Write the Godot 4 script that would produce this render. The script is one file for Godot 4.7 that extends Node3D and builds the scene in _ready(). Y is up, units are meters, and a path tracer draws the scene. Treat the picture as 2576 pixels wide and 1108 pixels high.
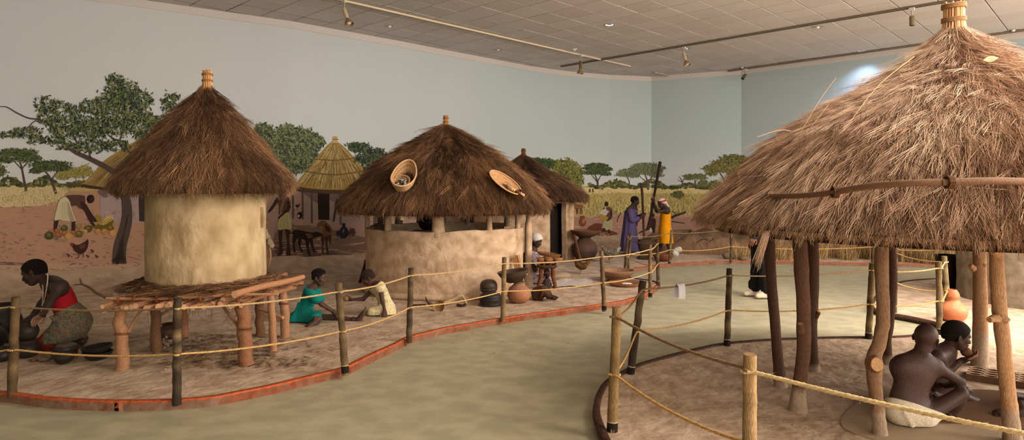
extends Node3D
# A museum hall with a life-size village display in front of a painted wall.
# Distances come from the ground: a photo pixel (u, v) on ground of height y lies at depth (EYE - y) * F / (v - HV).
const F := 1628.0      # focal length in photo pixels (frame 2576 x 1108)
const HU := 1288.0
const HV := 472.0      # horizon row
const EYE := 1.7
const GY := 0.06       # height of the raised display ground
const CEIL := 5.0

var rng := RandomNumberGenerator.new()
var names := {}
var M := {}            # materials by name
var fast_copies := 0

# ---------------------------------------------------------------- mesh building
class MB:
	var v := PackedVector3Array()
	var c := PackedColorArray()
	var i := PackedInt32Array()
	func vert(p: Vector3, col: Color) -> int:
		v.push_back(p)
		c.push_back(col)
		return v.size() - 1
	func tri(a: int, b: int, d: int) -> void:
		i.push_back(a); i.push_back(b); i.push_back(d)
	func quad(a: int, b: int, d: int, e: int) -> void:
		i.push_back(a); i.push_back(b); i.push_back(d)
		i.push_back(a); i.push_back(d); i.push_back(e)
	func flat_quad(a: Vector3, b: Vector3, d: Vector3, e: Vector3, col: Color) -> void:
		var k := v.size()
		v.push_back(a); v.push_back(b); v.push_back(d); v.push_back(e)
		c.push_back(col); c.push_back(col); c.push_back(col); c.push_back(col)
		quad(k, k + 1, k + 2, k + 3)
	func flat_tri(a: Vector3, b: Vector3, d: Vector3, col: Color) -> void:
		var k := v.size()
		v.push_back(a); v.push_back(b); v.push_back(d)
		c.push_back(col); c.push_back(col); c.push_back(col)
		tri(k, k + 1, k + 2)
	func mesh(shift: Vector3 = Vector3.ZERO) -> ArrayMesh:
		var n := PackedVector3Array()
		n.resize(v.size())
		for t in range(0, i.size(), 3):
			var a := v[i[t]]
			var m := (v[i[t + 2]] - a).cross(v[i[t + 1]] - a)
			n[i[t]] += m; n[i[t + 1]] += m; n[i[t + 2]] += m
		for k in n.size():
			n[k] = n[k].normalized() if n[k].length_squared() > 1e-20 else Vector3.UP
		if shift != Vector3.ZERO:
			for k in v.size():
				v[k] -= shift
		var arr := []
		arr.resize(Mesh.ARRAY_MAX)
		arr[Mesh.ARRAY_VERTEX] = v
		arr[Mesh.ARRAY_NORMAL] = n
		arr[Mesh.ARRAY_COLOR] = c
		arr[Mesh.ARRAY_INDEX] = i
		var am := ArrayMesh.new()
		am.add_surface_from_arrays(Mesh.PRIMITIVE_TRIANGLES, arr)
		return am

func C(r: int, g: int, b: int) -> Color:      # a colour seen as 8-bit sRGB, kept linear for vertices
	return Color(r / 255.0, g / 255.0, b / 255.0).srgb_to_linear()

func S(r: int, g: int, b: int) -> Color:      # the same for albedo_color and ramps
	return Color(r / 255.0, g / 255.0, b / 255.0)

func px(u: float, v: float, d: float) -> Vector3:
	return Vector3((u - HU) / F * d, EYE - (v - HV) / F * d, -d)

func gd(v: float, y := GY) -> float:
	return (EYE - y) * F / (v - HV)

func gp(u: float, v: float, y := GY) -> Vector3:
	return px(u, v, gd(v, y))

# ---------------------------------------------------------------- nodes
func numbered(called: String) -> String:
	var k: int = names.get(called, 0)
	names[called] = k + 1
	return called if k == 0 else "%s_%03d" % [called, k]

func thing(called: String, label: String, category: String, at: Vector3, group := "") -> Node3D:
	var o := Node3D.new()
	o.name = numbered(called)
	add_child(o)
	o.position = at
	tag(o, label, category, group)
	return o

func tag(o: Node3D, label: String, category := "", group := "") -> Node3D:
	if label: o.set_meta("label", label)
	if category: o.set_meta("category", category)
	if group: o.set_meta("group", group)
	return o

func origin_of(p: Node3D) -> Vector3:
	var at := Vector3.ZERO
	while p != null and p != self:
		at += p.position
		p = p.get_parent() as Node3D
	return at

# commits shapes given in world coordinates as one named mesh
func obj(called: String, mb: MB, mat: Material, parent: Node3D = null) -> MeshInstance3D:
	var o := MeshInstance3D.new()
	if parent == null:
		parent = self
		o.name = numbered(called)
		var lo := Vector3(1e9, 1e9, 1e9)
		var hi := -lo
		for p in mb.v:
			lo = lo.min(p); hi = hi.max(p)
		o.position = Vector3((lo.x + hi.x) / 2, lo.y, (lo.z + hi.z) / 2)
		o.mesh = mb.mesh(o.position)
	else:
		o.name = called
		o.mesh = mb.mesh(origin_of(parent))
	o.material_override = mat
	parent.add_child(o, true)
	return o

func structure(called: String, mb: MB, mat: Material, label := "") -> MeshInstance3D:
	var o := MeshInstance3D.new()
	o.name = called
	o.mesh = mb.mesh()
	o.material_override = mat
	add_child(o, true)
	o.set_meta("kind", "structure")
	if label: o.set_meta("label", label)
	return o

# ---------------------------------------------------------------- materials
func noise(freq: float, seed_: int, kind := FastNoiseLite.TYPE_SIMPLEX_SMOOTH, oct := 4) -> FastNoiseLite:
	var f := FastNoiseLite.new()
	f.noise_type = kind
	f.frequency = freq
	f.seed = seed_
	f.fractal_octaves = oct
	return f

func ntex(f: FastNoiseLite, cols: Array, stops: Array, size := 512, steps := false) -> NoiseTexture2D:
	var t := NoiseTexture2D.new()
	t.width = size; t.height = size
	t.seamless = true
	t.noise = f
	var g := Gradient.new()
	g.offsets = PackedFloat32Array(stops)
	g.colors = PackedColorArray(cols)
	if steps:
		g.interpolation_mode = Gradient.GRADIENT_INTERPOLATE_CONSTANT
	t.color_ramp = g
	return t

func btex(f: FastNoiseLite, size := 512) -> NoiseTexture2D:
	var t := NoiseTexture2D.new()
	t.width = size; t.height = size
	t.seamless = true
	t.noise = f
	return t

func mat(called: String, col: Color, rough := 0.9, vertex := false) -> StandardMaterial3D:
	var m := StandardMaterial3D.new()
	m.resource_name = called
	m.albedo_color = col
	m.roughness = rough
	m.metallic_specular = 0.3
	m.vertex_color_use_as_albedo = vertex
	M[called] = m
	return m

# world-space noise for colour and relief; scale = repeats per metre
func grain(m: StandardMaterial3D, tex: Texture2D, scale: Vector3, bump: Texture2D = null, cm := 0.0) -> StandardMaterial3D:
	m.uv1_triplanar = true
	m.uv1_world_triplanar = true
	m.uv1_scale = scale
	if tex: m.albedo_texture = tex
	if bump:
		m.heightmap_enabled = true
		m.heightmap_texture = bump
		m.heightmap_scale = cm
	return m

func make_materials() -> void:
	var fine := btex(noise(0.06, 3, FastNoiseLite.TYPE_SIMPLEX_SMOOTH, 5))
	var streak := btex(noise(0.03, 8, FastNoiseLite.TYPE_SIMPLEX, 4))
	M.fine = fine
	# vertex-coloured families
	grain(mat("paint", Color.WHITE, 0.95, true), null, Vector3.ONE * 0.8, fine, 0.35)
	M.paint.uv1_triplanar_sharpness = 2.0
	mat("straw", Color.WHITE, 0.8, true)
	grain(mat("wood", Color.WHITE, 0.85, true), ntex(noise(0.05, 21, FastNoiseLite.TYPE_SIMPLEX, 4), [S(196, 188, 180), S(232, 226, 220), S(255, 252, 248)], [0.2, 0.5, 0.8]), Vector3(7, 0.8, 7), fine, 0.5)
	grain(mat("wood_round", Color.WHITE, 0.85, true), ntex(noise(0.05, 22, FastNoiseLite.TYPE_SIMPLEX, 4), [S(226, 220, 214), S(242, 238, 233), S(255, 252, 248)], [0.2, 0.5, 0.8]), Vector3.ONE * 2.5, fine, 0.2)
	grain(mat("clayware", Color.WHITE, 0.65, true), ntex(noise(0.02, 31), [S(226, 220, 214), S(255, 252, 248)], [0.3, 0.7]), Vector3.ONE * 3, fine, 0.2)
	grain(mat("black_ware", Color.WHITE, 0.42, true), ntex(noise(0.03, 32), [S(222, 216, 210), S(255, 252, 248)], [0.3, 0.7]), Vector3.ONE * 2, fine, 0.1)
	grain(mat("wicker", Color.WHITE, 0.8, true), null, Vector3.ONE * 6, fine, 0.5)
	grain(mat("rope", Color.WHITE, 0.85, true), null, Vector3.ONE * 9, fine, 0.3)
	mat("metal", Color.WHITE, 0.4, true)
	M.metal.metallic = 0.6
	mat("plain", Color.WHITE, 0.7, true)
	grain(mat("skin", Color.WHITE, 0.5, true), ntex(noise(0.03, 41), [S(205, 200, 195), S(255, 252, 250)], [0.25, 0.75]), Vector3.ONE * 4, fine, 0.12)
	grain(mat("hair", Color.WHITE, 0.8, true), null, Vector3.ONE * 30, fine, 1.2)
	grain(mat("cloth", Color.WHITE, 0.9, true), ntex(noise(0.04, 43), [S(225, 222, 218), S(255, 255, 255)], [0.3, 0.7]), Vector3.ONE * 3, fine, 0.1)
	# setting
	grain(mat("path_paint", S(168, 160, 136), 0.5), ntex(noise(0.012, 51, FastNoiseLite.TYPE_SIMPLEX_SMOOTH, 5), [S(228, 228, 222), S(242, 241, 235), S(255, 253, 248)], [0.25, 0.5, 0.75], 1024), Vector3(0.22, 0.3, 0.3), streak, 0.05)
	M.path_paint.metallic_specular = 0.4
	grain(mat("sand", S(192, 170, 150), 0.95), ntex(noise(0.008, 52, FastNoiseLite.TYPE_SIMPLEX_SMOOTH, 6), [S(222, 213, 204), S(240, 235, 229), S(255, 253, 249)], [0.25, 0.5, 0.75], 1024), Vector3(0.4, 0.4, 0.4), btex(noise(0.02, 53, FastNoiseLite.TYPE_SIMPLEX_SMOOTH, 6), 1024), 1.0)
	grain(mat("earth", S(132, 106, 84), 0.98), M.sand.albedo_texture, Vector3.ONE * 0.9, M.sand.heightmap_texture, 2.5)
	grain(mat("clay_wall", S(196, 175, 142), 0.95), ntex(noise(0.009, 54, FastNoiseLite.TYPE_SIMPLEX_SMOOTH, 6), [S(204, 194, 178), S(234, 227, 215), S(255, 252, 247)], [0.2, 0.5, 0.8], 1024), Vector3(0.55, 0.3, 0.55), btex(noise(0.025, 55, FastNoiseLite.TYPE_SIMPLEX_SMOOTH, 6), 1024), 0.7)
	grain(mat("clay_wall_brown", S(204, 178, 154), 0.95), M.clay_wall.albedo_texture, Vector3(0.5, 0.45, 0.5), M.clay_wall.heightmap_texture, 0.7)
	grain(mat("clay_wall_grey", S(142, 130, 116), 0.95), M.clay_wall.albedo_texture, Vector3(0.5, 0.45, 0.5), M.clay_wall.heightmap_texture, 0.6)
	grain(mat("kerb_red", S(192, 98, 58), 0.75), ntex(noise(0.02, 56), [S(200, 190, 185), S(255, 250, 245)], [0.3, 0.7]), Vector3.ONE * 1.5, fine, 0.4)
	grain(mat("kerb_dark", S(84, 58, 46), 0.8), ntex(noise(0.02, 57), [S(190, 185, 180), S(255, 250, 245)], [0.3, 0.7]), Vector3.ONE * 1.5, fine, 0.4)
	grain(mat("tile", S(228, 223, 221), 0.95), ntex(noise(0.15, 58, FastNoiseLite.TYPE_SIMPLEX, 3), [S(225, 222, 220), S(255, 253, 250)], [0.35, 0.65]), Vector3.ONE * 1.2, fine, 0.5)
	grain(mat("tile_b", S(223, 217, 214), 0.95), M.tile.albedo_texture, Vector3.ONE * 1.2, fine, 0.5)
	mat("ceiling_grid", S(104, 96, 90), 0.9)
	grain(mat("plaster", S(205, 200, 190), 0.95), null, Vector3.ONE, fine, 0.3)
	mat("trim_white", S(206, 198, 194), 0.8)
	grain(mat("thatch_base", S(70, 50, 36), 1.0), ntex(noise(0.05, 59, FastNoiseLite.TYPE_SIMPLEX, 4), [S(120, 110, 100), S(255, 245, 230)], [0.3, 0.7]), Vector3(3, 0.8, 3), fine, 3.0)
	grain(mat("thatch_base_tan", S(136, 104, 80), 1.0), M.thatch_base.albedo_texture, Vector3(3, 0.8, 3), fine, 3.0)

# ---------------------------------------------------------------- shapes (world coordinates)
func frame_along(d: Vector3) -> Basis:      # y along d
	var y := d.normalized()
	var x := y.cross(Vector3.FORWARD)
	if x.length_squared() < 1e-4: x = y.cross(Vector3.RIGHT)
	x = x.normalized()
	return Basis(x, y, x.cross(y).normalized())

func tube(mb: MB, pts: Array, radii: Array, sides := 8, col := Color.WHITE, caps := true, rough := 0.0, cols: Array = [], cap_col = null) -> void:
	var n := pts.size()
	var b := frame_along(pts[1] - pts[0])
	var x: Vector3 = b.x
	var prev := -1
	var first := mb.v.size()
	for k in n:
		var d: Vector3 = (pts[mini(k + 1, n - 1)] - pts[maxi(k - 1, 0)]).normalized()
		x = (x - d * x.dot(d)).normalized()
		var z := d.cross(x)
		var at := mb.v.size()
		var r: float = radii[k] if radii.size() > 1 else radii[0]
		var kc: Color = cols[k] if cols.size() else col
		for s in sides:
			var a := TAU * s / sides
			var rr := r * (1.0 + (rng.randf_range(-rough, rough) if rough > 0.0 else 0.0))
			mb.vert(pts[k] + (x * cos(a) + z * sin(a)) * rr, kc)
		if prev >= 0:
			for s in sides:
				var t := (s + 1) % sides
				mb.quad(prev + s, prev + t, at + t, at + s)
		prev = at
	if caps:
		for e in 2:
			var kc: Color = (cols[0 if e == 0 else n - 1] if cols.size() else col) if cap_col == null else cap_col
			var base := first if e == 0 else prev
			var ring := mb.v.size()
			for s in sides: mb.vert(mb.v[base + s], kc)
			var m := mb.vert(pts[0 if e == 0 else n - 1], kc)
			for s in sides:
				var t := (s + 1) % sides
				if e == 0: mb.tri(m, ring + t, ring + s)
				else: mb.tri(m, ring + s, ring + t)

# a surface of revolution about the vertical through at; profile of Vector2(radius, height); bulge bends the radius by noise
func lathe(mb: MB, at: Vector3, profile: Array, segs := 32, col := Color.WHITE, a0 := 0.0, a1 := TAU, bulge := 0.0, f: FastNoiseLite = null, cols: Array = []) -> void:
	var whole := a1 - a0 > TAU - 0.001
	var per := segs if whole else segs + 1
	var prev := -1
	for k in profile.size():
		var p: Vector2 = profile[k]
		var start := mb.v.size()
		var kc: Color = cols[k] if cols.size() else col
		for s in per:
			var a := a0 + (a1 - a0) * s / segs
			var r := p.x
			if bulge > 0.0 and f: r += bulge * f.get_noise_3d(cos(a) * 60, p.y * 60, sin(a) * 60)
			mb.vert(at + Vector3(cos(a) * r, p.y, sin(a) * r), kc)
		if prev >= 0:
			for s in segs:
				var t := (s + 1) % per
				mb.quad(prev + s, start + s, start + t, prev + t)
		prev = start

func box(mb: MB, b: Transform3D, size: Vector3, col: Color, ch := 0.0) -> void:
	# a chamfered box: six faces, twelve edge strips, eight corners
	var h := size / 2
	if ch <= 0.0:
		for ax in 3:
			for s in [-1.0, 1.0]:
				var n := Vector3.ZERO; n[ax] = s
				var p := Vector3.ZERO; p[(ax + 1) % 3] = 1
				var q := Vector3.ZERO; q[(ax + 2) % 3] = s
				var o := n * h
				mb.flat_quad(b * (o - p * h - q * h), b * (o - p * h + q * h), b * (o + p * h + q * h), b * (o + p * h - q * h), col)
		return
	var pt := func(ax: int, sx: float, sy: float, sz: float) -> Vector3:
		var s := Vector3(sx, sy, sz)
		var p := s * (h - Vector3.ONE * ch)
		p[ax] = s[ax] * h[ax]
		return b * p
	for ax in 3:
		for s in [-1.0, 1.0]:
			var q := []
			for k in [[-1, -1], [-1, 1], [1, 1], [1, -1]]:
				var c3 := Vector3.ZERO
				c3[ax] = s; c3[(ax + 1) % 3] = k[0]; c3[(ax + 2) % 3] = k[1] * s
				q.append(pt.call(ax, c3.x, c3.y, c3.z))
			mb.flat_quad(q[0], q[1], q[2], q[3], col)
	for ax in 3:
		var e := (ax + 1) % 3
		var g := (ax + 2) % 3
		for s in [-1.0, 1.0]:
			for t in [-1.0, 1.0]:
				var lo := Vector3.ZERO; lo[ax] = -1; lo[e] = s; lo[g] = t
				var hi := Vector3.ZERO; hi[ax] = 1; hi[e] = s; hi[g] = t
				mb.flat_quad(pt.call(e, lo.x, lo.y, lo.z), pt.call(g, lo.x, lo.y, lo.z), pt.call(g, hi.x, hi.y, hi.z), pt.call(e, hi.x, hi.y, hi.z), col)
	for sx in [-1.0, 1.0]:
		for sy in [-1.0, 1.0]:
			for sz in [-1.0, 1.0]:
				mb.flat_tri(pt.call(0, sx, sy, sz), pt.call(1, sx, sy, sz), pt.call(2, sx, sy, sz), col)

func boxat(mb: MB, at: Vector3, size: Vector3, col: Color, yaw := 0.0, ch := 0.0) -> void:
	box(mb, Transform3D(Basis(Vector3.UP, yaw), at), size, col, ch)

# plan = array of Vector2(x, depth) -> world
func flat(p: Vector2, y: float) -> Vector3:
	return Vector3(p.x, y, -p.y)

func slab(mb: MB, plan: PackedVector2Array, y: float, col: Color) -> void:
	var t := Geometry2D.triangulate_polygon(plan)
	var k := mb.v.size()
	for p in plan: mb.vert(flat(p, y), col)
	for j in range(0, t.size(), 3):
		var a := plan[t[j]]
		var up := (plan[t[j + 1]] - a).cross(plan[t[j + 2]] - a)
		if up > 0: mb.tri(k + t[j], k + t[j + 2], k + t[j + 1])
		else: mb.tri(k + t[j], k + t[j + 1], k + t[j + 2])

func smooth(pts: Array, per := 6, closed := false) -> Array:      # Catmull-Rom through Vector2 or Vector3 points
	var out := []
	var n := pts.size()
	for k in (n if closed else n - 1):
		var p0 = pts[(k - 1 + n) % n] if closed or k > 0 else pts[0]
		var p1 = pts[k]
		var p2 = pts[(k + 1) % n]
		var p3 = pts[(k + 2) % n] if closed or k + 2 < n else pts[n - 1]
		for s in per:
			out.append(p1.cubic_interpolate(p2, p0, p3, float(s) / per))
	if not closed: out.append(pts[n - 1])
	return out

func blob(mb: MB, at: Vector3, r: Vector3, col: Color, b := Basis.IDENTITY, segs := 12, rings := 8, wobble := 0.0, f: FastNoiseLite = null) -> void:
	var start := mb.v.size()
	for j in rings + 1:
		var th := PI * j / rings
		for s in segs:
			var a := TAU * s / segs
			var d := Vector3(sin(th) * cos(a), cos(th), sin(th) * sin(a))
			var k := 1.0
			if wobble > 0.0 and f: k += wobble * f.get_noise_3dv(d * 40 + at * 50)
			mb.vert(at + b * (d * r * k), col)
	for j in rings:
		for s in segs:
			var t := (s + 1) % segs
			mb.quad(start + j * segs + s, start + j * segs + t, start + (j + 1) * segs + t, start + (j + 1) * segs + s)

# ================================================================ light, camera and room
var W := PackedVector2Array([Vector2(-13.0, 6.9), Vector2(-9.2, 9.5), Vector2(-6.4, 11.38), Vector2(-4.36, 12.79), Vector2(-2.56, 14.48), Vector2(-1.16, 15.9), Vector2(0.48, 17.5), Vector2(1.65, 18.34), Vector2(2.85, 18.89), Vector2(4.13, 19.17), Vector2(5.24, 18.6), Vector2(6.4, 18.06), Vector2(9.4, 15.1), Vector2(13.5, 11.0)])
const REAR := -6.0
const EAST := 13.5
const PANELS := [Vector2(5.6, 1.4), Vector2(9.6, 1.4), Vector2(5.8, 5.8), Vector2(10.2, 5.8)]
const WEST := -13.0

func _ready() -> void:
	rng.seed = 7
	set_camera_and_light()
	make_materials()
	build_room()
	build_mural()
	build_grounds()
	build_granary()
	build_kitchen_hut()
	build_back_hut()
	build_side_hut()
	build_shelter()
	build_barriers()
	build_goods()
	build_far_corner()
	build_people()
	build_scatter()

func set_camera_and_light() -> void:
	var cam := Camera3D.new()
	cam.name = "camera"
	cam.projection = Camera3D.PROJECTION_FRUSTUM
	cam.near = 0.1
	cam.far = 100.0
	cam.size = 0.1 * 1108.0 / F
	cam.frustum_offset = Vector2(0, -0.1 * (554.0 - HV) / F)
	cam.position = Vector3(0, EYE, 0)
	cam.current = true
	add_child(cam)
	var we := WorldEnvironment.new()
	we.name = "world_environment"
	var e := Environment.new()
	e.background_mode = Environment.BG_COLOR
	e.background_color = Color(0.5, 0.55, 0.6)
	e.background_energy_multiplier = 0.3
	e.tonemap_mode = Environment.TONE_MAPPER_LINEAR
	e.tonemap_exposure = 2.95
	e.sdfgi_enabled = true
	e.ssao_enabled = true
	e.ssil_enabled = true
	we.environment = e
	add_child(we)
	# big luminous panels in the ceiling over the visitors' side of the hall
	for p in PANELS:
		window_light(Vector3(p.x, CEIL - 0.06, -p.y), Vector3.DOWN, Vector2(2.42, 1.21), Color(1.0, 0.96, 0.91), 6.0)
	# daylight through the tall windows beside and behind the visitor
	var day := Color(1.0, 0.98, 0.95)
	window_light(Vector3(EAST - 0.12, 2.9, -3.5), Vector3(-1, 0, 0), Vector2(12.0, 3.8), day, 0.6)
	window_light(Vector3(7.0, 2.9, -REAR - 0.12), Vector3(0, 0, -1), Vector2(12.0, 3.8), day, 0.25)

func window_light(at: Vector3, towards: Vector3, size: Vector2, col: Color, energy: float) -> void:
	var l := AreaLight3D.new()
	l.name = "window_light" if absf(towards.y) < 0.9 else "panel_light"
	l.area_size = size
	l.area_normalize_energy = false
	l.light_color = col
	l.light_energy = energy
	l.shadow_enabled = true
	l.area_range = 40.0
	l.position = at
	l.basis = Basis.looking_at(towards, Vector3.UP if absf(towards.y) < 0.9 else Vector3.FORWARD)
	add_child(l, true)

func wall_segment(mb: MB, a: Vector2, b: Vector2, y0: float, y1: float, thick: float) -> void:
	var n := (b - a).orthogonal().normalized()
	var mid := (a + b) / 2
	if n.dot(mid - Vector2(0, 4)) < 0: n = -n
	var p := [a, b, b + n * thick, a + n * thick]
	for k in 4:
		mb.flat_quad(flat(p[k], y0), flat(p[(k + 1) % 4], y0), flat(p[(k + 1) % 4], y1), flat(p[k], y1), Color.WHITE)
	mb.flat_quad(flat(p[0], y1), flat(p[1], y1), flat(p[2], y1), flat(p[3], y1), Color.WHITE)
	mb.flat_quad(flat(p[0], y0), flat(p[1], y0), flat(p[2], y0), flat(p[3], y0), Color.WHITE)

func build_room() -> void:
	var plan := W.duplicate()
	plan.append(Vector2(EAST, REAR))
	plan.append(Vector2(WEST, REAR))
	var mb := MB.new()
	slab(mb, plan, 0.0, Color.WHITE)
	slab(mb, plan, -0.15, Color.WHITE)
	structure("floor", mb, M.path_paint, "smooth grey-green painted concrete visitor path")
	# painted walls
	for part in [["wall_left", 0, 6], ["wall_corner", 6, 11], ["wall_right", 11, 13]]:
		mb = MB.new()
		for k in range(part[1], part[2]):
			wall_segment(mb, W[k], W[k + 1], 0.0, CEIL + 0.1, 0.25)
		structure(part[0], mb, M.plaster)
	for part in [["trim_1", 0, 6], ["trim_2", 6, 11], ["trim_3", 11, 13]]:
		mb = MB.new()
		for k in range(part[1], part[2]):
			var n := (W[k + 1] - W[k]).orthogonal().normalized()
			if n.dot((W[k] + W[k + 1]) / 2 - Vector2(0, 4)) < 0: n = -n
			wall_segment(mb, W[k] - n * 0.02, W[k + 1] - n * 0.02, CEIL - 0.15, CEIL, 0.025)
		structure(part[0], mb, M.trim_white)
	# walls with windows, outside the picture
	mb = MB.new()
	side_wall(mb, Vector2(EAST, REAR), Vector2(EAST, 11.0), [3.5], REAR, 12.0, 1.0, 4.8)
	structure("wall_east", mb, M.plaster)
	mb = MB.new()
	side_wall(mb, Vector2(WEST, REAR), Vector2(EAST, REAR), [7.0], WEST, 12.0, 1.0, 4.8)
	structure("wall_rear", mb, M.plaster)
	mb = MB.new()
	wall_segment(mb, Vector2(WEST, REAR), Vector2(WEST, 6.9), 0.0, CEIL + 0.1, 0.25)
	structure("wall_west", mb, M.plaster)
	var glow := mat("window_pane", S(235, 235, 230), 0.3)
	glow.emission_enabled = true
	glow.emission = S(255, 244, 228)
	glow.emission_energy_multiplier = 1.0
	window_unit(1, Vector3(EAST + 0.08, 2.9, -3.5), -PI / 2, Vector2(12.0, 3.8), glow)
	window_unit(2, Vector3(7.0, 2.9, -REAR + 0.08), PI, Vector2(12.0, 3.8), glow)
	build_ceiling(plan)

func side_wall(mb: MB, a: Vector2, b: Vector2, centres: Array, from: float, wide: float, y0: float, y1: float) -> void:
	var along := (b - a).normalized()
	var cuts := []
	for c in centres: cuts.append(c - from)
	cuts.sort()
	var last := 0.0
	for c in cuts:
		wall_segment(mb, a + along * last, a + along * (c - wide / 2), 0.0, CEIL + 0.1, 0.25)
		wall_segment(mb, a + along * (c - wide / 2), a + along * (c + wide / 2), 0.0, y0, 0.25)
		wall_segment(mb, a + along * (c - wide / 2), a + along * (c + wide / 2), y1, CEIL + 0.1, 0.25)
		last = c + wide / 2
	wall_segment(mb, a + along * last, b, 0.0, CEIL + 0.1, 0.25)

func window_unit(n: int, at: Vector3, yaw: float, size: Vector2, glow: Material) -> void:
	var o := Node3D.new()
	o.name = "window_%d" % n
	o.position = at
	o.set_meta("kind", "structure")
	add_child(o)
	var b := Basis(Vector3.UP, yaw)
	var mb := MB.new()
	box(mb, Transform3D(b, at), Vector3(size.x, size.y, 0.03), Color.WHITE)
	obj("window_pane", mb, glow, o)
	mb = MB.new()
	for s in [-1, 1]:
		box(mb, Transform3D(b, at + b * Vector3(s * (size.x / 2 - 0.04), 0, 0)), Vector3(0.08, size.y, 0.12), C(200, 195, 188), 0.01)
		box(mb, Transform3D(b, at + b * Vector3(0, s * (size.y / 2 - 0.04), 0)), Vector3(size.x - 0.16, 0.08, 0.12), C(200, 195, 188), 0.01)
	for k in range(1, int(size.x / 2)):
		box(mb, Transform3D(b, at + b * Vector3(k * 2.0 - size.x / 2, 0, 0)), Vector3(0.07, size.y - 0.16, 0.1), C(200, 195, 188), 0.01)
	obj("window_frame", mb, M.plain, o)

const TD1 := Vector2(0.690, 0.724)
const TD2 := Vector2(-0.724, 0.690)
const TILE := 0.605

func build_ceiling(plan: PackedVector2Array) -> void:
	var mb := MB.new()
	slab(mb, plan, CEIL + 0.005, Color.WHITE)
	slab(mb, plan, CEIL + 0.15, Color.WHITE)
	var ceiling := structure("ceiling", mb, M.ceiling_grid, "suspended ceiling of square off-white mineral tiles")
	var anchor := Vector2(3.704, 11.80)
	var unit := MB.new()
	var rest := MB.new()
	box(unit, Transform3D.IDENTITY, Vector3(TILE - 0.017, 0.02, TILE - 0.017), Color.WHITE, 0.005)
	var tm := unit.mesh()
	var turn := Basis(Vector3(TD1.x, 0, -TD1.y), Vector3.UP, Vector3(TD2.x, 0, -TD2.y))
	for a in range(-40, 30):
		for b in range(-40, 40):
			var p := anchor + TD1 * (a + 0.5) * TILE + TD2 * (b + 0.5) * TILE
			var inside := true
			for s in [[-0.5, -0.5], [0.5, -0.5], [0.5, 0.5], [-0.5, 0.5]]:
				if not Geometry2D.is_point_in_polygon(p + TD1 * s[0] * TILE + TD2 * s[1] * TILE, plan): inside = false
			var cut := false
			if not inside:
				var clip := Geometry2D.intersect_polygons(PackedVector2Array([p + (TD1 + TD2) * 0.49 * TILE, p + (TD1 - TD2) * 0.49 * TILE, p + (-TD1 - TD2) * 0.49 * TILE, p + (TD2 - TD1) * 0.49 * TILE]), plan)
				if clip.is_empty(): continue
				cut = true
				unit = MB.new()
				slab(unit, clip[0], CEIL - 0.016 + rng.randf_range(0, 0.002), Color.WHITE)
			var at := flat(p, CEIL - 0.006 + rng.randf_range(-0.0015, 0.0015))
			var u := HU + F * p.x / maxf(p.y, 0.1)
			var v := HV - F * (CEIL - EYE) / maxf(p.y, 0.1)
			var seen := p.y > 3 and u > -150 and u < 2730 and v > -70
			if seen:
				if cut:
					obj("tile", unit, M.tile if rng.randf() < 0.6 else M.tile_b, ceiling)
				else:
					var t := MeshInstance3D.new()
					t.name = "tile"
					t.mesh = tm
					t.material_override = M.tile if rng.randf() < 0.6 else M.tile_b
					t.transform = Transform3D(turn, at)
					ceiling.add_child(t, true)
			elif cut:
				for k in range(0, unit.i.size(), 3): rest.flat_tri(unit.v[unit.i[k]], unit.v[unit.i[k + 1]], unit.v[unit.i[k + 2]], Color.WHITE)
			else:
				box(rest, Transform3D(turn, at), Vector3(TILE - 0.012, 0.02, TILE - 0.012), Color.WHITE)
	obj("tile_field", rest, M.tile, ceiling).set_meta("kind", "stuff")
	ceiling_fittings()
	var lit := mat("panel_glow", S(250, 246, 238), 0.4)
	lit.emission_enabled = true
	lit.emission = S(255, 248, 236)
	lit.emission_energy_multiplier = 2.0
	for p in PANELS:
		var at := Vector3(p.x, CEIL - 0.03, -p.y)
		var o := thing("ceiling_light_panel", "large lit fluorescent panel in the ceiling above the visitors", "ceiling light", at, "fluorescent ceiling panels")
		var mb2 := MB.new()
		boxat(mb2, at + Vector3(0, -0.005, 0), Vector3(2.42, 0.02, 1.21), Color.WHITE)
		obj("lamp_diffuser", mb2, lit, o)
		mb2 = MB.new()
		for s in [-1, 1]:
			boxat(mb2, at + Vector3(s * 1.235, -0.005, 0), Vector3(0.05, 0.045, 1.31), C(220, 216, 210), 0.0, 0.005)
			boxat(mb2, at + Vector3(0, -0.005, s * 0.63), Vector3(2.42, 0.045, 0.05), C(220, 216, 210), 0.0, 0.005)
		obj("frame", mb2, M.plain, o)

func cp(u: float, v: float, drop := 0.03) -> Vector3:      # a photo pixel on the ceiling
	var d := (CEIL - drop - EYE) * F / (HV - v)
	return px(u, v, d)

func track(a: Vector3, b: Vector3, col: Color, label: String) -> Node3D:
	var o := thing("light_track", label, "light track", (a + b) / 2)
	var mb := MB.new()
	var d := b - a
	var basis := Basis.looking_at(d.normalized(), Vector3.UP)
	box(mb, Transform3D(basis, (a + b) / 2), Vector3(0.04, 0.035, d.length()), col, 0.004)
	obj("rail", mb, M.plain, o)
	mb = MB.new()
	for s in [-0.012, 0.012]:
		box(mb, Transform3D(basis, (a + b) / 2 + basis * Vector3(s, -0.019, 0)), Vector3(0.008, 0.006, d.length() - 0.05), col * 0.45)
	obj("groove", mb, M.plain, o)
	for e in [a, b]:
		mb = MB.new()
		box(mb, Transform3D(basis, e), Vector3(0.046, 0.04, 0.03), col * 0.8, 0.004)
		obj("end_cap", mb, M.plain, o)
	return o

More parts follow.
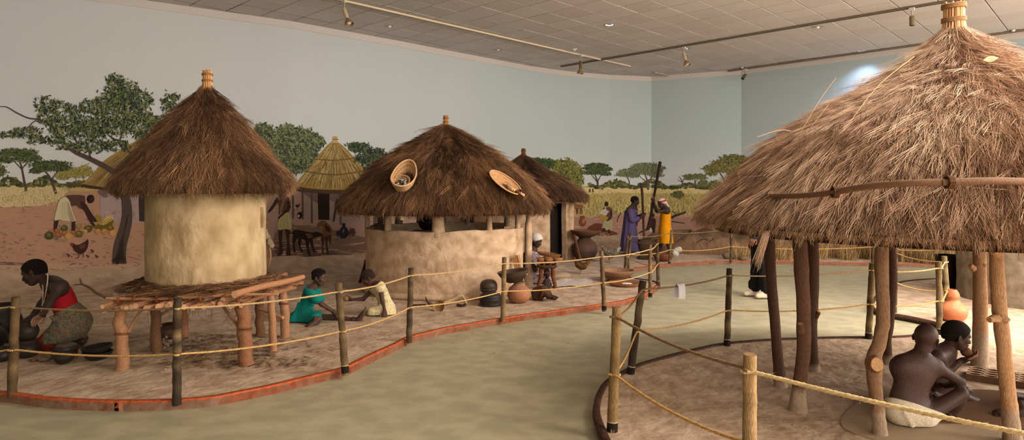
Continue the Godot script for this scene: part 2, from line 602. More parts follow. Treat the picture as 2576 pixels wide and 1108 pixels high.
func ceiling_fittings() -> void:
	track(cp(700, -36, 0.04), cp(1585, 167, 0.04), C(222, 205, 178), "long cream lighting track running above the granary")
	track(cp(1412, 167, 0.04), cp(2700, -50, 0.04), C(120, 108, 94), "long brown lighting track crossing the cream one")
	track(cp(1833, 178.5, 0.04), cp(2640, 67, 0.04), C(128, 115, 100), "brown lighting track set close along the blue wall's trim")
	track(cp(1645, 182, 0.04), cp(1680, 190, 0.04), C(190, 172, 150), "very short lighting track in the ceiling corner")
	spot_head(cp(866, 1.5, 0.06), Vector3(0.35, -0.9, 0.2), 1, C(198, 180, 150), "spotlight with open reflector tilted from the cream track over the plain wall")
	spot_head(cp(1461, 139, 0.06), Vector3(-0.05, -1, 0.05), 1, C(120, 92, 60), "spotlight pointing straight down where the two tracks cross")
	spot_head(cp(1720, 118, 0.06), Vector3(0.2, -0.9, 0.25), 1, C(190, 172, 142), "spotlight with silvery reflector on the brown track")
	spot_head(cp(2294, 20, 0.06), Vector3(0.02, -1, 0.02), 0, C(120, 104, 84), "small cylindrical spotlight hanging by the shelter's straw knot")
	spot_head(cp(1875, 174, 0.06), Vector3(-0.5, -0.6, 0.3), 0, C(96, 84, 70), "small dark spotlight on the track along the wall trim")
	for d in [[980, 65, "unlit recessed ceiling light between the cream track and the mural's trim"], [1253, 124, "unlit recessed ceiling light beside a round stain near the mural's trim"], [2057, 67, "unlit recessed ceiling light next to the long brown track"], [1867, 169, "unlit recessed ceiling light at the end of the wall-side track"], [2549, 75, "unlit recessed ceiling light behind the shelter's straw knot"], [1727, 121, "unlit recessed ceiling light just behind the silvery spotlight"]]:
		downlight(d[0], d[1], false, d[2])
	downlight(1533, 62, true, "lit round ceiling light in the middle of the tiles")
	downlight(2167, 127, true, "lit round ceiling light washing the blue wall beside the shelter roof")
	var p := cp(1445, 122, 0.0)
	var mb := MB.new()
	lathe(mb, p, [Vector2(0, -0.055), Vector2(0.03, -0.052), Vector2(0.035, -0.04), Vector2(0.03, -0.034), Vector2(0.06, -0.03), Vector2(0.066, -0.018), Vector2(0.066, -0.002), Vector2(0, -0.002)], 20, C(225, 222, 218))
	var o := thing("smoke_detector", "small white smoke detector on the ceiling tiles", "detector", p)
	obj("housing", mb, M.plain, o)

func spot_head(top: Vector3, d: Vector3, kind: int, col: Color, label: String) -> void:
	var o := thing("track_spotlight", label, "spotlight", top)
	d = d.normalized()
	var mb := MB.new()
	boxat(mb, top + Vector3(0, -0.02, 0), Vector3(0.05, 0.05, 0.09), C(210, 200, 185), 0.78, 0.005)
	obj("adapter", mb, M.plain, o)
	mb = MB.new()
	tube(mb, [top + Vector3(0, -0.03, 0), top + Vector3(0, -0.16, 0)], [0.012], 8, C(170, 160, 145))
	obj("stem", mb, M.plain, o)
	var b := frame_along(-d)
	var j := top + Vector3(0, -0.16, 0)
	if kind == 1:
		mb = MB.new()
		tube(mb, [j - d * 0.02, j, j + d * 0.15, j + d * 0.17], [0.03, 0.036, 0.036, 0.025], 14, col)
		obj("lamp_holder", mb, M.plain, o)
		mb = MB.new()
		tube(mb, [j + d * 0.17, j + d * 0.2, j + d * 0.25, j + d * 0.29, j + d * 0.295], [0.025, 0.045, 0.072, 0.082, 0.078], 18, C(176, 150, 118), false)
		obj("reflector", mb, M.metal, o)
		mb = MB.new()
		blob(mb, j + d * 0.255, Vector3(0.05, 0.035, 0.05), C(214, 212, 206), b, 12, 8)
		obj("bulb", mb, M.plain, o)
	else:
		mb = MB.new()
		tube(mb, [j - d * 0.015, j, j + d * 0.15, j + d * 0.16], [0.03, 0.042, 0.045, 0.04], 16, col)
		obj("lamp_housing", mb, M.plain, o)
		mb = MB.new()
		tube(mb, [j + d * 0.158, j + d * 0.164], [0.036, 0.036], 14, C(40, 36, 34))
		obj("lens", mb, M.plain, o)

func downlight(u: float, v: float, lit: bool, label: String) -> void:
	var p := cp(u, v, 0.012)
	var o := thing("ceiling_downlight", label, "ceiling light", p)
	var mb := MB.new()
	lathe(mb, p, [Vector2(0.075, -0.004), Vector2(0.083, -0.012), Vector2(0.108, -0.012), Vector2(0.115, -0.004), Vector2(0.115, 0.002)], 28, C(190, 186, 180))
	obj("rim", mb, M.metal, o)
	mb = MB.new()
	lathe(mb, p, [Vector2(0.075, -0.004), Vector2(0.06, -0.003), Vector2(0.03, -0.002), Vector2(0, -0.002)], 24, C(120, 118, 116) if not lit else C(240, 242, 250))
	if lit:
		var g := mat("downlight_glow", S(240, 242, 250), 0.5)
		g.emission_enabled = true
		g.emission = S(225, 232, 255)
		g.emission_energy_multiplier = 6.0
		obj("lamp_glass", mb, g, o)
		var l := SpotLight3D.new()
		l.name = "downlight_beam"
		l.position = p + Vector3(0, -0.03, 0)
		l.basis = Basis.looking_at(Vector3.DOWN, Vector3.FORWARD)
		l.light_color = Color(0.78, 0.86, 1.0)
		l.light_energy = 0.9
		l.light_size = 0.07
		l.spot_angle = 62.0
		l.spot_angle_attenuation = 0.8
		l.spot_range = 20.0
		l.spot_attenuation = 2.0
		l.shadow_enabled = true
		add_child(l, true)
	else:
		obj("reflector", mb, M.metal, o)
		mb = MB.new()
		blob(mb, p + Vector3(0, -0.012, 0), Vector3(0.036, 0.028, 0.036), C(232, 232, 230), Basis.IDENTITY, 12, 8)
		obj("bulb", mb, M.plain, o)

# ================================================================ the painted wall
var wall_u := PackedFloat32Array()
var paint_level := 0
const PAINT := 1.0

func PC(r: int, g: int, b: int) -> Color:
	return C(r, g, b) * PAINT

func facet_of(u: float) -> int:
	for k in range(1, wall_u.size() - 1):
		if u < wall_u[k + 1] or k == wall_u.size() - 2: return k
	return 1

# photo pixel -> point on the wall facet k, lifted off by a paint's thickness
func on_wall(u: float, v: float, k: int, lift: float) -> Vector3:
	var a := W[k]
	var d := W[k + 1] - a
	var s := (u - HU) / F
	var t := (s * a.y - a.x) / (d.x - s * d.y)
	var p := a + d * t
	var n := d.orthogonal().normalized()
	if n.dot(p - Vector2(0, 4)) > 0: n = -n
	var y := EYE - (v - HV) / F * p.y
	return Vector3(p.x + n.x * lift, maxf(y, 0.03), -(p.y + n.y * lift))

func paint_poly(mb: MB, pts: PackedVector2Array, col: Color, lift: float) -> void:
	var lo := 1e9
	var hi := -1e9
	for p in pts:
		lo = minf(lo, p.x); hi = maxf(hi, p.x)
	for k in range(facet_of(lo), facet_of(hi) + 1):
		var polys := [pts]
		if facet_of(lo) != facet_of(hi):
			var l := wall_u[k] if k > 1 else -3000.0
			var r := wall_u[k + 1] if k < wall_u.size() - 2 else 6000.0
			polys = Geometry2D.intersect_polygons(pts, PackedVector2Array([Vector2(l, -3000), Vector2(r, -3000), Vector2(r, 4000), Vector2(l, 4000)]))
		for q in polys:
			var t := Geometry2D.triangulate_polygon(q)
			var base := mb.v.size()
			for p in q: mb.vert(on_wall(p.x, p.y, k, lift), col)
			for j in range(0, t.size(), 3): mb.tri(base + t[j], base + t[j + 1], base + t[j + 2])

func shape(mb: MB, pix: Array, col: Color, lift: float, s := 1.0, ox := 0.0, oy := 0.0, round_ := true) -> void:
	var pts := []
	for p in pix: pts.append(Vector2(p[0] / s + ox, p[1] / s + oy))
	if round_ and pts.size() > 4: pts = smooth(pts, 3, true)
	paint_poly(mb, PackedVector2Array(pts), col, lift)

func dab(mb: MB, u: float, v: float, ru: float, rv: float, col: Color, lift: float, turn := 0.0, n := 9) -> void:
	var k := facet_of(u)
	var c0 := mb.vert(on_wall(u, v, k, lift), col)
	for s in n:
		var a := TAU * s / n
		var x := cos(a) * ru
		var y := sin(a) * rv
		mb.vert(on_wall(u + x * cos(turn) - y * sin(turn), v + x * sin(turn) + y * cos(turn), k, lift), col)
	for s in n: mb.tri(c0, c0 + 1 + s, c0 + 1 + (s + 1) % n)

func stroke(mb: MB, pts: Array, widths: Array, col: Color, lift: float) -> void:      # a brush stroke of changing width
	var prev := -1
	for j in pts.size():
		var d: Vector2 = (pts[mini(j + 1, pts.size() - 1)] - pts[maxi(j - 1, 0)]).normalized()
		var n: Vector2 = Vector2(-d.y, d.x) * (widths[j] if widths.size() > 1 else widths[0]) / 2.0
		var k := facet_of(pts[j].x)
		var at := mb.v.size()
		mb.vert(on_wall(pts[j].x + n.x, pts[j].y + n.y, k, lift), col)
		mb.vert(on_wall(pts[j].x - n.x, pts[j].y - n.y, k, lift), col)
		if prev >= 0: mb.quad(prev, at, at + 1, prev + 1)
		prev = at

func leaves(mb: MB, clusters: Array, per: float, size: float, cols: Array, lift: float, droop := 0.6) -> void:
	for q in clusters:
		var n := int(q[2] * q[3] * per)
		for k in n:
			var a := rng.randf() * TAU
			var r := sqrt(rng.randf()) * (1.08 + rng.randfn(0, 0.16))
			var u: float = q[0] + cos(a) * r * q[2]
			var v: float = q[1] + sin(a) * r * q[3]
			var turn := rng.randf() * PI if rng.randf() > droop else rng.randfn(PI / 2, 0.6)
			var l := size * rng.randf_range(0.6, 1.3)
			var w := l * rng.randf_range(0.28, 0.45)
			var col: Color = cols[rng.randi() % cols.size()]
			var d := Vector2(cos(turn), sin(turn)) * l / 2
			var nn := Vector2(-d.y, d.x).normalized() * w / 2
			var f := facet_of(u)
			var z := lift + 0.0004 * (k % 14)
			var b := mb.v.size()
			mb.vert(on_wall(u - d.x, v - d.y, f, z), col)
			mb.vert(on_wall(u + nn.x, v + nn.y, f, z), col)
			mb.vert(on_wall(u + d.x, v + d.y, f, z), col)
			mb.vert(on_wall(u - nn.x, v - nn.y, f, z), col)
			mb.quad(b, b + 1, b + 2, b + 3)

func paint_tree(mural: Node3D, label: String, wood: Array, wood_col: Color, clusters: Array, per: float, size: float, cols: Array, droop := 0.6, lift := 0.010) -> void:
	var mb := MB.new()
	for w in wood:
		var pts := []
		for p in w[0]: pts.append(Vector2(p[0], p[1]))
		var wd := []
		var sm := smooth(pts, 4)
		for k in sm.size(): wd.append(lerpf(w[1], w[2], k / float(sm.size() - 1)))
		stroke(mb, sm, wd, wood_col, lift)
	leaves(mb, clusters, per, size, cols, lift + 0.001, droop)
	tag(obj("painted_tree", mb, M.paint, mural), label)

func thatch_strokes(mb: MB, apex: Vector2, l: Vector2, r: Vector2, n: int, len_: float, cols: Array, lift: float) -> void:
	for k in n:
		var t := rng.randf()
		var e := l.lerp(r, t)
		e.y += sin(t * PI) * 8.0
		var s := sqrt(rng.randf())
		var a := apex.lerp(e, maxf(0.0, s - len_ * rng.randf_range(0.5, 1.2)))
		var b := apex.lerp(e, s * rng.randf_range(1.0, 1.02))
		stroke(mb, [a, b + Vector2(rng.randfn(0, 2), 0)], [rng.randf_range(0.8, 2.0)], cols[rng.randi() % cols.size()], lift + 0.0003 * (k % 10))

func build_mural() -> void:
	for p in W: wall_u.append(HU + F * p.x / p.y)
	var mural := thing("mural", "wall-wide painted mural of a savannah village under a pale sky", "mural", Vector3(0, 0, -15))
	# sky: pale blue; the light's warm left and bluer right put into the colour
	var mb := MB.new()
	var f := noise(0.35, 61)
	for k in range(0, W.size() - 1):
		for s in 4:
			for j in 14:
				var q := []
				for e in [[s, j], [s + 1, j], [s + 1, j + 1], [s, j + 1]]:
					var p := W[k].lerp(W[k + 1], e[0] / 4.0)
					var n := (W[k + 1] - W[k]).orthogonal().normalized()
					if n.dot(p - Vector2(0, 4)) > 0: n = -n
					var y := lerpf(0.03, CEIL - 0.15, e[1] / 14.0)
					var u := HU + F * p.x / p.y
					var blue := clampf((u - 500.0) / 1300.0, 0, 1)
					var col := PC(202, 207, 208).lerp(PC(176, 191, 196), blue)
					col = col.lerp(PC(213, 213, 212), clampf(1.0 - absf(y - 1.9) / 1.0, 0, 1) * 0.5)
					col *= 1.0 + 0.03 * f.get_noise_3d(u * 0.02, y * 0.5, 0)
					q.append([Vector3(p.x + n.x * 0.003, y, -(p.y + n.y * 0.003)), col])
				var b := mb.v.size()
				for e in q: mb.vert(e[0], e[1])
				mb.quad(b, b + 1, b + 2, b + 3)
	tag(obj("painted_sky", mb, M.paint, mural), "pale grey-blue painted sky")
	paint_ground(mural)
	paint_trees(mural)
	paint_huts(mural)
	paint_figures(mural)

func paint_ground(mural: Node3D) -> void:
	var mb := MB.new()
	# far haze of bush, then earth
	shape(mb, [[-700, 466], [0, 462], [200, 462], [700, 468], [1300, 474], [1480, 474], [1700, 474], [1870, 472], [2576, 470], [3400, 470], [3400, 1300], [-900, 1300]], PC(176, 140, 114), 0.006, 1, 0, 0, false)
	# pale earth in the middle distance, mauve in the yard between the huts
	shape(mb, [[690, 480], [930, 480], [1330, 500], [1340, 620], [900, 640], [690, 660]], PC(160, 134, 122), 0.0066)
	shape(mb, [[690, 590], [760, 565], [880, 590], [930, 620], [930, 800], [690, 800]], PC(122, 98, 84), 0.007)
	shape(mb, [[690, 618], [730, 608], [800, 618], [850, 640], [840, 665], [720, 668]], PC(96, 76, 70), 0.0074)  # the mural's dark shadow, with shade from the huts put into the colour
	shape(mb, [[1440, 545], [1560, 540], [1700, 548], [1860, 560], [1900, 700], [1440, 700]], PC(158, 122, 108), 0.0066)
	shape(mb, [[0, 515], [120, 508], [250, 500], [330, 560], [380, 600], [360, 720], [0, 720]], PC(178, 140, 116), 0.0066)
	shape(mb, [[0, 660], [60, 662], [108, 665], [60, 672], [0, 673]], PC(112, 86, 84), 0.0072)
	shape(mb, [[-200, 676], [60, 668], [180, 664], [300, 668], [400, 660], [400, 760], [-200, 800]], PC(178, 150, 124), 0.0076)
	shape(mb, [[660, 664], [740, 660], [820, 662], [930, 650], [930, 720], [660, 740]], PC(132, 108, 90), 0.0076)
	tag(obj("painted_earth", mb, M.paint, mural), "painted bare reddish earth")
	mb = MB.new()
	# streaks and clods
	for k in 1500:
		var u := rng.randf_range(-150, 1900)
		var v := 520 + pow(rng.randf(), 1.3) * 190
		var dark := rng.randf() < 0.6
		var w := rng.randf_range(3, 18) * (0.5 + (v - 500) / 200)
		var lift := 0.008 + 0.0002 * (k % 8)
		dab(mb, u, v, w, rng.randf_range(0.7, 2.0), (PC(140, 108, 94) if dark else PC(192, 156, 132)).lerp(PC(168, 134, 112), 0.25 + 0.75 * rng.randf()), lift, rng.randfn(0, 0.12), 6)
	for k in 130:
		var u := rng.randf_range(0, 380) if rng.randf() < 0.6 else rng.randf_range(690, 880)
		dab(mb, u, rng.randf_range(590, 680), rng.randf_range(2, 8), rng.randf_range(1, 2.4), PC(142, 112, 98), 0.0098, rng.randfn(0, 0.3), 7)
	tag(obj("painted_clods", mb, M.paint, mural), "painted clods and scuffs on the earth").set_meta("kind", "stuff")
	mb = MB.new()
	shape(mb, [[-300, 466], [60, 466], [165, 468], [172, 480], [150, 500], [120, 512], [60, 520], [-300, 524]], PC(204, 186, 138), 0.0084)
	shape(mb, [[165, 466], [250, 466], [252, 478], [200, 482], [160, 478]], PC(186, 160, 112), 0.0084)
	shape(mb, [[1430, 474], [1560, 472], [1700, 474], [1900, 472], [1900, 566], [1800, 552], [1700, 538], [1600, 532], [1500, 545], [1430, 540]], PC(172, 154, 100), 0.0084)
	shape(mb, [[1430, 474], [1560, 472], [1700, 474], [1900, 472], [1900, 486], [1700, 488], [1560, 486], [1430, 490]], PC(204, 186, 134), 0.0087)
	for k in 3200:
		var right := rng.randf() < 0.7
		var u := rng.randf_range(1470, 1880) if right else rng.randf_range(-80, 168)
		var top := 478.0 if right else 470.0
		var v := top + pow(rng.randf(), 0.8) * (66.0 if right else 48.0)
		if right: v = minf(v, 536 + absf(u - 1600) * 0.10 + rng.randf_range(-6, 6))
		var h := lerpf(1.5, 11.0 if right else 6.0, (v - top) / 66.0) * rng.randf_range(0.6, 1.4)
		var cols := [PC(216, 200, 152), PC(188, 168, 116), PC(170, 150, 100), PC(226, 212, 172), PC(158, 142, 92)] if not right else [PC(194, 172, 110), PC(154, 136, 80), PC(124, 116, 64), PC(208, 190, 136), PC(140, 136, 78)]
		stroke(mb, [Vector2(u, v), Vector2(u + rng.randfn(0, h * 0.35), v - h)], [rng.randf_range(1.0, 2.4), 0.5], cols[rng.randi() % 5], 0.0092 + 0.0003 * (k % 9))
	tag(obj("painted_grass", mb, M.paint, mural), "painted dry yellow grassland").set_meta("kind", "stuff")
	# the dark scrub line along the horizon
	mb = MB.new()
	for k in 900:
		var right := rng.randf() < 0.62
		var u := rng.randf_range(1480, 1880) if right else rng.randf_range(-60, 215)
		var base := 474.0 if right else 470.0
		var h := (22.0 if right and u < 1700 else 12.0) if right else 26.0
		if not right and u > 170: h = 14
		dab(mb, u, base - rng.randf() * h * (0.6 + 0.4 * sin(u * 0.07)), rng.randf_range(2, 8), rng.randf_range(1.5, 5), [PC(96, 100, 62), PC(70, 80, 52), PC(122, 120, 72), PC(84, 84, 56)][rng.randi() % 4], 0.0078 + 0.0002 * (k % 8), 0, 7)
	for k in 26:
		stroke(mb, [Vector2(168 + k * 2.2, 470), Vector2(168 + k * 2.2 + rng.randfn(0, 0.6), 457 + rng.randf() * 3)], [0.9], PC(104, 84, 62), 0.0112)
	for v in [459.0, 464.0]: stroke(mb, [Vector2(166, v), Vector2(224, v + 1)], [1.0], PC(104, 84, 62), 0.0114)
	tag(obj("painted_scrub", mb, M.paint, mural), "painted belt of dark bushes on the horizon").set_meta("kind", "stuff")

func paint_trees(mural: Node3D) -> void:
	var bark := PC(84, 72, 66)
	var deep := [PC(48, 62, 44), PC(62, 78, 54), PC(84, 100, 66), PC(40, 48, 38), PC(112, 118, 74), PC(58, 66, 56), PC(136, 134, 88)]
	paint_tree(mural, "large painted tree with leaning trunk behind the granary", [
		[[[300, 664], [302, 620], [318, 560], [318, 510], [306, 470], [288, 432]], 36, 16], [[[297, 663], [309, 600], [322, 540]], 5, 3], [[[288, 662], [300, 640], [306, 600]], 18, 8], [[[312, 662], [306, 640], [310, 610]], 16, 6],
		[[[290, 436], [262, 418], [222, 398], [186, 381], [160, 357], [124, 314], [92, 300]], 15, 4], [[[92, 300], [70, 297], [42, 284], [18, 270], [0, 269]], 4, 2], [[[122, 314], [90, 305], [72, 320], [50, 332]], 3, 2],
		[[[288, 434], [306, 412], [330, 388], [352, 372], [380, 350]], 12, 4], [[[228, 400], [226, 380], [240, 350], [262, 320]], 5, 2], [[[330, 388], [300, 360], [268, 335], [250, 300]], 5, 2], [[[200, 386], [190, 350], [170, 318]], 5, 2], [[[300, 360], [310, 320], [312, 270], [308, 230]], 4, 2]],
		bark, [[112, 262, 24, 18], [150, 270, 28, 16], [126, 296, 34, 18], [165, 320, 46, 22], [194, 282, 24, 16], [215, 325, 50, 26], [238, 268, 34, 20], [290, 214, 22, 26], [312, 232, 36, 30], [350, 252, 34, 26], [282, 250, 34, 22], [310, 285, 60, 26], [270, 320, 56, 24], [350, 310, 46, 28], [400, 310, 40, 22], [424, 258, 18, 26], [440, 246, 12, 10], [64, 334, 38, 14], [22, 340, 24, 7], [92, 352, 22, 10], [132, 352, 30, 10], [166, 366, 26, 12], [230, 368, 44, 16], [292, 366, 34, 14], [370, 345, 30, 14]],
		0.27, 9.5, deep, 0.5, 0.019)
	paint_tree(mural, "painted tall flat-topped acacia farthest from the granary", [[[[66, 482], [60, 450], [52, 412], [40, 392]], 7, 3], [[[56, 425], [70, 408], [84, 402]], 3, 2], [[[54, 425], [34, 404]], 3, 2]], bark, [[42, 384, 46, 9], [70, 398, 30, 8], [14, 402, 18, 8], [-10, 430, 22, 14]], 1.6, 6.5, [PC(64, 80, 52), PC(92, 104, 62), PC(110, 116, 76), PC(50, 62, 46)], 0.1)
	paint_tree(mural, "painted leaning acacia beside the yellow grass", [[[[141, 488], [132, 462], [124, 444], [112, 430]], 8, 3], [[[128, 455], [142, 436], [156, 428]], 4, 2]], bark, [[126, 414, 46, 8], [104, 426, 24, 6], [152, 424, 26, 7], [90, 432, 16, 4]], 1.6, 6.5, [PC(70, 84, 54), PC(98, 108, 66), PC(56, 66, 48)], 0.1)
	paint_tree(mural, "painted yellowish young trees by the fence", [[[[190, 466], [192, 440]], 2, 1], [[[212, 468], [210, 440]], 2, 1]], bark, [[192, 434, 18, 12], [212, 432, 20, 14], [160, 442, 20, 10]], 1.3, 6, [PC(150, 142, 72), PC(124, 122, 62), PC(170, 156, 92)], 0.2)
	paint_tree(mural, "painted grey-green round tree between granary and painted hut", [[[[720, 450], [718, 400], [700, 370]], 6, 3], [[[718, 420], [738, 380], [745, 350]], 4, 2], [[[718, 415], [764, 380]], 3, 2]], PC(70, 62, 60), [[662, 328, 22, 16], [655, 352, 26, 20], [720, 326, 22, 12], [740, 344, 34, 22], [690, 352, 30, 20], [770, 354, 28, 24], [796, 358, 20, 14], [700, 385, 52, 24], [760, 385, 36, 22], [660, 390, 26, 24], [720, 415, 46, 22], [750, 410, 30, 22]], 0.7, 10, [PC(92, 104, 74), PC(118, 128, 90), PC(70, 80, 62), PC(138, 142, 104), PC(56, 62, 54)], 0.3)
	paint_tree(mural, "painted dark leafy tree at the shoulder of the painted hut", [[[[905, 450], [912, 410], [926, 385]], 5, 2], [[[912, 415], [940, 400]], 3, 2]], PC(64, 58, 56), [[906, 372, 26, 12], [890, 368, 22, 8], [940, 388, 26, 14], [918, 400, 28, 12], [950, 408, 16, 12], [936, 425, 24, 10]], 0.7, 9, [PC(52, 64, 50), PC(76, 90, 66), PC(94, 106, 78), PC(44, 50, 44)], 0.4)
	paint_tree(mural, "painted dark tree crown rising over the mud hut", [[[[1360, 440], [1362, 415]], 4, 2]], bark, [[1352, 408, 20, 9], [1376, 414, 18, 12], [1340, 404, 14, 5]], 1.6, 8, [PC(56, 70, 48), PC(78, 92, 60)], 0.3)
	paint_tree(mural, "painted round yellow-green tree behind the mud hut", [[[[1440, 486], [1438, 455], [1430, 430]], 4, 2]], bark, [[1418, 418, 28, 16], [1436, 432, 26, 20], [1410, 440, 24, 16], [1446, 455, 18, 18], [1420, 455, 30, 16]], 1.5, 8, [PC(98, 104, 58), PC(130, 130, 70), PC(76, 84, 52), PC(150, 146, 84)], 0.3)
	paint_tree(mural, "painted layered acacia above the grass", [[[[1504, 476], [1502, 455], [1494, 435]], 6, 2], [[[1502, 460], [1512, 440], [1522, 428]], 3, 1], [[[1502, 458], [1484, 436]], 3, 1]], bark, [[1502, 417, 26, 5], [1486, 424, 20, 4], [1522, 426, 18, 4], [1498, 434, 26, 4], [1522, 438, 14, 3], [1482, 436, 14, 3]], 2.6, 6, [PC(72, 86, 54), PC(96, 104, 64), PC(58, 70, 48)], 0.05)
	paint_tree(mural, "painted pale acacia behind the raised pestle", [[[[1630, 478], [1628, 455], [1618, 430]], 6, 2], [[[1630, 460], [1645, 438], [1656, 425]], 4, 1], [[[1628, 460], [1604, 440]], 3, 1], [[[1583, 476], [1582, 455], [1574, 442]], 4, 2]], PC(92, 84, 74), [[1626, 417, 30, 6], [1606, 424, 22, 5], [1652, 424, 18, 6], [1630, 432, 34, 6], [1580, 432, 22, 6], [1566, 440, 14, 4], [1594, 442, 14, 5], [1650, 440, 18, 5]], 2.0, 6, [PC(104, 114, 84), PC(128, 132, 98), PC(86, 96, 72)], 0.05)
	paint_tree(mural, "painted bare grey tree on the horizon", [[[[1716, 470], [1716, 456], [1708, 444]], 4, 1], [[[1716, 460], [1724, 446]], 3, 1], [[[1716, 458], [1704, 452]], 2, 1], [[[1720, 452], [1732, 448]], 2, 1]], PC(96, 86, 80), [], 1, 1, [Color.BLACK])
	paint_tree(mural, "painted small acacia near the shelter", [[[[1750, 472], [1748, 452]], 4, 2], [[[1748, 460], [1760, 446]], 2, 1]], bark, [[1748, 443, 26, 4], [1764, 448, 14, 3], [1734, 449, 12, 3], [1768, 462, 12, 8]], 2.4, 6, [PC(92, 100, 64), PC(118, 120, 76)], 0.05)
	paint_tree(mural, "painted broad tree partly behind the shelter roof", [[[[1826, 492], [1824, 460], [1808, 430]], 6, 2], [[[1824, 460], [1844, 430], [1858, 412]], 5, 2]], bark, [[1796, 424, 24, 8], [1812, 412, 22, 8], [1846, 400, 30, 9], [1864, 412, 22, 12], [1838, 424, 34, 10], [1790, 436, 14, 5], [1800, 470, 18, 12], [1860, 440, 24, 12], [1880, 450, 20, 16]], 1.7, 7, [PC(96, 98, 58), PC(124, 120, 70), PC(74, 80, 52), PC(142, 134, 82)], 0.2)
	paint_tree(mural, "painted low round bush in the yellow grass", [[[[1708, 502], [1706, 490]], 3, 2]], bark, [[1706, 490, 14, 8]], 2.2, 5, [PC(80, 86, 50), PC(102, 104, 62)], 0.2)
	var mb: MB
	for q in [[[1688, 548], [1700, 543], [1726, 534]], [[1690, 557], [1712, 561], [1722, 562]], [[1690, 532], [1700, 538], [1692, 550]], [[1740, 556], [1752, 545], [1760, 548]], [[1562, 535], [1556, 545], [1552, 558]]]:
		var pts := []
		mb = MB.new()
		for p in q: pts.append(Vector2(p[0], p[1]))
		stroke(mb, smooth(pts, 4), [6 if q[0][0] == 1688 else 2.5], PC(74, 58, 52), 0.0125)
		obj("painted_branch", mb, M.paint, mural)

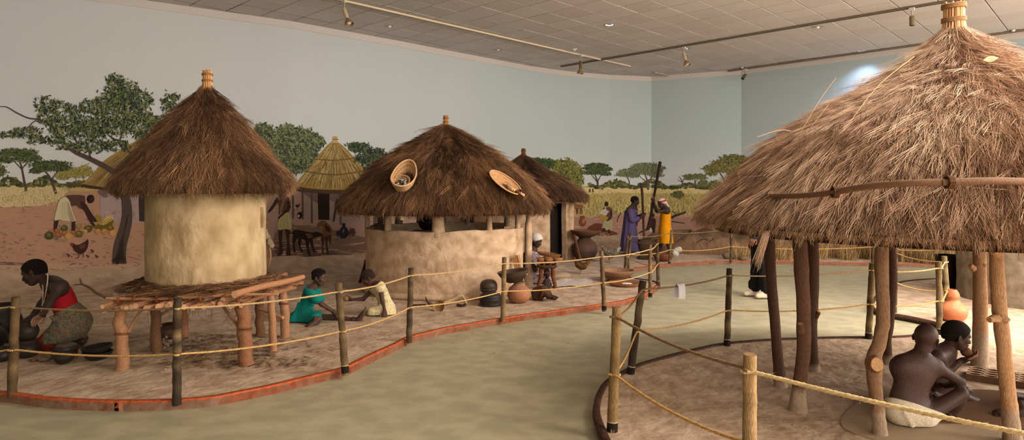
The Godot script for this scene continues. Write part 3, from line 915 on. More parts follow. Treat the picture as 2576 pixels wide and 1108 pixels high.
func paint_huts(mural: Node3D) -> void:
	var olive := [PC(164, 140, 92), PC(136, 114, 70), PC(186, 164, 112), PC(112, 92, 58)]
	# hut half behind the granary
	var mb := MB.new()
	shape(mb, [[250, 470], [253, 557], [338, 561], [366, 559], [370, 470]], PC(168, 146, 144), 0.0125, 1, 0, 0, false)
	shape(mb, [[251, 476], [366, 480], [366, 496], [340, 486], [320, 500], [290, 488], [262, 498]], PC(112, 92, 94), 0.013)
	shape(mb, [[348, 488], [366, 488], [366, 558], [350, 557]], PC(62, 54, 52), 0.0132, 1, 0, 0, false)
	for k in 26: dab(mb, rng.randf_range(255, 345), rng.randf_range(485, 555), rng.randf_range(1.5, 7), rng.randf_range(1.5, 5), PC(138, 114, 112).lerp(PC(186, 164, 160), rng.randf()), 0.0133 + 0.0001 * (k % 5))
	shape(mb, [[207, 463], [214, 472], [260, 474], [330, 480], [400, 470], [400, 360], [345, 356], [304, 378], [262, 405], [232, 440]], PC(148, 122, 70), 0.0136)
	thatch_strokes(mb, Vector2(370, 330), Vector2(210, 466), Vector2(420, 474), 420, 0.3, olive, 0.0138)
	shape(mb, [[207, 464], [250, 470], [330, 476], [330, 483], [250, 477], [212, 472]], PC(74, 58, 44), 0.0166)
	tag(obj("painted_hut", mb, M.paint, mural), "painted mauve hut with straw roof behind the granary")
	# hut between granary and kitchen hut
	mb = MB.new()
	shape(mb, [[757, 470], [760, 553], [830, 556], [915, 562], [925, 470]], PC(148, 128, 122), 0.0125, 1, 0, 0, false)
	shape(mb, [[757, 476], [925, 478], [925, 520], [870, 530], [832, 505], [800, 512], [770, 492]], PC(112, 94, 92), 0.0128)
	shape(mb, [[798, 474], [828, 474], [828, 554], [800, 553]], PC(44, 38, 36), 0.0131, 1, 0, 0, false)
	for q in [[783, 478, 562], [855, 478, 566], [736, 470, 550], [760, 476, 552]]: stroke(mb, [Vector2(q[0], q[1]), Vector2(q[0] + 1, q[2])], [5], PC(92, 78, 70), 0.0132)
	stroke(mb, [Vector2(848, 500), Vector2(838, 558)], [6, 5], PC(66, 54, 50), 0.0134)
	shape(mb, [[832, 358], [850, 358], [880, 385], [915, 425], [945, 462], [936, 476], [880, 482], [800, 481], [748, 476], [740, 468], [770, 430], [800, 392]], PC(154, 128, 70), 0.0136)
	thatch_strokes(mb, Vector2(842, 352), Vector2(742, 468), Vector2(942, 466), 640, 0.25, olive, 0.0139)
	for q in [[[786, 400], [842, 404], [890, 398]], [[768, 432], [842, 440], [918, 430]]]:
		stroke(mb, smooth([Vector2(q[0][0], q[0][1]), Vector2(q[1][0], q[1][1]), Vector2(q[2][0], q[2][1])], 5), [3], PC(112, 90, 54), 0.0172)
	shape(mb, [[742, 470], [800, 477], [880, 478], [938, 472], [936, 482], [880, 488], [800, 487], [748, 481]], PC(84, 66, 48), 0.0174)
	tag(obj("painted_hut", mb, M.paint, mural), "painted olive-thatched hut with black doorway beyond the dogs")
	mb = MB.new()
	shape(mb, [[837, 343], [848, 343], [850, 360], [835, 360]], PC(196, 164, 118), 0.0178, 1, 0, 0, false)
	for u in [840.0, 844.0]: stroke(mb, [Vector2(u, 344), Vector2(u, 358)], [0.9], PC(128, 94, 60), 0.018)
	stroke(mb, [Vector2(836, 351), Vector2(850, 351)], [1.4], PC(90, 66, 44), 0.0181)
	tag(obj("painted_topknot", mb, M.paint, mural), "painted straw topknot of the olive-thatched hut")
	# hut seen over and through the kitchen hut
	mb = MB.new()
	shape(mb, [[1128, 470], [1130, 600], [1330, 600], [1330, 470]], PC(170, 148, 128), 0.0125, 1, 0, 0, false)
	shape(mb, [[1168, 500], [1184, 500], [1184, 600], [1168, 600]], PC(50, 42, 38), 0.0128, 1, 0, 0, false)
	for u in [1196.0, 1204.0, 1240.0, 1262.0]: stroke(mb, [Vector2(u, 480), Vector2(u, 600)], [5], PC(140, 118, 98), 0.0129)
	shape(mb, [[1206, 382], [1226, 382], [1270, 420], [1330, 478], [1240, 492], [1120, 480], [1160, 425]], PC(142, 116, 66), 0.0131)
	thatch_strokes(mb, Vector2(1217, 374), Vector2(1120, 478), Vector2(1330, 476), 240, 0.25, olive, 0.0134)
	shape(mb, [[1212, 365], [1222, 365], [1224, 386], [1210, 386]], PC(178, 142, 96), 0.0166, 1, 0, 0, false)
	stroke(mb, [Vector2(1211, 373), Vector2(1223, 373)], [1.4], PC(110, 80, 54), 0.0168)
	tag(obj("painted_hut", mb, M.paint, mural), "painted hut whose straw topknot shows over the kitchen hut roof")

func paint_figures(mural: Node3D) -> void:
	var skin := PC(66, 46, 40)
	var skin2 := PC(92, 66, 56)
	# stooping figure with squashes
	var mb := MB.new()
	var s := 3.4625
	shape(mb, [[475, 390], [512, 392], [496, 480], [464, 490]], skin, 0.0186, s, 0, 440, false)
	shape(mb, [[625, 398], [656, 400], [656, 490], [624, 490]], skin, 0.0186, s, 0, 440, false)
	shape(mb, [[575, 195], [600, 178], [700, 176], [745, 192], [752, 225], [722, 265], [712, 296], [690, 290], [668, 268], [620, 275], [600, 250]], skin2, 0.0188, s, 0, 440)
	shape(mb, [[740, 320], [790, 390], [830, 440], [805, 442], [766, 380]], skin, 0.019, s, 0, 440)
	shape(mb, [[700, 240], [745, 250], [800, 340], [842, 395], [835, 412], [798, 400], [756, 340], [712, 290]], skin, 0.0192, s, 0, 440)
	dab(mb, 228, 501, 9.5, 11, PC(44, 32, 28), 0.0194, 0.3, 14)
	dab(mb, 231, 503, 6, 8, skin, 0.0196, 0.3, 12)
	stroke(mb, [Vector2(216, 495), Vector2(217, 512)], [1.8], PC(214, 204, 186), 0.0197)
	shape(mb, [[575, 195], [520, 220], [498, 290], [474, 395], [520, 390], [560, 400], [655, 404], [650, 370], [622, 290], [608, 235]], PC(204, 194, 160), 0.0199, s, 0, 440)
	shape(mb, [[590, 230], [612, 290], [648, 400], [610, 400], [590, 320]], PC(166, 152, 122), 0.02, s, 0, 440)
	for k in 5: stroke(mb, [Vector2(166 - k * 3, 505 + k * 2), Vector2(160 - k * 4 + 10, 552)], [1.4], PC(178, 166, 134), 0.0201)
	tag(obj("painted_woman", mb, M.paint, mural), "painted stooping woman in a cream skirt gathering squashes")
	mb = MB.new()
	shape(mb, [[780, 445], [830, 440], [900, 410], [985, 388], [972, 450], [930, 476], [850, 476]], PC(112, 90, 46), 0.0186, s, 0, 440)
	for q in [[870, 432, 962, 360], [890, 436, 985, 372], [880, 425, 940, 366], [905, 432, 978, 385]]: stroke(mb, [Vector2(q[0] / s, 440 + q[1] / s), Vector2(q[2] / s, 440 + q[3] / s)], [3.5, 5.5], PC(216, 186, 100), 0.0189)
	dab(mb, 248, 550, 9, 9, PC(150, 130, 52), 0.0188, 0, 14)
	tag(obj("painted_basket", mb, M.paint, mural), "painted basket of yellow maize cobs")
	var gourd := [[430, 530, 40, 74, 76, 44], [510, 525, 31, 140, 96, 60], [600, 537, 33, 196, 148, 84], [565, 510, 25, 156, 104, 62], [690, 515, 35, 112, 92, 48], [640, 505, 22, 150, 98, 60], [560, 465, 32, 92, 84, 46], [500, 490, 26, 150, 98, 58], [690, 450, 28, 150, 124, 78], [770, 470, 36, 98, 84, 40], [745, 492, 18, 186, 156, 76], [855, 495, 27, 184, 134, 82], [910, 492, 26, 180, 136, 70], [965, 465, 29, 116, 96, 44], [980, 507, 29, 206, 148, 88], [540, 445, 20, 150, 140, 130], [600, 445, 20, 160, 146, 130], [450, 493, 24, 168, 98, 72]]
	for q in gourd:
		mb = MB.new()
		var col := PC(q[3], q[4], q[5])
		dab(mb, q[0] / s, 440 + q[1] / s, q[2] / s, q[2] / s * 0.9, col, 0.0178 + 0.00001 * q[1], 0, 14)
		dab(mb, q[0] / s - 1.5, 440 + q[1] / s - 2, q[2] / s * 0.5, q[2] / s * 0.4, col.lerp(PC(236, 210, 160), 0.12), 0.0181 + 0.00001 * q[1], 0.3, 10)
		obj("painted_squash", mb, M.paint, mural)
	mb = MB.new()
	shape(mb, [[615, 602], [636, 594], [668, 612], [730, 590], [752, 572], [770, 564], [768, 612], [754, 655], [722, 686], [690, 690], [650, 662], [632, 628]], PC(66, 44, 38), 0.0186, s, 0, 440)
	shape(mb, [[690, 612], [745, 598], [740, 640], [700, 650]], PC(98, 66, 52), 0.0189, s, 0, 440)
	dab(mb, 181, 615, 4.5, 4.5, PC(142, 54, 44), 0.019, 0, 9)
	for q in [[690, 686, 684, 722], [728, 684, 726, 718], [684, 722, 676, 724], [726, 718, 720, 722]]: stroke(mb, [Vector2(q[0] / s, 440 + q[1] / s), Vector2(q[2] / s, 440 + q[3] / s)], [1.6], PC(70, 46, 40), 0.0188)
	tag(obj("painted_hen", mb, M.paint, mural), "painted dark brown hen near the tree foot")
	for q in [[600, 702], [768, 711], [808, 666], [845, 713]]:
		mb = MB.new()
		dab(mb, q[0] / s, 440 + q[1] / s, 4, 3, PC(98, 70, 60), 0.0186, 0.3, 8)
		dab(mb, q[0] / s - 3, 440 + q[1] / s - 3, 2, 2, PC(84, 60, 52), 0.0188, 0, 7)
		stroke(mb, [Vector2(q[0] / s, 442 + q[1] / s), Vector2(q[0] / s, 446 + q[1] / s)], [1], PC(84, 60, 52), 0.0187)
		obj("painted_chick", mb, M.paint, mural)
	# the man with a staff
	s = 2.9158
	mb = MB.new()
	shape(mb, [[235, 866], [263, 866], [258, 960], [266, 1046], [218, 1056], [240, 1028], [236, 950]], skin, 0.0186, s, 620, 280)
	shape(mb, [[283, 866], [316, 866], [312, 950], [322, 1056], [290, 1060], [296, 960]], skin, 0.0186, s, 620, 280)
	shape(mb, [[214, 642], [240, 626], [300, 624], [318, 650], [320, 690], [302, 750], [238, 760], [236, 700]], skin2, 0.0188, s, 620, 280)
	dab(mb, 710, 484, 11, 14, PC(48, 34, 30), 0.0189, 0, 14)
	shape(mb, [[214, 642], [230, 662], [184, 728], [158, 748], [158, 734], [192, 682]], skin, 0.019, s, 620, 280)
	shape(mb, [[240, 758], [312, 748], [328, 838], [325, 870], [280, 864], [232, 867]], PC(176, 164, 118), 0.0191, s, 620, 280)
	for k in 5: stroke(mb, [Vector2(706 + k * 4, 542), Vector2(704 + k * 5, 574)], [1], PC(140, 128, 90), 0.0193)
	stroke(mb, [Vector2(718, 492), Vector2(697, 565), Vector2(688, 590)], [1.8], PC(150, 118, 84), 0.0195)
	stroke(mb, [Vector2(714, 494), Vector2(704, 530)], [2.2], PC(128, 98, 70), 0.0195)
	shape(mb, [[300, 648], [320, 690], [316, 720], [252, 776], [232, 795], [236, 772], [292, 712]], skin, 0.0197, s, 620, 280)
	tag(obj("painted_man", mb, M.paint, mural), "painted bare-chested man in pale kilt holding a staff")
	mb = MB.new()
	var dog := PC(46, 34, 30)
	shape(mb, [[333, 888], [360, 870], [420, 880], [480, 892], [510, 884], [552, 900], [560, 914], [520, 922], [484, 936], [474, 962], [440, 952], [400, 936], [384, 938], [350, 930]], dog, 0.0186, s, 620, 280)
	stroke(mb, [Vector2(734, 588), Vector2(727, 585), Vector2(724, 588)], [2.5, 2, 1.5], dog, 0.0187)
	for q in [[[338, 915], [366, 925], [350, 985], [358, 1030], [344, 1032], [337, 980]], [[378, 932], [402, 940], [394, 990], [414, 1028], [400, 1030], [380, 985]], [[428, 940], [456, 955], [455, 1010], [470, 1056], [454, 1056], [440, 1010]], [[464, 950], [482, 945], [490, 1000], [505, 1032], [492, 1032], [477, 1000]]]: shape(mb, q, dog, 0.0187, s, 620, 280)
	shape(mb, [[425, 895], [470, 900], [490, 925], [450, 935]], PC(104, 74, 58), 0.0189, s, 620, 280)
	tag(obj("painted_dog", mb, M.paint, mural), "painted black dog sniffing at another dog")
	mb = MB.new()
	dog = PC(112, 76, 54)
	shape(mb, [[513, 832], [538, 808], [570, 805], [592, 822], [622, 860], [626, 892], [605, 912], [570, 922], [554, 900], [564, 860], [548, 845], [525, 847]], dog, 0.0192, s, 620, 280)
	for q in [[[548, 915], [571, 918], [562, 985], [562, 1042], [551, 1042], [552, 985]], [[575, 915], [602, 910], [592, 980], [602, 1046], [587, 1046], [580, 980]], [[600, 900], [620, 895], [614, 980], [606, 982]]]: shape(mb, q, PC(70, 48, 40), 0.0191, s, 620, 280)
	shape(mb, [[570, 830], [605, 850], [615, 890], [580, 880]], PC(60, 42, 36), 0.0194, s, 620, 280)
	tag(obj("painted_dog", mb, M.paint, mural), "painted tan dog raising its muzzle")
	for q in [["painted tall black water jar", [[699, 824], [724, 824], [722, 845], [742, 870], [746, 900], [726, 930], [694, 931], [679, 905], [682, 870], [700, 845]], PC(42, 46, 50)], ["painted small black jar at the tall jar's side", [[664, 878], [674, 876], [680, 895], [676, 914], [662, 914], [655, 895]], PC(50, 48, 50)], ["painted round brown pot on the yard", [[752, 862], [792, 862], [790, 872], [798, 888], [786, 913], [758, 913], [747, 888], [756, 872]], PC(84, 60, 50)]]:
		mb = MB.new()
		shape(mb, q[1], q[2], 0.0186, s, 620, 280)
		dab(mb, 620 + q[1][0][0] / s + 3, 280 + (q[1][0][1] + 55) / s, 2.5, 6, q[2].lerp(PC(150, 160, 170), 0.3), 0.0189, 0.2)
		tag(obj("painted_jar", mb, M.paint, mural), q[0])
	for q in [[370, 697, 14, 9, "painted hen by the hut wall"], [388, 764, 20, 26, "painted black and white hen standing by the hut posts"]]:
		mb = MB.new()
		dab(mb, 620 + q[0] / s, 280 + q[1] / s, q[2] / s, q[3] / s, PC(46, 38, 36), 0.0186, 0.2, 10)
		dab(mb, 620 + (q[0] + q[2]) / s, 280 + (q[1] - q[3]) / s, 2.5, 3, PC(96, 50, 44), 0.0188)
		if q[2] == 20: dab(mb, 620 + q[0] / s - 3, 280 + q[1] / s + 2, 2.5, 4, PC(188, 180, 170), 0.019)
		stroke(mb, [Vector2(620 + q[0] / s, 280 + (q[1] + q[3]) / s), Vector2(620 + q[0] / s, 284 + (q[1] + q[3]) / s)], [1], PC(60, 46, 40), 0.0187)
		tag(obj("painted_hen", mb, M.paint, mural), q[4])
	# seen through the openings of the kitchen hut
	for q in [[1004, 1], [1062, 0]]:
		mb = MB.new()
		shape(mb, [[q[0] - 9, 500], [q[0] + 9, 500], [q[0] + 11, 556], [q[0] - 11, 556]], PC(196, 190, 140), 0.0186, 1, 0, 0, false)
		for dx in [-6.0, 5.0]: stroke(mb, [Vector2(q[0] + dx, 554), Vector2(q[0] + dx + 1, 600)], [6, 4], skin, 0.0188)
		shape(mb, [[q[0] - 9, 455], [q[0] + 9, 455], [q[0] + 8, 502], [q[0] - 8, 502]], skin2, 0.0187)
		dab(mb, q[0], 444, 8, 10, PC(48, 34, 30), 0.0188, 0, 12)
		tag(obj("painted_woman", mb, M.paint, mural), "painted woman in pale skirt seen through the kitchen hut" if q[1] else "painted woman in cream skirt beside the dark round pot")
	# winnowing woman and the threshing mat
	s = 3.4625
	mb = MB.new()
	shape(mb, [[300, 650], [340, 630], [400, 640], [460, 690], [520, 712], [530, 755], [430, 802], [350, 790], [260, 720], [268, 672]], PC(106, 62, 44), 0.0176, s, 1400, 380)
	for k in 130: dab(mb, 1400 + rng.randfn(400, 40) / s, 380 + rng.randfn(735, 18) / s, 0.9, 0.6, PC(196, 164, 130), 0.018, 0, 5)
	tag(obj("painted_mat", mb, M.paint, mural), "painted red-brown threshing mat with spilled grain")
	mb = MB.new()
	shape(mb, [[420, 602], [470, 585], [486, 640], [482, 692], [440, 690], [396, 682], [400, 640]], PC(164, 156, 118), 0.0186, s, 1400, 380)
	dab(mb, 1400 + 408 / s, 380 + 690 / s, 4.8, 5.5, skin, 0.0188, 0, 12)
	dab(mb, 1400 + 458 / s, 380 + 703 / s, 5, 5.5, skin, 0.0188, 0, 12)
	shape(mb, [[404, 502], [430, 490], [470, 494], [484, 530], [477, 582], [450, 602], [424, 560]], skin2, 0.0187, s, 1400, 380)
	dab(mb, 1400 + 432 / s, 380 + 463 / s, 5, 6.4, PC(52, 36, 32), 0.0189, 0, 14)
	dab(mb, 1400 + 406 / s, 380 + 580 / s, 13, 7.5, PC(158, 132, 66), 0.0191, 0.5, 16)
	for k in 60: dab(mb, 1400 + rng.randfn(410, 18) / s, 380 + rng.randfn(532, 14) / s, rng.randf_range(0.8, 2.6), rng.randf_range(0.6, 2), PC(206, 192, 178), 0.0193 + 0.0001 * (k % 4), 0, 6)
	shape(mb, [[466, 520], [484, 540], [476, 590], [440, 612], [436, 600], [462, 578]], skin, 0.0198, s, 1400, 380)
	tag(obj("painted_woman", mb, M.paint, mural), "painted kneeling woman tossing grain in a round basket")
	mb = MB.new()
	stroke(mb, [Vector2(1529, 610), Vector2(1545, 605), Vector2(1562, 600)], [7, 6, 5], PC(176, 160, 144), 0.0186)
	tag(obj("painted_log", mb, M.paint, mural), "painted pale log near the kneeling woman")
	mb = MB.new()
	shape(mb, [[202, 568], [244, 568], [240, 590], [254, 612], [250, 640], [226, 658], [200, 645], [192, 612], [205, 590]], PC(116, 72, 52), 0.0186, s, 1400, 380)
	dab(mb, 1400 + 232 / s, 380 + 612 / s, 4, 6, PC(160, 108, 82), 0.0189, 0.2)
	tag(obj("painted_jar", mb, M.paint, mural), "painted reddish pot at the mud hut's door post")
	mb = MB.new()
	shape(mb, [[150, 468], [226, 470], [222, 502], [196, 506], [150, 506]], PC(132, 90, 62), 0.0186, s, 1400, 380)
	for q in [[170, 500, 176, 552], [182, 500, 182, 545], [206, 500, 204, 552], [216, 498, 220, 550]]: stroke(mb, [Vector2(1400 + q[0] / s, 380 + q[1] / s), Vector2(1400 + q[2] / s, 380 + q[3] / s)], [2.4], PC(104, 70, 50), 0.0187)
	tag(obj("painted_goat", mb, M.paint, mural), "painted brown goat behind the mud hut")
	mb = MB.new()
	dab(mb, 1400 + 838 / s, 380 + 562 / s, 4.5, 5.5, PC(50, 36, 32), 0.0186, 0, 12)
	shape(mb, [[806, 600], [838, 584], [866, 600], [862, 668], [852, 745], [842, 742], [838, 690], [800, 690], [716, 718], [722, 706], [790, 668]], skin, 0.0188, s, 1400, 380)
	dab(mb, 1400 + 822 / s, 380 + 688 / s, 5, 5, PC(186, 182, 178), 0.019, 0, 10)
	tag(obj("painted_child", mb, M.paint, mural), "painted seated child between the two pounding women")
	mb = MB.new()
	shape(mb, [[676, 480], [700, 478], [706, 560], [704, 650], [694, 650], [690, 560]], skin, 0.0186, s, 1400, 380)
	shape(mb, [[676, 520], [698, 518], [700, 560], [680, 556]], PC(196, 190, 182), 0.0189, s, 1400, 380)
	tag(obj("painted_child", mb, M.paint, mural), "painted standing child in white at the purple robe's edge")
	for q in [[288, 345], [314, 345]]:
		mb = MB.new()
		stroke(mb, [Vector2(1400 + q[0] / s, 380 + (q[1] - 16) / s), Vector2(1400 + q[0] / s, 380 + (q[1] + 14) / s)], [2.6, 3.4], PC(78, 52, 46), 0.0186)
		obj("painted_walker", mb, M.paint, mural)

# ================================================================ display grounds and kerbs
func plan_of(pix: Array, y := GY) -> Array:
	var out := []
	for p in pix:
		var w := gp(p[0], p[1], y)
		out.append(Vector2(w.x, -w.z))
	return out

func kerb(edge: Array, mat_: Material, label: String, n: int, inward: float) -> void:
	var mb := MB.new()
	var m := edge.size()
	var rows := [[0.0, -0.02], [0.0, GY + 0.006], [0.008, GY + 0.014], [0.05, GY + 0.014], [0.056, GY - 0.02]]
	var base := mb.v.size()
	for k in m:
		var t: Vector2 = (edge[mini(k + 1, m - 1)] - edge[maxi(k - 1, 0)]).normalized()
		var nn := Vector2(-t.y, t.x) * inward
		for r in rows: mb.vert(flat(edge[k] + nn * r[0], r[1]), Color.WHITE)
		if k > 0:
			for r in rows.size() - 1:
				var a := base + (k - 1) * rows.size() + r
				mb.quad(a, a + 1, a + 1 + rows.size(), a + rows.size())
	structure("trim_%d" % n, mb, mat_, label)

func ground_plate(called: String, edge: Array, label: String) -> void:
	var mb := MB.new()
	var poly := PackedVector2Array(edge)
	slab(mb, poly, GY, Color.WHITE)
	for k in poly.size():
		var a := poly[k]
		var b := poly[(k + 1) % poly.size()]
		mb.flat_quad(flat(a, 0), flat(b, 0), flat(b, GY), flat(a, GY), Color.WHITE)
	structure(called, mb, M.sand, label)

var sand_left := PackedVector2Array()
var sand_right := PackedVector2Array()

func build_grounds() -> void:
	var left := smooth(plan_of([[-260, 972], [-120, 984], [0, 993], [100, 1006], [180, 1012], [250, 1015], [350, 1015], [445, 1012], [530, 1005], [600, 992], [680, 976], [760, 957], [830, 940], [868, 930], [910, 910], [960, 886], [1000, 868], [1030, 852], [1075, 840], [1120, 829], [1200, 815], [1300, 798], [1400, 785], [1518, 768], [1570, 760], [1610, 748], [1638, 734], [1655, 722]]), 5)
	var tip := smooth(plan_of([[1655, 722], [1661, 717], [1656, 712], [1640, 707], [1600, 701.5], [1576, 697], [1570, 691], [1576, 684.5], [1590, 679.5]]), 5)
	var far := smooth(plan_of([[1590, 679.5], [1612, 675], [1640, 671], [1700, 665], [1770, 661], [1850, 658], [1950, 659], [2050, 661], [2190, 664], [2300, 666], [2400, 669], [2576, 674], [2680, 678]]), 5)
	var edge := left + tip.slice(1) + far.slice(1)
	pass
	for k in range(W.size() - 2, 0, -1):
		edge.append(W[k])
	edge.append(Vector2(-9.4, 7.0))
	sand_left = PackedVector2Array(edge)
	ground_plate("floor_display", edge, "dry trodden sand of the village display")
	kerb(left, M.kerb_red, "terracotta red painted kerb edging the village display", 4, 1.0)
	kerb(tip, M.kerb_dark, "dark kerb round the end of the village display", 5, 1.0)
	kerb(far, M.kerb_red, "terracotta red kerb edging the far side of the path", 6, 1.0)
	var isle := smooth(plan_of([[3300, 2100], [2600, 1850], [2150, 1620], [1880, 1450], [1700, 1300], [1590, 1190], [1540, 1115], [1516, 1062], [1510, 1030], [1516, 998], [1536, 965], [1580, 938], [1620, 920], [1700, 897], [1770, 880], [1830, 868], [1950, 858], [2100, 853], [2190, 852], [2260, 851], [2330, 845], [2366, 833], [2374, 823]]), 5)
	var rear := smooth(plan_of([[2374, 823], [2362, 814], [2300, 800], [2250, 791], [2218, 784], [2203, 777], [2199, 769], [2206, 754], [2228, 732], [2262, 714], [2300, 707], [2360, 703], [2450, 700], [2576, 698], [2760, 700]]), 5)
	edge = isle + rear.slice(1) + [Vector2(12.6, 11.0), Vector2(12.6, 1.0), Vector2(3.2, 1.0)]
	sand_right = PackedVector2Array(edge)
	ground_plate("floor_island", edge, "dry trodden sand under the open shelter")
	kerb(isle, M.kerb_dark, "low dark kerb round the sand under the open shelter", 7, 1.0)
	kerb(rear, M.kerb_dark, "dark brown kerb beside the orange gourd", 8, 1.0)

# ================================================================ thatch
var bundles := []      # shared straw bundle meshes

func straw_bundle(seed_: int, count: int, wild: float) -> ArrayMesh:
	# straws run along +y from 0 to 1, spread over x and z in -0.5..0.5
	var r := RandomNumberGenerator.new()
	r.seed = seed_
	var mb := MB.new()
	for s in count:
		var x := r.randf_range(-0.5, 0.5)
		var z := r.randf_range(-0.25, 0.4)
		var y0 := r.randf_range(-0.1, 0.25)
		var y1 := r.randf_range(0.65, 1.08)
		var w := r.randf_range(0.045, 0.095)
		var lean := r.randf_range(-wild, wild)
		var curl := r.randf_range(-wild, wild)
		var lift := r.randf_range(-0.3, 0.9) * wild
		var tone := r.randf_range(0.5, 1.3)
		var warm := r.randf_range(0.92, 1.06)
		var col := Color(tone, tone * warm, tone * warm * warm)
		var prev := -1
		for k in 4:
			var t := k / 3.0
			var at := Vector3(x + lean * t + curl * sin(t * PI) * 0.6, lerpf(y0, y1, t), z + lift * t * t)
			var ww := w * (1.0 - 0.45 * t)
			var base := mb.v.size()
			mb.vert(at + Vector3(-ww * 0.5, 0, -ww * 0.3), col)
			mb.vert(at + Vector3(ww * 0.5, 0, -ww * 0.3), col)
			mb.vert(at + Vector3(0, 0, ww * 0.55), col)
			if prev >= 0:
				for e in 3:
					var g := (e + 1) % 3
					mb.quad(prev + e, prev + g, base + g, base + e)
			prev = base
	return mb.mesh()

func make_bundles() -> void:
	for k in 3: bundles.append(straw_bundle(100 + k, 7, 0.35))
	for k in 2: bundles.append(straw_bundle(200 + k, 6, 0.95))

func profile_at(prof: Array, t: float) -> Array:      # t = 0 top .. 1 eave, by slant length: [radius, height, slope direction]
	var total := 0.0
	for k in prof.size() - 1: total += prof[k].distance_to(prof[k + 1])
	var want := t * total
	for k in prof.size() - 1:
		var l: float = prof[k].distance_to(prof[k + 1])
		if want <= l or k == prof.size() - 2:
			var p: Vector2 = prof[k].lerp(prof[k + 1], want / l)
			return [p.x, p.y, (prof[k + 1] - prof[k]).normalized()]
		want -= l
	return []

class Straws:
	var t := [[], [], [], [], []]
	var c := [[], [], [], [], []]

func put_bundle(st: Straws, kind: int, at: Vector3, down: Vector3, normal: Vector3, long: float, wide: float, col: Color) -> void:
	var y := down.normalized()
	var x := y.cross(normal).normalized()
	var z := x.cross(y).normalized()
	st.t[kind].append(Transform3D(Basis(x * wide, y * long, z * wide), at))
	st.c[kind].append(col)

func commit_straws(st: Straws, called: String, parent: Node3D, label := "") -> void:
	for k in 5:
		if st.t[k].is_empty(): continue
		var mm := MultiMesh.new()
		mm.transform_format = MultiMesh.TRANSFORM_3D
		mm.use_colors = true
		mm.mesh = bundles[k]
		mm.instance_count = st.t[k].size()
		var shift := origin_of(parent)
		for j in st.t[k].size():
			var tr: Transform3D = st.t[k][j]
			tr.origin -= shift
			mm.set_instance_transform(j, tr)
			mm.set_instance_color(j, st.c[k][j])
		var o := MultiMeshInstance3D.new()
		o.name = called
		o.multimesh = mm
		o.material_override = M.straw
		o.set_meta("kind", "stuff")
		if label: o.set_meta("label", label)
		parent.add_child(o, true)

# prof: Vector2(radius, height) from the top to the eave. count = bundles
func thatch(roof: Node3D, centre: Vector3, prof: Array, count: int, long: Vector2, wide: Vector2, palette: Array, eave: int, wild := 0.25, front := 0.62) -> void:
	var st := Straws.new()
	var r_max: float = prof[prof.size() - 1].x
	var patch := noise(0.9, 77)
	var slant := 0.0
	for k in prof.size() - 1: slant += prof[k].distance_to(prof[k + 1])
	for k in count + eave:
		var at_eave := k >= count
		var t := 1.0
		for tries in 40:
			t = rng.randf()
			if rng.randf() < profile_at(prof, t)[0] / r_max + 0.05: break
		if at_eave: t = rng.randf_range(0.9, 1.0)
		var l := rng.randf_range(long.x, long.y) * (rng.randf_range(0.45, 0.75) if at_eave else 1.0)
		t = minf(t, 1.0 - (l * 0.5 - (rng.randf_range(0.03, 0.1) if at_eave else rng.randf_range(-0.03, 0.05))) / slant)      # the ends come down to the eave
		t = maxf(t, l * 0.5 / slant)
		# the side towards the visitor is laid thicker
		var a := rng.randf() * TAU
		if sin(a) < -0.25 and rng.randf() < front: a = -a
		var p := profile_at(prof, t)
		var out := Vector3(cos(a), 0, sin(a))
		var down: Vector3 = out * p[2].x + Vector3.UP * p[2].y
		var nrm: Vector3 = out * -p[2].y + Vector3.UP * p[2].x
		var side := out.cross(Vector3.UP)
		var at: Vector3 = centre + out * (p[0] + rng.randf_range(-0.02, 0.02)) + Vector3.UP * p[1] + nrm * rng.randf_range(0.0, 0.03)
		var lean := rng.randfn(0.0, wild)
		var lift := rng.randf_range(-0.02, 0.1) if rng.randf() < 0.85 else rng.randf_range(0.1, 0.3)
		if at_eave:
			lift = rng.randf_range(-0.35, 0.04)
		at -= down * l * 0.5
		var w := rng.randf_range(wide.x, wide.y)
		var q := patch.get_noise_3dv(at * 1.5)
		var mix := clampf(rng.randfn(0.4 + q * 0.6, 0.25), 0, 1)
		var col: Color = palette[0].lerp(palette[1], minf(mix * 2, 1)) if mix < 0.5 else palette[1].lerp(palette[2], mix * 2 - 1)
		if at_eave: down = down.lerp(Vector3.DOWN, rng.randf_range(0.0, 0.5))
		put_bundle(st, (rng.randi() % 3) if rng.randf() < 0.58 else 3 + rng.randi() % 2, at, (down + side * lean + nrm * lift), nrm, l, w, col)
	commit_straws(st, "straw", roof)

func roof_shell(parent: Node3D, centre: Vector3, prof: Array, thick: float, m: Material) -> MeshInstance3D:
	var mb := MB.new()
	var p := []
	for k in prof.size(): p.append(prof[k] - Vector2(0.015, 0.02))
	var e: Vector2 = prof[prof.size() - 1]
	p.append(e + Vector2(-0.05, -0.02))
	p.append(e + Vector2(-thick * 1.2, -0.03))
	for k in range(prof.size() - 2, -1, -1): p.append(Vector2(maxf(prof[k].x - thick * 0.9, 0.0), prof[k].y - thick))
	lathe(mb, centre, p, 48, Color.WHITE, 0, TAU, 0.03, noise(0.04, 91))
	return obj("roof", mb, m, parent)

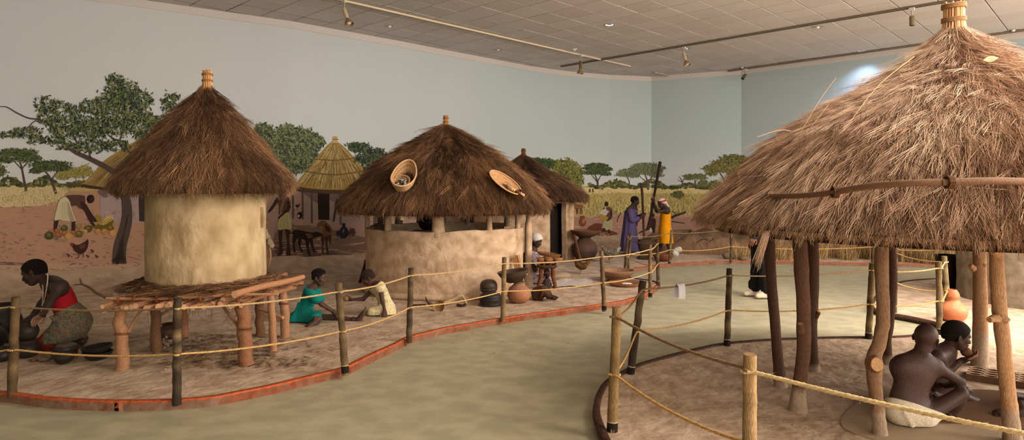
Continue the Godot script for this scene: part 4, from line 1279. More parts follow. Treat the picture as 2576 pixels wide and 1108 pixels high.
func wisps(parent: Node3D, centre: Vector3, prof: Array, count: int, long: float, r: float, cols: Array) -> void:
	# loose single straws that stick out
	var mb := MB.new()
	for k in count:
		var t := sqrt(rng.randf()) * 0.93
		var a := rng.randf_range(-0.3, PI + 0.3) if rng.randf() < 0.8 else rng.randf() * TAU
		var p := profile_at(prof, t)
		var out := Vector3(cos(a), 0, sin(a))
		var down: Vector3 = out * p[2].x + Vector3.UP * p[2].y
		var nrm: Vector3 = out * -p[2].y + Vector3.UP * p[2].x
		var d: Vector3 = (down * rng.randf_range(-0.6, 1) + nrm * rng.randf_range(0.05, 0.55) + out.cross(Vector3.UP) * rng.randfn(0, 0.6)).normalized()
		var at: Vector3 = centre + out * p[0] + Vector3.UP * p[1] + nrm * 0.01
		var l := long * rng.randf_range(0.4, 1.2)
		var bend := Vector3(rng.randfn(0, 0.2), rng.randfn(-0.2, 0.2), rng.randfn(0, 0.2)) * l
		tube(mb, [at, at + d * l * 0.5 + bend * 0.25, at + d * l + bend], [r, r * 0.8, r * 0.4], 3, cols[rng.randi() % cols.size()], false)
	obj("loose_straw", mb, M.straw, parent).set_meta("kind", "stuff")

func topknot(parent: Node3D, centre: Vector3, y0: float, y1: float, r: float, cols: Array, ties: Array) -> void:
	var k0 := obj_knot(parent, centre, y0, y1, r, cols)
	for t in ties:
		var mb := MB.new()
		var y := lerpf(y0, y1, t)
		for turn in 3:
			var pts := []
			for s in 17:
				var a := TAU * s / 16.0
				pts.append(centre + Vector3(cos(a) * r * 1.1, y + (turn - 1) * r * 0.16 + sin(a * 2) * r * 0.05, sin(a) * r * 1.1))
			tube(mb, pts, [r * 0.1], 5, cols[0] * 0.55, false)
		obj("tie", mb, M.straw, k0)

func obj_knot(parent: Node3D, centre: Vector3, y0: float, y1: float, r: float, cols: Array) -> MeshInstance3D:
	var mb := MB.new()
	for k in 46:
		var a := rng.randf() * TAU
		var rr := r * sqrt(rng.randf())
		if k < 22: a = TAU * k / 22.0; rr = r * 0.93
		var b := centre + Vector3(cos(a) * rr * 1.25, y0 - r * 0.5, sin(a) * rr * 1.25)
		var t := centre + Vector3(cos(a) * rr * 0.92, y1 - rng.randf() * r * 0.5, sin(a) * rr * 0.92)
		var m := centre + Vector3(cos(a) * rr * 0.95, (y0 + y1) / 2, sin(a) * rr * 0.95)
		tube(mb, [b, m, t], [r * 0.13, r * 0.12, r * 0.12], 5, cols[rng.randi() % cols.size()])
	return obj("topknot", mb, M.straw, parent)

# ================================================================ the granary on its log platform
func curved_wall(mb: MB, centre: Vector3, r: float, thick: float, y0: float, y1: float, segs: int, rows: int, hole: Callable, bulge: float, f: FastNoiseLite, top_wave := 0.0) -> void:
	# outer and inner skin with openings where hole(angle, height) is true; the jambs are closed
	for skin in 2:
		var rr := r - thick * skin
		var base := mb.v.size()
		for j in rows + 1:
			for s in segs:
				var a := TAU * s / segs
				var y := lerpf(y0, y1, float(j) / rows)
				if j == rows and top_wave > 0.0: y += top_wave * f.get_noise_2d(cos(a) * 90, sin(a) * 90)
				var k := rr + bulge * f.get_noise_3d(cos(a) * 55, y * 45, sin(a) * 55)
				mb.vert(centre + Vector3(cos(a) * k, y, sin(a) * k), Color.WHITE)
		for j in rows:
			for s in segs:
				var t := (s + 1) % segs
				if hole.call(TAU * (s + 0.5) / segs, lerpf(y0, y1, (j + 0.5) / rows)): continue
				mb.quad(base + j * segs + s, base + (j + 1) * segs + s, base + (j + 1) * segs + t, base + j * segs + t)
	var n := (rows + 1) * segs
	var o := mb.v.size() - 2 * n
	for j in rows + 1:
		for s in segs:
			var t := (s + 1) % segs
			var above: bool = j < rows and not hole.call(TAU * (s + 0.5) / segs, lerpf(y0, y1, (j + 0.5) / rows))
			var below: bool = j > 0 and not hole.call(TAU * (s + 0.5) / segs, lerpf(y0, y1, (j - 0.5) / rows))
			if above != below:
				var a := o + j * segs + s
				var b := o + j * segs + t
				mb.flat_quad(mb.v[a], mb.v[b], mb.v[b + n], mb.v[a + n], Color.WHITE)
			if j < rows:
				var q: bool = hole.call(TAU * (s - 0.5) / segs, lerpf(y0, y1, (j + 0.5) / rows))
				var w: bool = hole.call(TAU * (s + 0.5) / segs, lerpf(y0, y1, (j + 0.5) / rows))
				if q != w:
					var a := o + j * segs + s
					var b := o + (j + 1) * segs + s
					mb.flat_quad(mb.v[a], mb.v[b], mb.v[b + n], mb.v[a + n], Color.WHITE)

func log_tube(mb: MB, a: Vector3, b: Vector3, r0: float, r1: float, col: Color, cut: Color, sides := 9, bend := 0.02) -> void:
	var pts := []
	var rad := []
	var n := 6
	var side := (b - a).cross(Vector3(0.3, 1, 0.2)).normalized()
	var k1 := rng.randfn(0, bend)
	var k2 := rng.randfn(0, bend)
	for k in n + 1:
		var t := k / float(n)
		pts.append(a.lerp(b, t) + side * sin(t * PI) * k1 + Vector3.UP * sin(t * TAU) * k2 * 0.3)
		rad.append(lerpf(r0, r1, t) * rng.randf_range(0.92, 1.08))
	tube(mb, pts, rad, sides, col, true, 0.07, [], cut)

func build_granary() -> void:
	make_bundles()
	var c := Vector3(-3.06, 0, -6.5)
	var g := thing("granary", "round clay granary with pointed brown thatch standing on the log platform", "granary", c + Vector3(0, 0.74, 0))
	var mb := MB.new()
	var f := noise(0.02, 5)
	# the slot for the grain hatch looks to the right of the visitor
	var slot := func(a: float, y: float) -> bool:
		return (a < 0.06 or a > TAU - 0.09) and y > 1.29 and y < 1.51
	curved_wall(mb, c, 0.55, 0.06, 0.72, 1.76, 120, 40, slot, 0.014, f)
	obj("clay_wall", mb, M.clay_wall, g)
	mb = MB.new()      # cylinder added inside, its dark colour standing for shade in the slot
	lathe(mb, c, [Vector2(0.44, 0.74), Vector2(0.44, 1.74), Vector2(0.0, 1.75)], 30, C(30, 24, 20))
	obj("slot_shade", mb, M.plain, g)
	mb = MB.new()      # clay lip on the far right side with a rope loop under it
	var lip := c + Vector3(cos(-0.5) * 0.57, 1.17, sin(-0.5) * 0.57)
	for k in 5: blob(mb, lip + Vector3(0.015 * k - 0.02, 0.05 - k * 0.03, 0.015 * (k % 2)), Vector3(0.03, 0.045, 0.036), Color.WHITE, Basis.IDENTITY, 12, 9, 0.6, f)
	obj("clay_lip", mb, M.clay_wall_grey, g)
	mb = MB.new()
	var pts := []
	for k in 13:
		var a := PI * k / 12.0
		pts.append(lip + Vector3(0.01 + sin(a) * 0.035, -0.06 - 0.23 * k / 12.0, sin(a) * 0.03))
	tube(mb, pts, [0.009], 6, C(150, 112, 84), true)
	obj("hanging_loop", mb, M.rope, g)
	var prof := [Vector2(0.03, 2.70), Vector2(0.07, 2.60), Vector2(0.165, 2.49), Vector2(0.31, 2.34), Vector2(0.41, 2.22), Vector2(0.55, 2.04), Vector2(0.68, 1.87), Vector2(0.775, 1.735), Vector2(0.80, 1.67)]
	var roof := roof_shell(g, c, prof, 0.09, M.thatch_base)
	var pal := [C(96, 70, 52), C(156, 116, 86), C(218, 174, 130)]
	thatch(roof, c, prof, 5200, Vector2(0.16, 0.4), Vector2(0.03, 0.055), pal, 2000, 0.33)
	wisps(roof, c, prof, 260, 0.14, 0.0016, [pal[1], pal[2]])
	topknot(g, c, 2.66, 2.885, 0.045, [C(205, 150, 98), C(178, 124, 78), C(226, 178, 126)], [0.12, 0.5, 0.78])
	# a thin binding round the thatch
	mb = MB.new()
	pts = []
	for k in 49:
		var a := TAU * k / 48.0
		pts.append(c + Vector3(cos(a) * 0.505, 2.125 + 0.012 * sin(a * 3), sin(a) * 0.505))
	tube(mb, pts, [0.011], 5, C(84, 58, 40), false)
	obj("binding", mb, M.straw, roof)
	build_platform(c)

func build_platform(c: Vector3) -> void:
	var o := thing("log_platform", "low platform of lashed logs on forked posts under the clay granary", "platform", Vector3(c.x, GY, c.z))
	var bark := [C(176, 128, 96), C(160, 114, 86), C(188, 142, 108), C(146, 108, 82)]
	var cut := C(232, 186, 148)
	# legs: foot pixel, top height, radii
	for l in [[311, 930, 0.63, 0.05, 302, 1], [620, 920, 0.66, 0.058, 612, 1], [392, 884, 0.64, 0.045, 388, 0], [688, 886, 0.64, 0.034, 680, 0], [718, 850, 0.72, 0.045, 710, 1], [655, 846, 0.66, 0.045, 650, 0], [462, 850, 0.62, 0.045, 458, 0]]:
		var foot := gp(l[0], l[1])
		var d := -foot.z
		var top := Vector3((l[4] - HU) / F * d, l[2], -d)
		var mb := MB.new()
		var pts := []
		var rad := []
		for k in 9:
			var t := k / 8.0
			pts.append(foot.lerp(top, t) + Vector3(rng.randfn(0, 0.006), 0, rng.randfn(0, 0.006)))
			rad.append(l[3] * (1.12 - 0.15 * t + rng.randf_range(-0.05, 0.05)))
		tube(mb, pts, rad, 12, bark[rng.randi() % 4], true, 0.05, [], cut)
		var leg := obj("leg", mb, M.wood, o)
		if l[5]:
			mb = MB.new()
			var mid := foot.lerp(top, 0.55)
			for turn in 2:
				pts = []
				for s in 13:
					var a := TAU * s / 12.0
					pts.append(mid + Vector3(cos(a) * l[3] * 1.07, turn * 0.012 + 0.008 * sin(a), sin(a) * l[3] * 1.07))
				tube(mb, pts, [0.006], 5, C(120, 78, 52), false)
			obj("lashing", mb, M.rope, leg)
	# diagonal braces
	for b in [[322, 838, 362, 772, 5.9, 0.016], [598, 820, 562, 772, 6.0, 0.016], [712, 800, 652, 778, 6.5, 0.016], [392, 800, 432, 775, 6.6, 0.018]]:
		var mb := MB.new()
		log_tube(mb, px(b[0], b[1], b[4]), px(b[2], b[3], b[4] + 0.1), b[5], b[5] * 0.9, bark[2], cut, 7, 0.008)
		obj("brace", mb, M.wood, o)
	# pointed stick poking out below the left corner, long twig over the left end
	var mb := MB.new()
	tube(mb, [px(256, 788, 5.8), px(275, 782, 5.85), px(310, 776, 6.0), px(360, 770, 6.3)], [0.004, 0.018, 0.02, 0.02], 8, C(214, 178, 146))
	obj("sharpened_stick", mb, M.wood, o)
	mb = MB.new()
	tube(mb, [px(201, 702, 6.2), px(206, 716, 6.15), px(222, 722, 6.1), px(243, 738, 6.0), px(268, 750, 5.95), px(310, 752, 5.95)], [0.006, 0.009, 0.011, 0.012, 0.013, 0.012], 7, C(120, 96, 76))
	tube(mb, [px(186, 717, 6.2), px(206, 716, 6.15)], [0.004, 0.007], 6, C(120, 96, 76))
	obj("forked_twig", mb, M.wood, o)
	# floor logs, butt ends to the front; each log's front end in photo pixels
	var front := []
	for k in 19: front.append([270 + k * 19.0 + rng.randf_range(-5, 5), 764.0, 5.74 + rng.randf_range(-0.03, 0.04)])
	for q in front:
		var a := px(q[0], q[1], q[2])
		a.y = 0.655 + rng.randf_range(-0.008, 0.012)
		a += Vector3(rng.randf_range(-0.05, 0.01), rng.randf_range(-0.02, 0.0), rng.randf_range(-0.03, 0.07))
		var b := a + Vector3(rng.randfn(0.03, 0.06), rng.randf_range(0.0, 0.03), -1.15 + rng.randf_range(-0.1, 0.06))
		mb = MB.new()
		log_tube(mb, a, b, rng.randf_range(0.017, 0.028), 0.022, bark[rng.randi() % 4], cut * rng.randf_range(0.8, 1.05), 9, 0.02)
		obj("log", mb, M.wood_round, o)
	# cross poles on top, tied down
	for q in [[268, 752, 5.83, 700, 741, 5.9, 0.016], [590, 742, 5.75, 762, 697, 6.75, 0.033], [560, 760, 5.9, 742, 722, 6.7, 0.028], [330, 748, 6.0, 600, 745, 6.0, 0.014], [560, 756, 5.8, 760, 712, 7.0, 0.026]]:
		mb = MB.new()
		log_tube(mb, px(q[0], q[1], q[2]), px(q[3], q[4], q[5]), q[6], q[6] * 0.85, bark[rng.randi() % 4], cut, 9, 0.015)
		obj("cross_pole", mb, M.wood_round, o)
	mb = MB.new()
	log_tube(mb, px(700, 700, 7.0), px(719, 690, 7.1), 0.03, 0.03, bark[1], cut, 9, 0.0)
	log_tube(mb, px(678, 706, 7.0), px(690, 692, 7.05), 0.026, 0.026, bark[0], cut, 9, 0.0)
	obj("stub", mb, M.wood, o)
	for q in [[302, 760], [340, 758], [398, 756], [432, 757], [508, 756], [566, 755], [600, 752], [640, 742], [668, 733], [706, 722]]:
		mb = MB.new()
		var at := px(q[0], q[1] - 4, 5.84 if q[0] < 600 else 5.84 + (q[0] - 600) * 0.007)
		for turn in 3:
			var pts := []
			for s in 11:
				var a := TAU * s / 10.0
				pts.append(at + Vector3(0.006 * (turn - 1) + 0.004 * sin(a), sin(a) * 0.04, cos(a) * 0.035))
			tube(mb, pts, [0.0055], 5, C(150, 88, 56), false)
		obj("lashing", mb, M.rope, o)
	# straw litter round the foot of the granary and roots hanging below
	var st := Straws.new()
	var pal := [C(88, 62, 44), C(128, 92, 64), C(170, 126, 88)]
	for k in 1500:
		var a := rng.randf() * TAU
		var rr := 0.49 + absf(rng.randfn(0, 0.13))
		var p := c + Vector3(cos(a) * rr, 0.70 + maxf(0, 0.1 - (rr - 0.56) * 0.3) * rng.randf_range(0.6, 1.0), sin(a) * rr * 0.92)
		var d := Vector3(cos(a), 0, sin(a)).cross(Vector3.UP) * (1 if rng.randf() < 0.5 else -1) + Vector3(cos(a), -0.3, sin(a)) * rng.randfn(0, 0.5)
		put_bundle(st, rng.randi() % 5, p, d, Vector3.UP, rng.randf_range(0.1, 0.3), rng.randf_range(0.03, 0.06), pal[rng.randi() % 3])
	commit_straws(st, "straw_bed", o)
	mb = MB.new()
	for k in 90:
		var at := c + Vector3(rng.randf_range(-0.6, 0.6), 0.62, rng.randf_range(-0.5, 0.62))
		var l := rng.randf_range(0.05, 0.26)
		tube(mb, [at, at + Vector3(rng.randfn(0, 0.02), -l * 0.5, 0.01), at + Vector3(rng.randfn(0, 0.04), -l, 0)], [0.0018, 0.0012, 0.0006], 3, C(96, 74, 58), false)
	obj("hanging_root", mb, M.straw, o).set_meta("kind", "stuff")

# ================================================================ the half-open kitchen hut
func build_kitchen_hut() -> void:
	var c := Vector3(-1.09, 0, -10.65)
	var h := thing("kitchen_hut", "round half-open hut with low clay wall, stub pillars and baskets on its thatch", "hut", c + Vector3(0, GY, 0))
	var f := noise(0.02, 15)
	var door := func(a: float, _y: float) -> bool:
		return a > TAU - 0.62 or a < 0.16
	var mb := MB.new()
	curved_wall(mb, c, 1.29, 0.11, 0.0, 1.06, 110, 26, door, 0.02, f, 0.03)
	obj("clay_wall", mb, M.clay_wall_brown, h)
	mb = MB.new()      # plinth
	lathe(mb, c, [Vector2(1.27, 0.06), Vector2(1.35, 0.062), Vector2(1.34, 0.11), Vector2(1.28, 0.15)], 60, Color.WHITE, 0.2, TAU - 0.7, 0.03, f)
	obj("plinth", mb, M.clay_wall_brown, h)
	for q in [[1102, 0.088, 0.0], [976, 0.05, 0.0], [1230, 0.045, 0.0], [1302, 0.04, 0.0], [924, 0.04, 0.0]]:
		# pillars stand on the wall: the front crossing of that sight line with the ring
		var k: float = (q[0] - HU) / F
		var aa := k * k + 1.0
		var bb: float = -2.0 * (k * c.x - c.z)
		var cc: float = c.x * c.x + c.z * c.z - (1.275 - q[1]) * (1.275 - q[1])
		var disc := maxf(bb * bb - 4 * aa * cc, 0.0)
		var d := (-bb - sqrt(disc)) / (2 * aa)
		var p := Vector3(k * d, 0, -d)
		mb = MB.new()
		var r: float = q[1]
		lathe(mb, p, [Vector2(r * 1.15, 0.97), Vector2(r * 1.08, 1.08), Vector2(r, 1.2), Vector2(r * 0.98, 1.5), Vector2(r * 0.9, 1.72)], 16, Color.WHITE, 0, TAU, 0.012, f)
		obj("pillar", mb, M.clay_wall_brown, h)
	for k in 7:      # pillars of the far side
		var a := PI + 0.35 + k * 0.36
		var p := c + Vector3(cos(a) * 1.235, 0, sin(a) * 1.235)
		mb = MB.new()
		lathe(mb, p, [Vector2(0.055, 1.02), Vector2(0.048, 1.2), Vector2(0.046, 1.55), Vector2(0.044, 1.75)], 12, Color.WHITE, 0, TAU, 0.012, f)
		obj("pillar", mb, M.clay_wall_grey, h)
	mb = MB.new()      # door post beside the entrance
	var post := gp(1329, 722)
	lathe(mb, Vector3(post.x, 0, post.z), [Vector2(0.1, 0.05), Vector2(0.075, 0.12), Vector2(0.062, 0.4), Vector2(0.062, 1.0), Vector2(0.058, 1.1), Vector2(0.04, 1.18), Vector2(0.038, 1.5)], 14, Color.WHITE, 0, TAU, 0.015, f)
	obj("door_post", mb, M.clay_wall_brown, h)
	var prof := [Vector2(0.03, 2.70), Vector2(0.13, 2.64), Vector2(0.43, 2.455), Vector2(0.75, 2.265), Vector2(1.08, 2.03), Vector2(1.34, 1.80), Vector2(1.54, 1.58), Vector2(1.64, 1.40), Vector2(1.67, 1.32)]
	var roof := roof_shell(h, c, prof, 0.1, M.thatch_base)
	var pal := [C(92, 67, 50), C(150, 111, 81), C(216, 168, 122)]
	thatch(roof, c, prof, 8200, Vector2(0.2, 0.48), Vector2(0.035, 0.065), pal, 3000, 0.3)
	wisps(roof, c, prof, 260, 0.2, 0.0022, [pal[1], pal[2]])
	topknot(h, c, 2.66, 2.89, 0.042, [C(196, 140, 88), C(170, 116, 72), C(214, 164, 112)], [0.1, 0.5, 0.78])

func build_back_hut() -> void:
	var c := Vector3(0.273, 0, -15.35)
	var h := thing("mud_hut", "round mud hut with dark doorway and pale clay door post behind the kitchen hut", "hut", c + Vector3(0, GY, 0))
	var f := noise(0.02, 25)
	# doorway between photo columns 1384 and 1425
	var door := func(a: float, y: float) -> bool:
		return a > 0.6 and a < 1.07 and y < 1.38
	var mb := MB.new()
	curved_wall(mb, c, 1.18, 0.12, 0.0, 1.62, 100, 24, door, 0.02, f)
	obj("clay_wall", mb, M.clay_wall_brown, h)
	mb = MB.new()
	var post := gp(1434, 652)
	lathe(mb, Vector3(post.x, 0, post.z), [Vector2(0.11, 0.05), Vector2(0.09, 0.15), Vector2(0.085, 0.6), Vector2(0.092, 1.2), Vector2(0.085, 1.5)], 14, Color.WHITE, 0, TAU, 0.02, f)
	obj("door_post", mb, M.clay_wall_brown, h)
	mb = MB.new()      # a dark curved sheet inside the doorway
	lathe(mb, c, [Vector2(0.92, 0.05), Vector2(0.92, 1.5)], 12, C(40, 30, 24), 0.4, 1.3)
	obj("door_dark_sheet", mb, M.wicker, h)
	var prof := [Vector2(0.03, 2.47), Vector2(0.06, 2.4), Vector2(0.36, 2.18), Vector2(0.77, 1.955), Vector2(1.2, 1.685), Vector2(1.44, 1.5), Vector2(1.53, 1.41)]
	var roof := roof_shell(h, c, prof, 0.1, M.thatch_base)
	var pal := [C(84, 61, 47), C(138, 101, 74), C(196, 150, 110)]
	thatch(roof, c, prof, 3600, Vector2(0.22, 0.5), Vector2(0.045, 0.075), pal, 1100, 0.2)
	topknot(h, c, 2.43, 2.63, 0.05, [C(150, 100, 66), C(128, 84, 56)], [0.3, 0.7])
	# bent switch stuck in the thatch
	mb = MB.new()
	tube(mb, smooth([px(1328, 455, 14.0), px(1348, 464, 13.95), px(1366, 476, 13.9), px(1376, 490, 13.85)], 4), [0.014], 5, C(176, 124, 84))
	obj("bent_stick", mb, M.wood, h)

func build_side_hut() -> void:
	var c := Vector3(7.97, 0, -9.33)
	var h := thing("clay_hut", "grey-brown clay hut behind the orange gourd, half hidden by the shelter", "hut", c + Vector3(0, GY, 0))
	var f := noise(0.02, 35)
	var none := func(_a: float, _y: float) -> bool: return false
	var mb := MB.new()
	curved_wall(mb, c, 1.3, 0.12, 0.0, 1.7, 90, 20, none, 0.025, f)
	obj("clay_wall", mb, M.clay_wall_grey, h)
	var prof := [Vector2(0.03, 2.66), Vector2(0.3, 2.45), Vector2(0.8, 2.13), Vector2(1.3, 1.78), Vector2(1.62, 1.5)]
	var roof := roof_shell(h, c, prof, 0.1, M.thatch_base)
	var pal := [C(70, 47, 33), C(118, 80, 54), C(172, 122, 80)]
	thatch(roof, c, prof, 2200, Vector2(0.25, 0.5), Vector2(0.05, 0.08), pal, 700, 0.2, 0.3)

# ================================================================ the open shelter
func build_shelter() -> void:
	var c := Vector3(3.55, 0, -5.2)
	var s := thing("open_shelter", "large open shelter of tan straw thatch carried by crooked wooden posts", "shelter", c + Vector3(0, GY, 0))
	var brown := [C(108, 80, 62), C(92, 68, 54), C(120, 88, 66)]
	var orange := [C(182, 142, 108), C(192, 152, 116)]
	# crooked posts: photo points down the middle, widths in pixels, foot row, colour, pale foot
	var list := [
		[[[2217, 590], [2218, 700], [2222, 800], [2212, 860], [2199, 900], [2198, 940], [2205, 1000], [2210, 1050], [2213, 1095]], [33, 31, 31, 32, 36, 36, 31, 32, 40], 1095, C(148, 118, 94), 0.8],
		[[[1934, 590], [1940, 700], [1948, 800], [1957, 900], [1964, 973]], [27, 25, 24, 25, 34], 973, brown[1], 0.9],
		[[[2010, 590], [2016, 680], [2022, 800], [2020, 900], [2010, 970], [2007, 1035]], [32, 34, 34, 32, 32, 46], 1035, brown[0], 0.85],
		[[[2042, 590], [2046, 700], [2042, 800], [2044, 880], [2047, 933]], [28, 27, 27, 24, 32], 933, brown[1], 0.9],
		[[[2240, 590], [2246, 700], [2240, 800], [2233, 860], [2232, 916]], [20, 20, 19, 17, 26], 916, brown[1], 0.9],
		[[[2465, 590], [2464, 660], [2466, 760], [2466, 850], [2464, 921]], [28, 30, 32, 33, 42], 921, orange[0], 0.72],
		[[[2505, 590], [2507, 660], [2513, 760], [2522, 850], [2532, 950], [2541, 1040], [2548, 1115]], [30, 31, 33, 32, 34, 36, 42], 1115, orange[1], 0.8]]
	for q in list:
		var d := gd(q[2])
		var pts := []
		var rad := []
		var cols := []
		for k in q[0].size():
			pts.append(px(q[0][k][0], q[0][k][1], d))
			rad.append(q[1][k] / F * d / 2)
		pts = smooth(pts, 4)
		var rr := []
		for k in pts.size(): rr.append(rad[mini(k / 4, rad.size() - 1)] * (1 - (k % 4) / 4.0) + rad[mini(k / 4 + 1, rad.size() - 1)] * (k % 4) / 4.0)
		for k in pts.size():
			# the feet are daubed with pale clay, with an uneven upper edge
			var t: float = k / float(pts.size() - 1)
			cols.append(C(176, 156, 136) if t > q[4] + rng.randf_range(-0.02, 0.03) else q[3])
		pts[pts.size() - 1].y = GY - 0.01
		var mb := MB.new()
		tube(mb, pts, rr, 14, q[3], true, 0.08, cols)
		var post := obj("post", mb, M.wood, s)
		if q[2] == 1095:
			mb = MB.new()      # sawn branch stub
			var kn := px(2198, 915, d - 0.025)
			tube(mb, [kn + Vector3(0.01, 0, -0.03), kn + Vector3(-0.004, 0.0, 0.042), kn + Vector3(-0.008, 0.004, 0.052)], [0.05, 0.042, 0.034], 14, C(148, 112, 86), true, 0.06, [], C(222, 180, 138))
			for k in mb.v.size(): mb.v[k].y = kn.y + (mb.v[k].y - kn.y) * 1.35
			obj("sawn_knot", mb, M.wood, post)
		for b in [[2465, 2440, 668, 2449, 676], [2505, 2498, 632, 2507, 640], [2505, 2488, 805, 2508, 800], [2505, 2538, 810, 2520, 800], [2042, 2060, 785, 2050, 798], [2465, 2478, 664, 2470, 672], [2010, 2013, 815, 2014, 835]]:
			if absf(q[0][0][0] - b[0]) < 1:
				mb = MB.new()
				tube(mb, [px(b[1], b[2], d - 0.05), px(b[3], b[4], d - 0.02)], [0.018, 0.032], 8, q[3], true, 0.1, [], C(200, 150, 106))
				obj("branch_stub", mb, M.wood, post)
	var prof := [Vector2(0.05, 2.98), Vector2(0.09, 2.90), Vector2(0.17, 2.81), Vector2(0.32, 2.69), Vector2(0.52, 2.56), Vector2(0.8, 2.40), Vector2(1.11, 2.22), Vector2(1.4, 2.02), Vector2(1.6, 1.83), Vector2(1.76, 1.66), Vector2(1.88, 1.53), Vector2(1.95, 1.46), Vector2(1.985, 1.43)]
	var roof := roof_shell(s, c, prof, 0.12, M.thatch_base_tan)
	var pal := [C(158, 122, 98), C(220, 182, 152), C(248, 222, 194)]
	thatch(roof, c, prof, 19000, Vector2(0.16, 0.46), Vector2(0.024, 0.046), pal, 6500, 0.33, 0.7)
	wisps(roof, c, prof, 900, 0.2, 0.0015, [pal[1], pal[2], C(240, 206, 166)])
	topknot(s, c, 2.92, 3.195, 0.075, [C(206, 156, 110), C(182, 132, 90), C(226, 184, 140)], [0.12, 0.45, 0.85])
	# tie poles round the outside
	for q in [[[1845, 489, 5.3], [1900, 494, 4.75], [1960, 494, 4.4], [2040, 491, 4.05], [2110, 482, 3.8], [2150, 473, 3.7]], [[2070, 488, 3.95], [2150, 474, 3.7], [2240, 464, 3.52], [2320, 460, 3.42], [2400, 458, 3.37]], [[2370, 460, 3.38], [2480, 456, 3.33], [2600, 458, 3.34], [2740, 464, 3.4]]]:
		var pts := []
		for p in q: pts.append(px(p[0], p[1], p[2]))
		var mb := MB.new()
		tube(mb, smooth(pts, 5), [0.019], 9, C(124, 96, 76), true, 0.06)
		obj("tie_pole", mb, M.wood_round, s)
	for q in [[2388, 459, 3.37], [2100, 484, 3.82]]:
		var mb := MB.new()
		for turn in 4:
			var pts := []
			for k in 11:
				var a := TAU * k / 10.0
				pts.append(px(q[0], q[1], q[2]) + Vector3(0.008 * (turn - 1.5), sin(a) * 0.032, cos(a) * 0.03))
			tube(mb, pts, [0.005], 5, C(96, 66, 46), false)
		obj("lashing", mb, M.rope, s)
	# long loose reeds standing off the left slope, a dry leaf near the top
	for q in [[[1975, 395, 5.0], [2010, 340, 4.95], [2060, 255, 4.9], [2103, 196, 4.85]], [[1990, 380, 5.0], [2040, 320, 4.9], [2085, 262, 4.85]], [[2140, 305, 4.6], [2210, 215, 4.7], [2300, 142, 4.8]], [[1905, 345, 5.0], [1960, 328, 5.0], [1990, 330, 5.0]], [[2280, 560, 3.3], [2270, 620, 3.28], [1915, 660, 0]]]:
		if q[2][2] == 0: continue
		var pts := []
		for p in q: pts.append(px(p[0], p[1], p[2]))
		var mb := MB.new()
		tube(mb, smooth(pts, 4), [0.0028], 5, C(226, 190, 150), true)
		obj("loose_reed", mb, M.straw, roof)
	var mb := MB.new()
	var lf := px(2490, 149, 4.6)
	var k0 := mb.v.size()
	for k in 9:
		var t := k / 8.0
		var w := 0.022 * sin(t * PI)
		mb.vert(lf + Vector3((t - 0.5) * 0.11, w + 0.02 * (t - 0.5), 0.004), C(222, 180, 140))
		mb.vert(lf + Vector3((t - 0.5) * 0.11, -w + 0.02 * (t - 0.5), 0.012), C(222, 180, 140))
		if k > 0: mb.quad(k0 + k * 2 - 2, k0 + k * 2, k0 + k * 2 + 1, k0 + k * 2 - 1)
	obj("dry_leaf", mb, M.plain, roof)
	# a wisp of straw hanging from the eave
	var st := Straws.new()
	for k in 10:
		put_bundle(st, rng.randi() % 5, px(1925 + rng.randfn(0, 4), 588, 4.35), px(1906 + rng.randfn(0, 4), 660, 4.35) - px(1925, 588, 4.35), Vector3(0, 0, 1), 0.22 + rng.randf() * 0.06, 0.03, pal[1 + rng.randi() % 2])
	commit_straws(st, "hanging_wisp", roof)

# ================================================================ rope barriers
var posts := {}

func barrier_post(key: String, ut: float, vt: float, uf: float, vf: float, r: float, col: Color, label: String, band: bool, group := "") -> void:
	var foot := gp(uf, vf)
	var d := -foot.z
	var top := px(ut, vt, d)
	posts[key] = [foot, top, r]
	var o := thing("barrier_post", label, "post", foot, group)
	var mb := MB.new()
	var pts := []
	var rad := []
	var cols := []
	for k in 15:
		var t := k / 14.0
		pts.append(foot.lerp(top, t) - Vector3(0, 0.02 if k == 0 else 0.0, 0) + Vector3(rng.randfn(0, 0.0015), 0, rng.randfn(0, 0.0015)))
		rad.append(r * (1.06 - 0.1 * t) * rng.randf_range(0.95, 1.05))
		cols.append(col.lerp(C(214, 186, 138), clampf(rng.randfn(-0.02, 0.16), 0, 0.5)).lerp(C(46, 38, 32), clampf(rng.randfn(0.05, 0.2), 0, 0.5)))
	tube(mb, pts, rad, 11, col, true, 0.04, cols, col.lerp(C(120, 100, 76), 0.4))
	obj("pole", mb, M.wood, o)
	if band:
		mb = MB.new()
		tube(mb, [foot, foot.lerp(top, 0.075)], [r * 1.13, r * 1.12], 12, C(44, 37, 33))
		obj("base_band", mb, M.wood, o)
		mb = MB.new()
		tube(mb, [foot.lerp(top, 0.076), foot.lerp(top, 0.085)], [r * 1.12], 12, C(206, 188, 150))
		obj("ring", mb, M.wood, o)

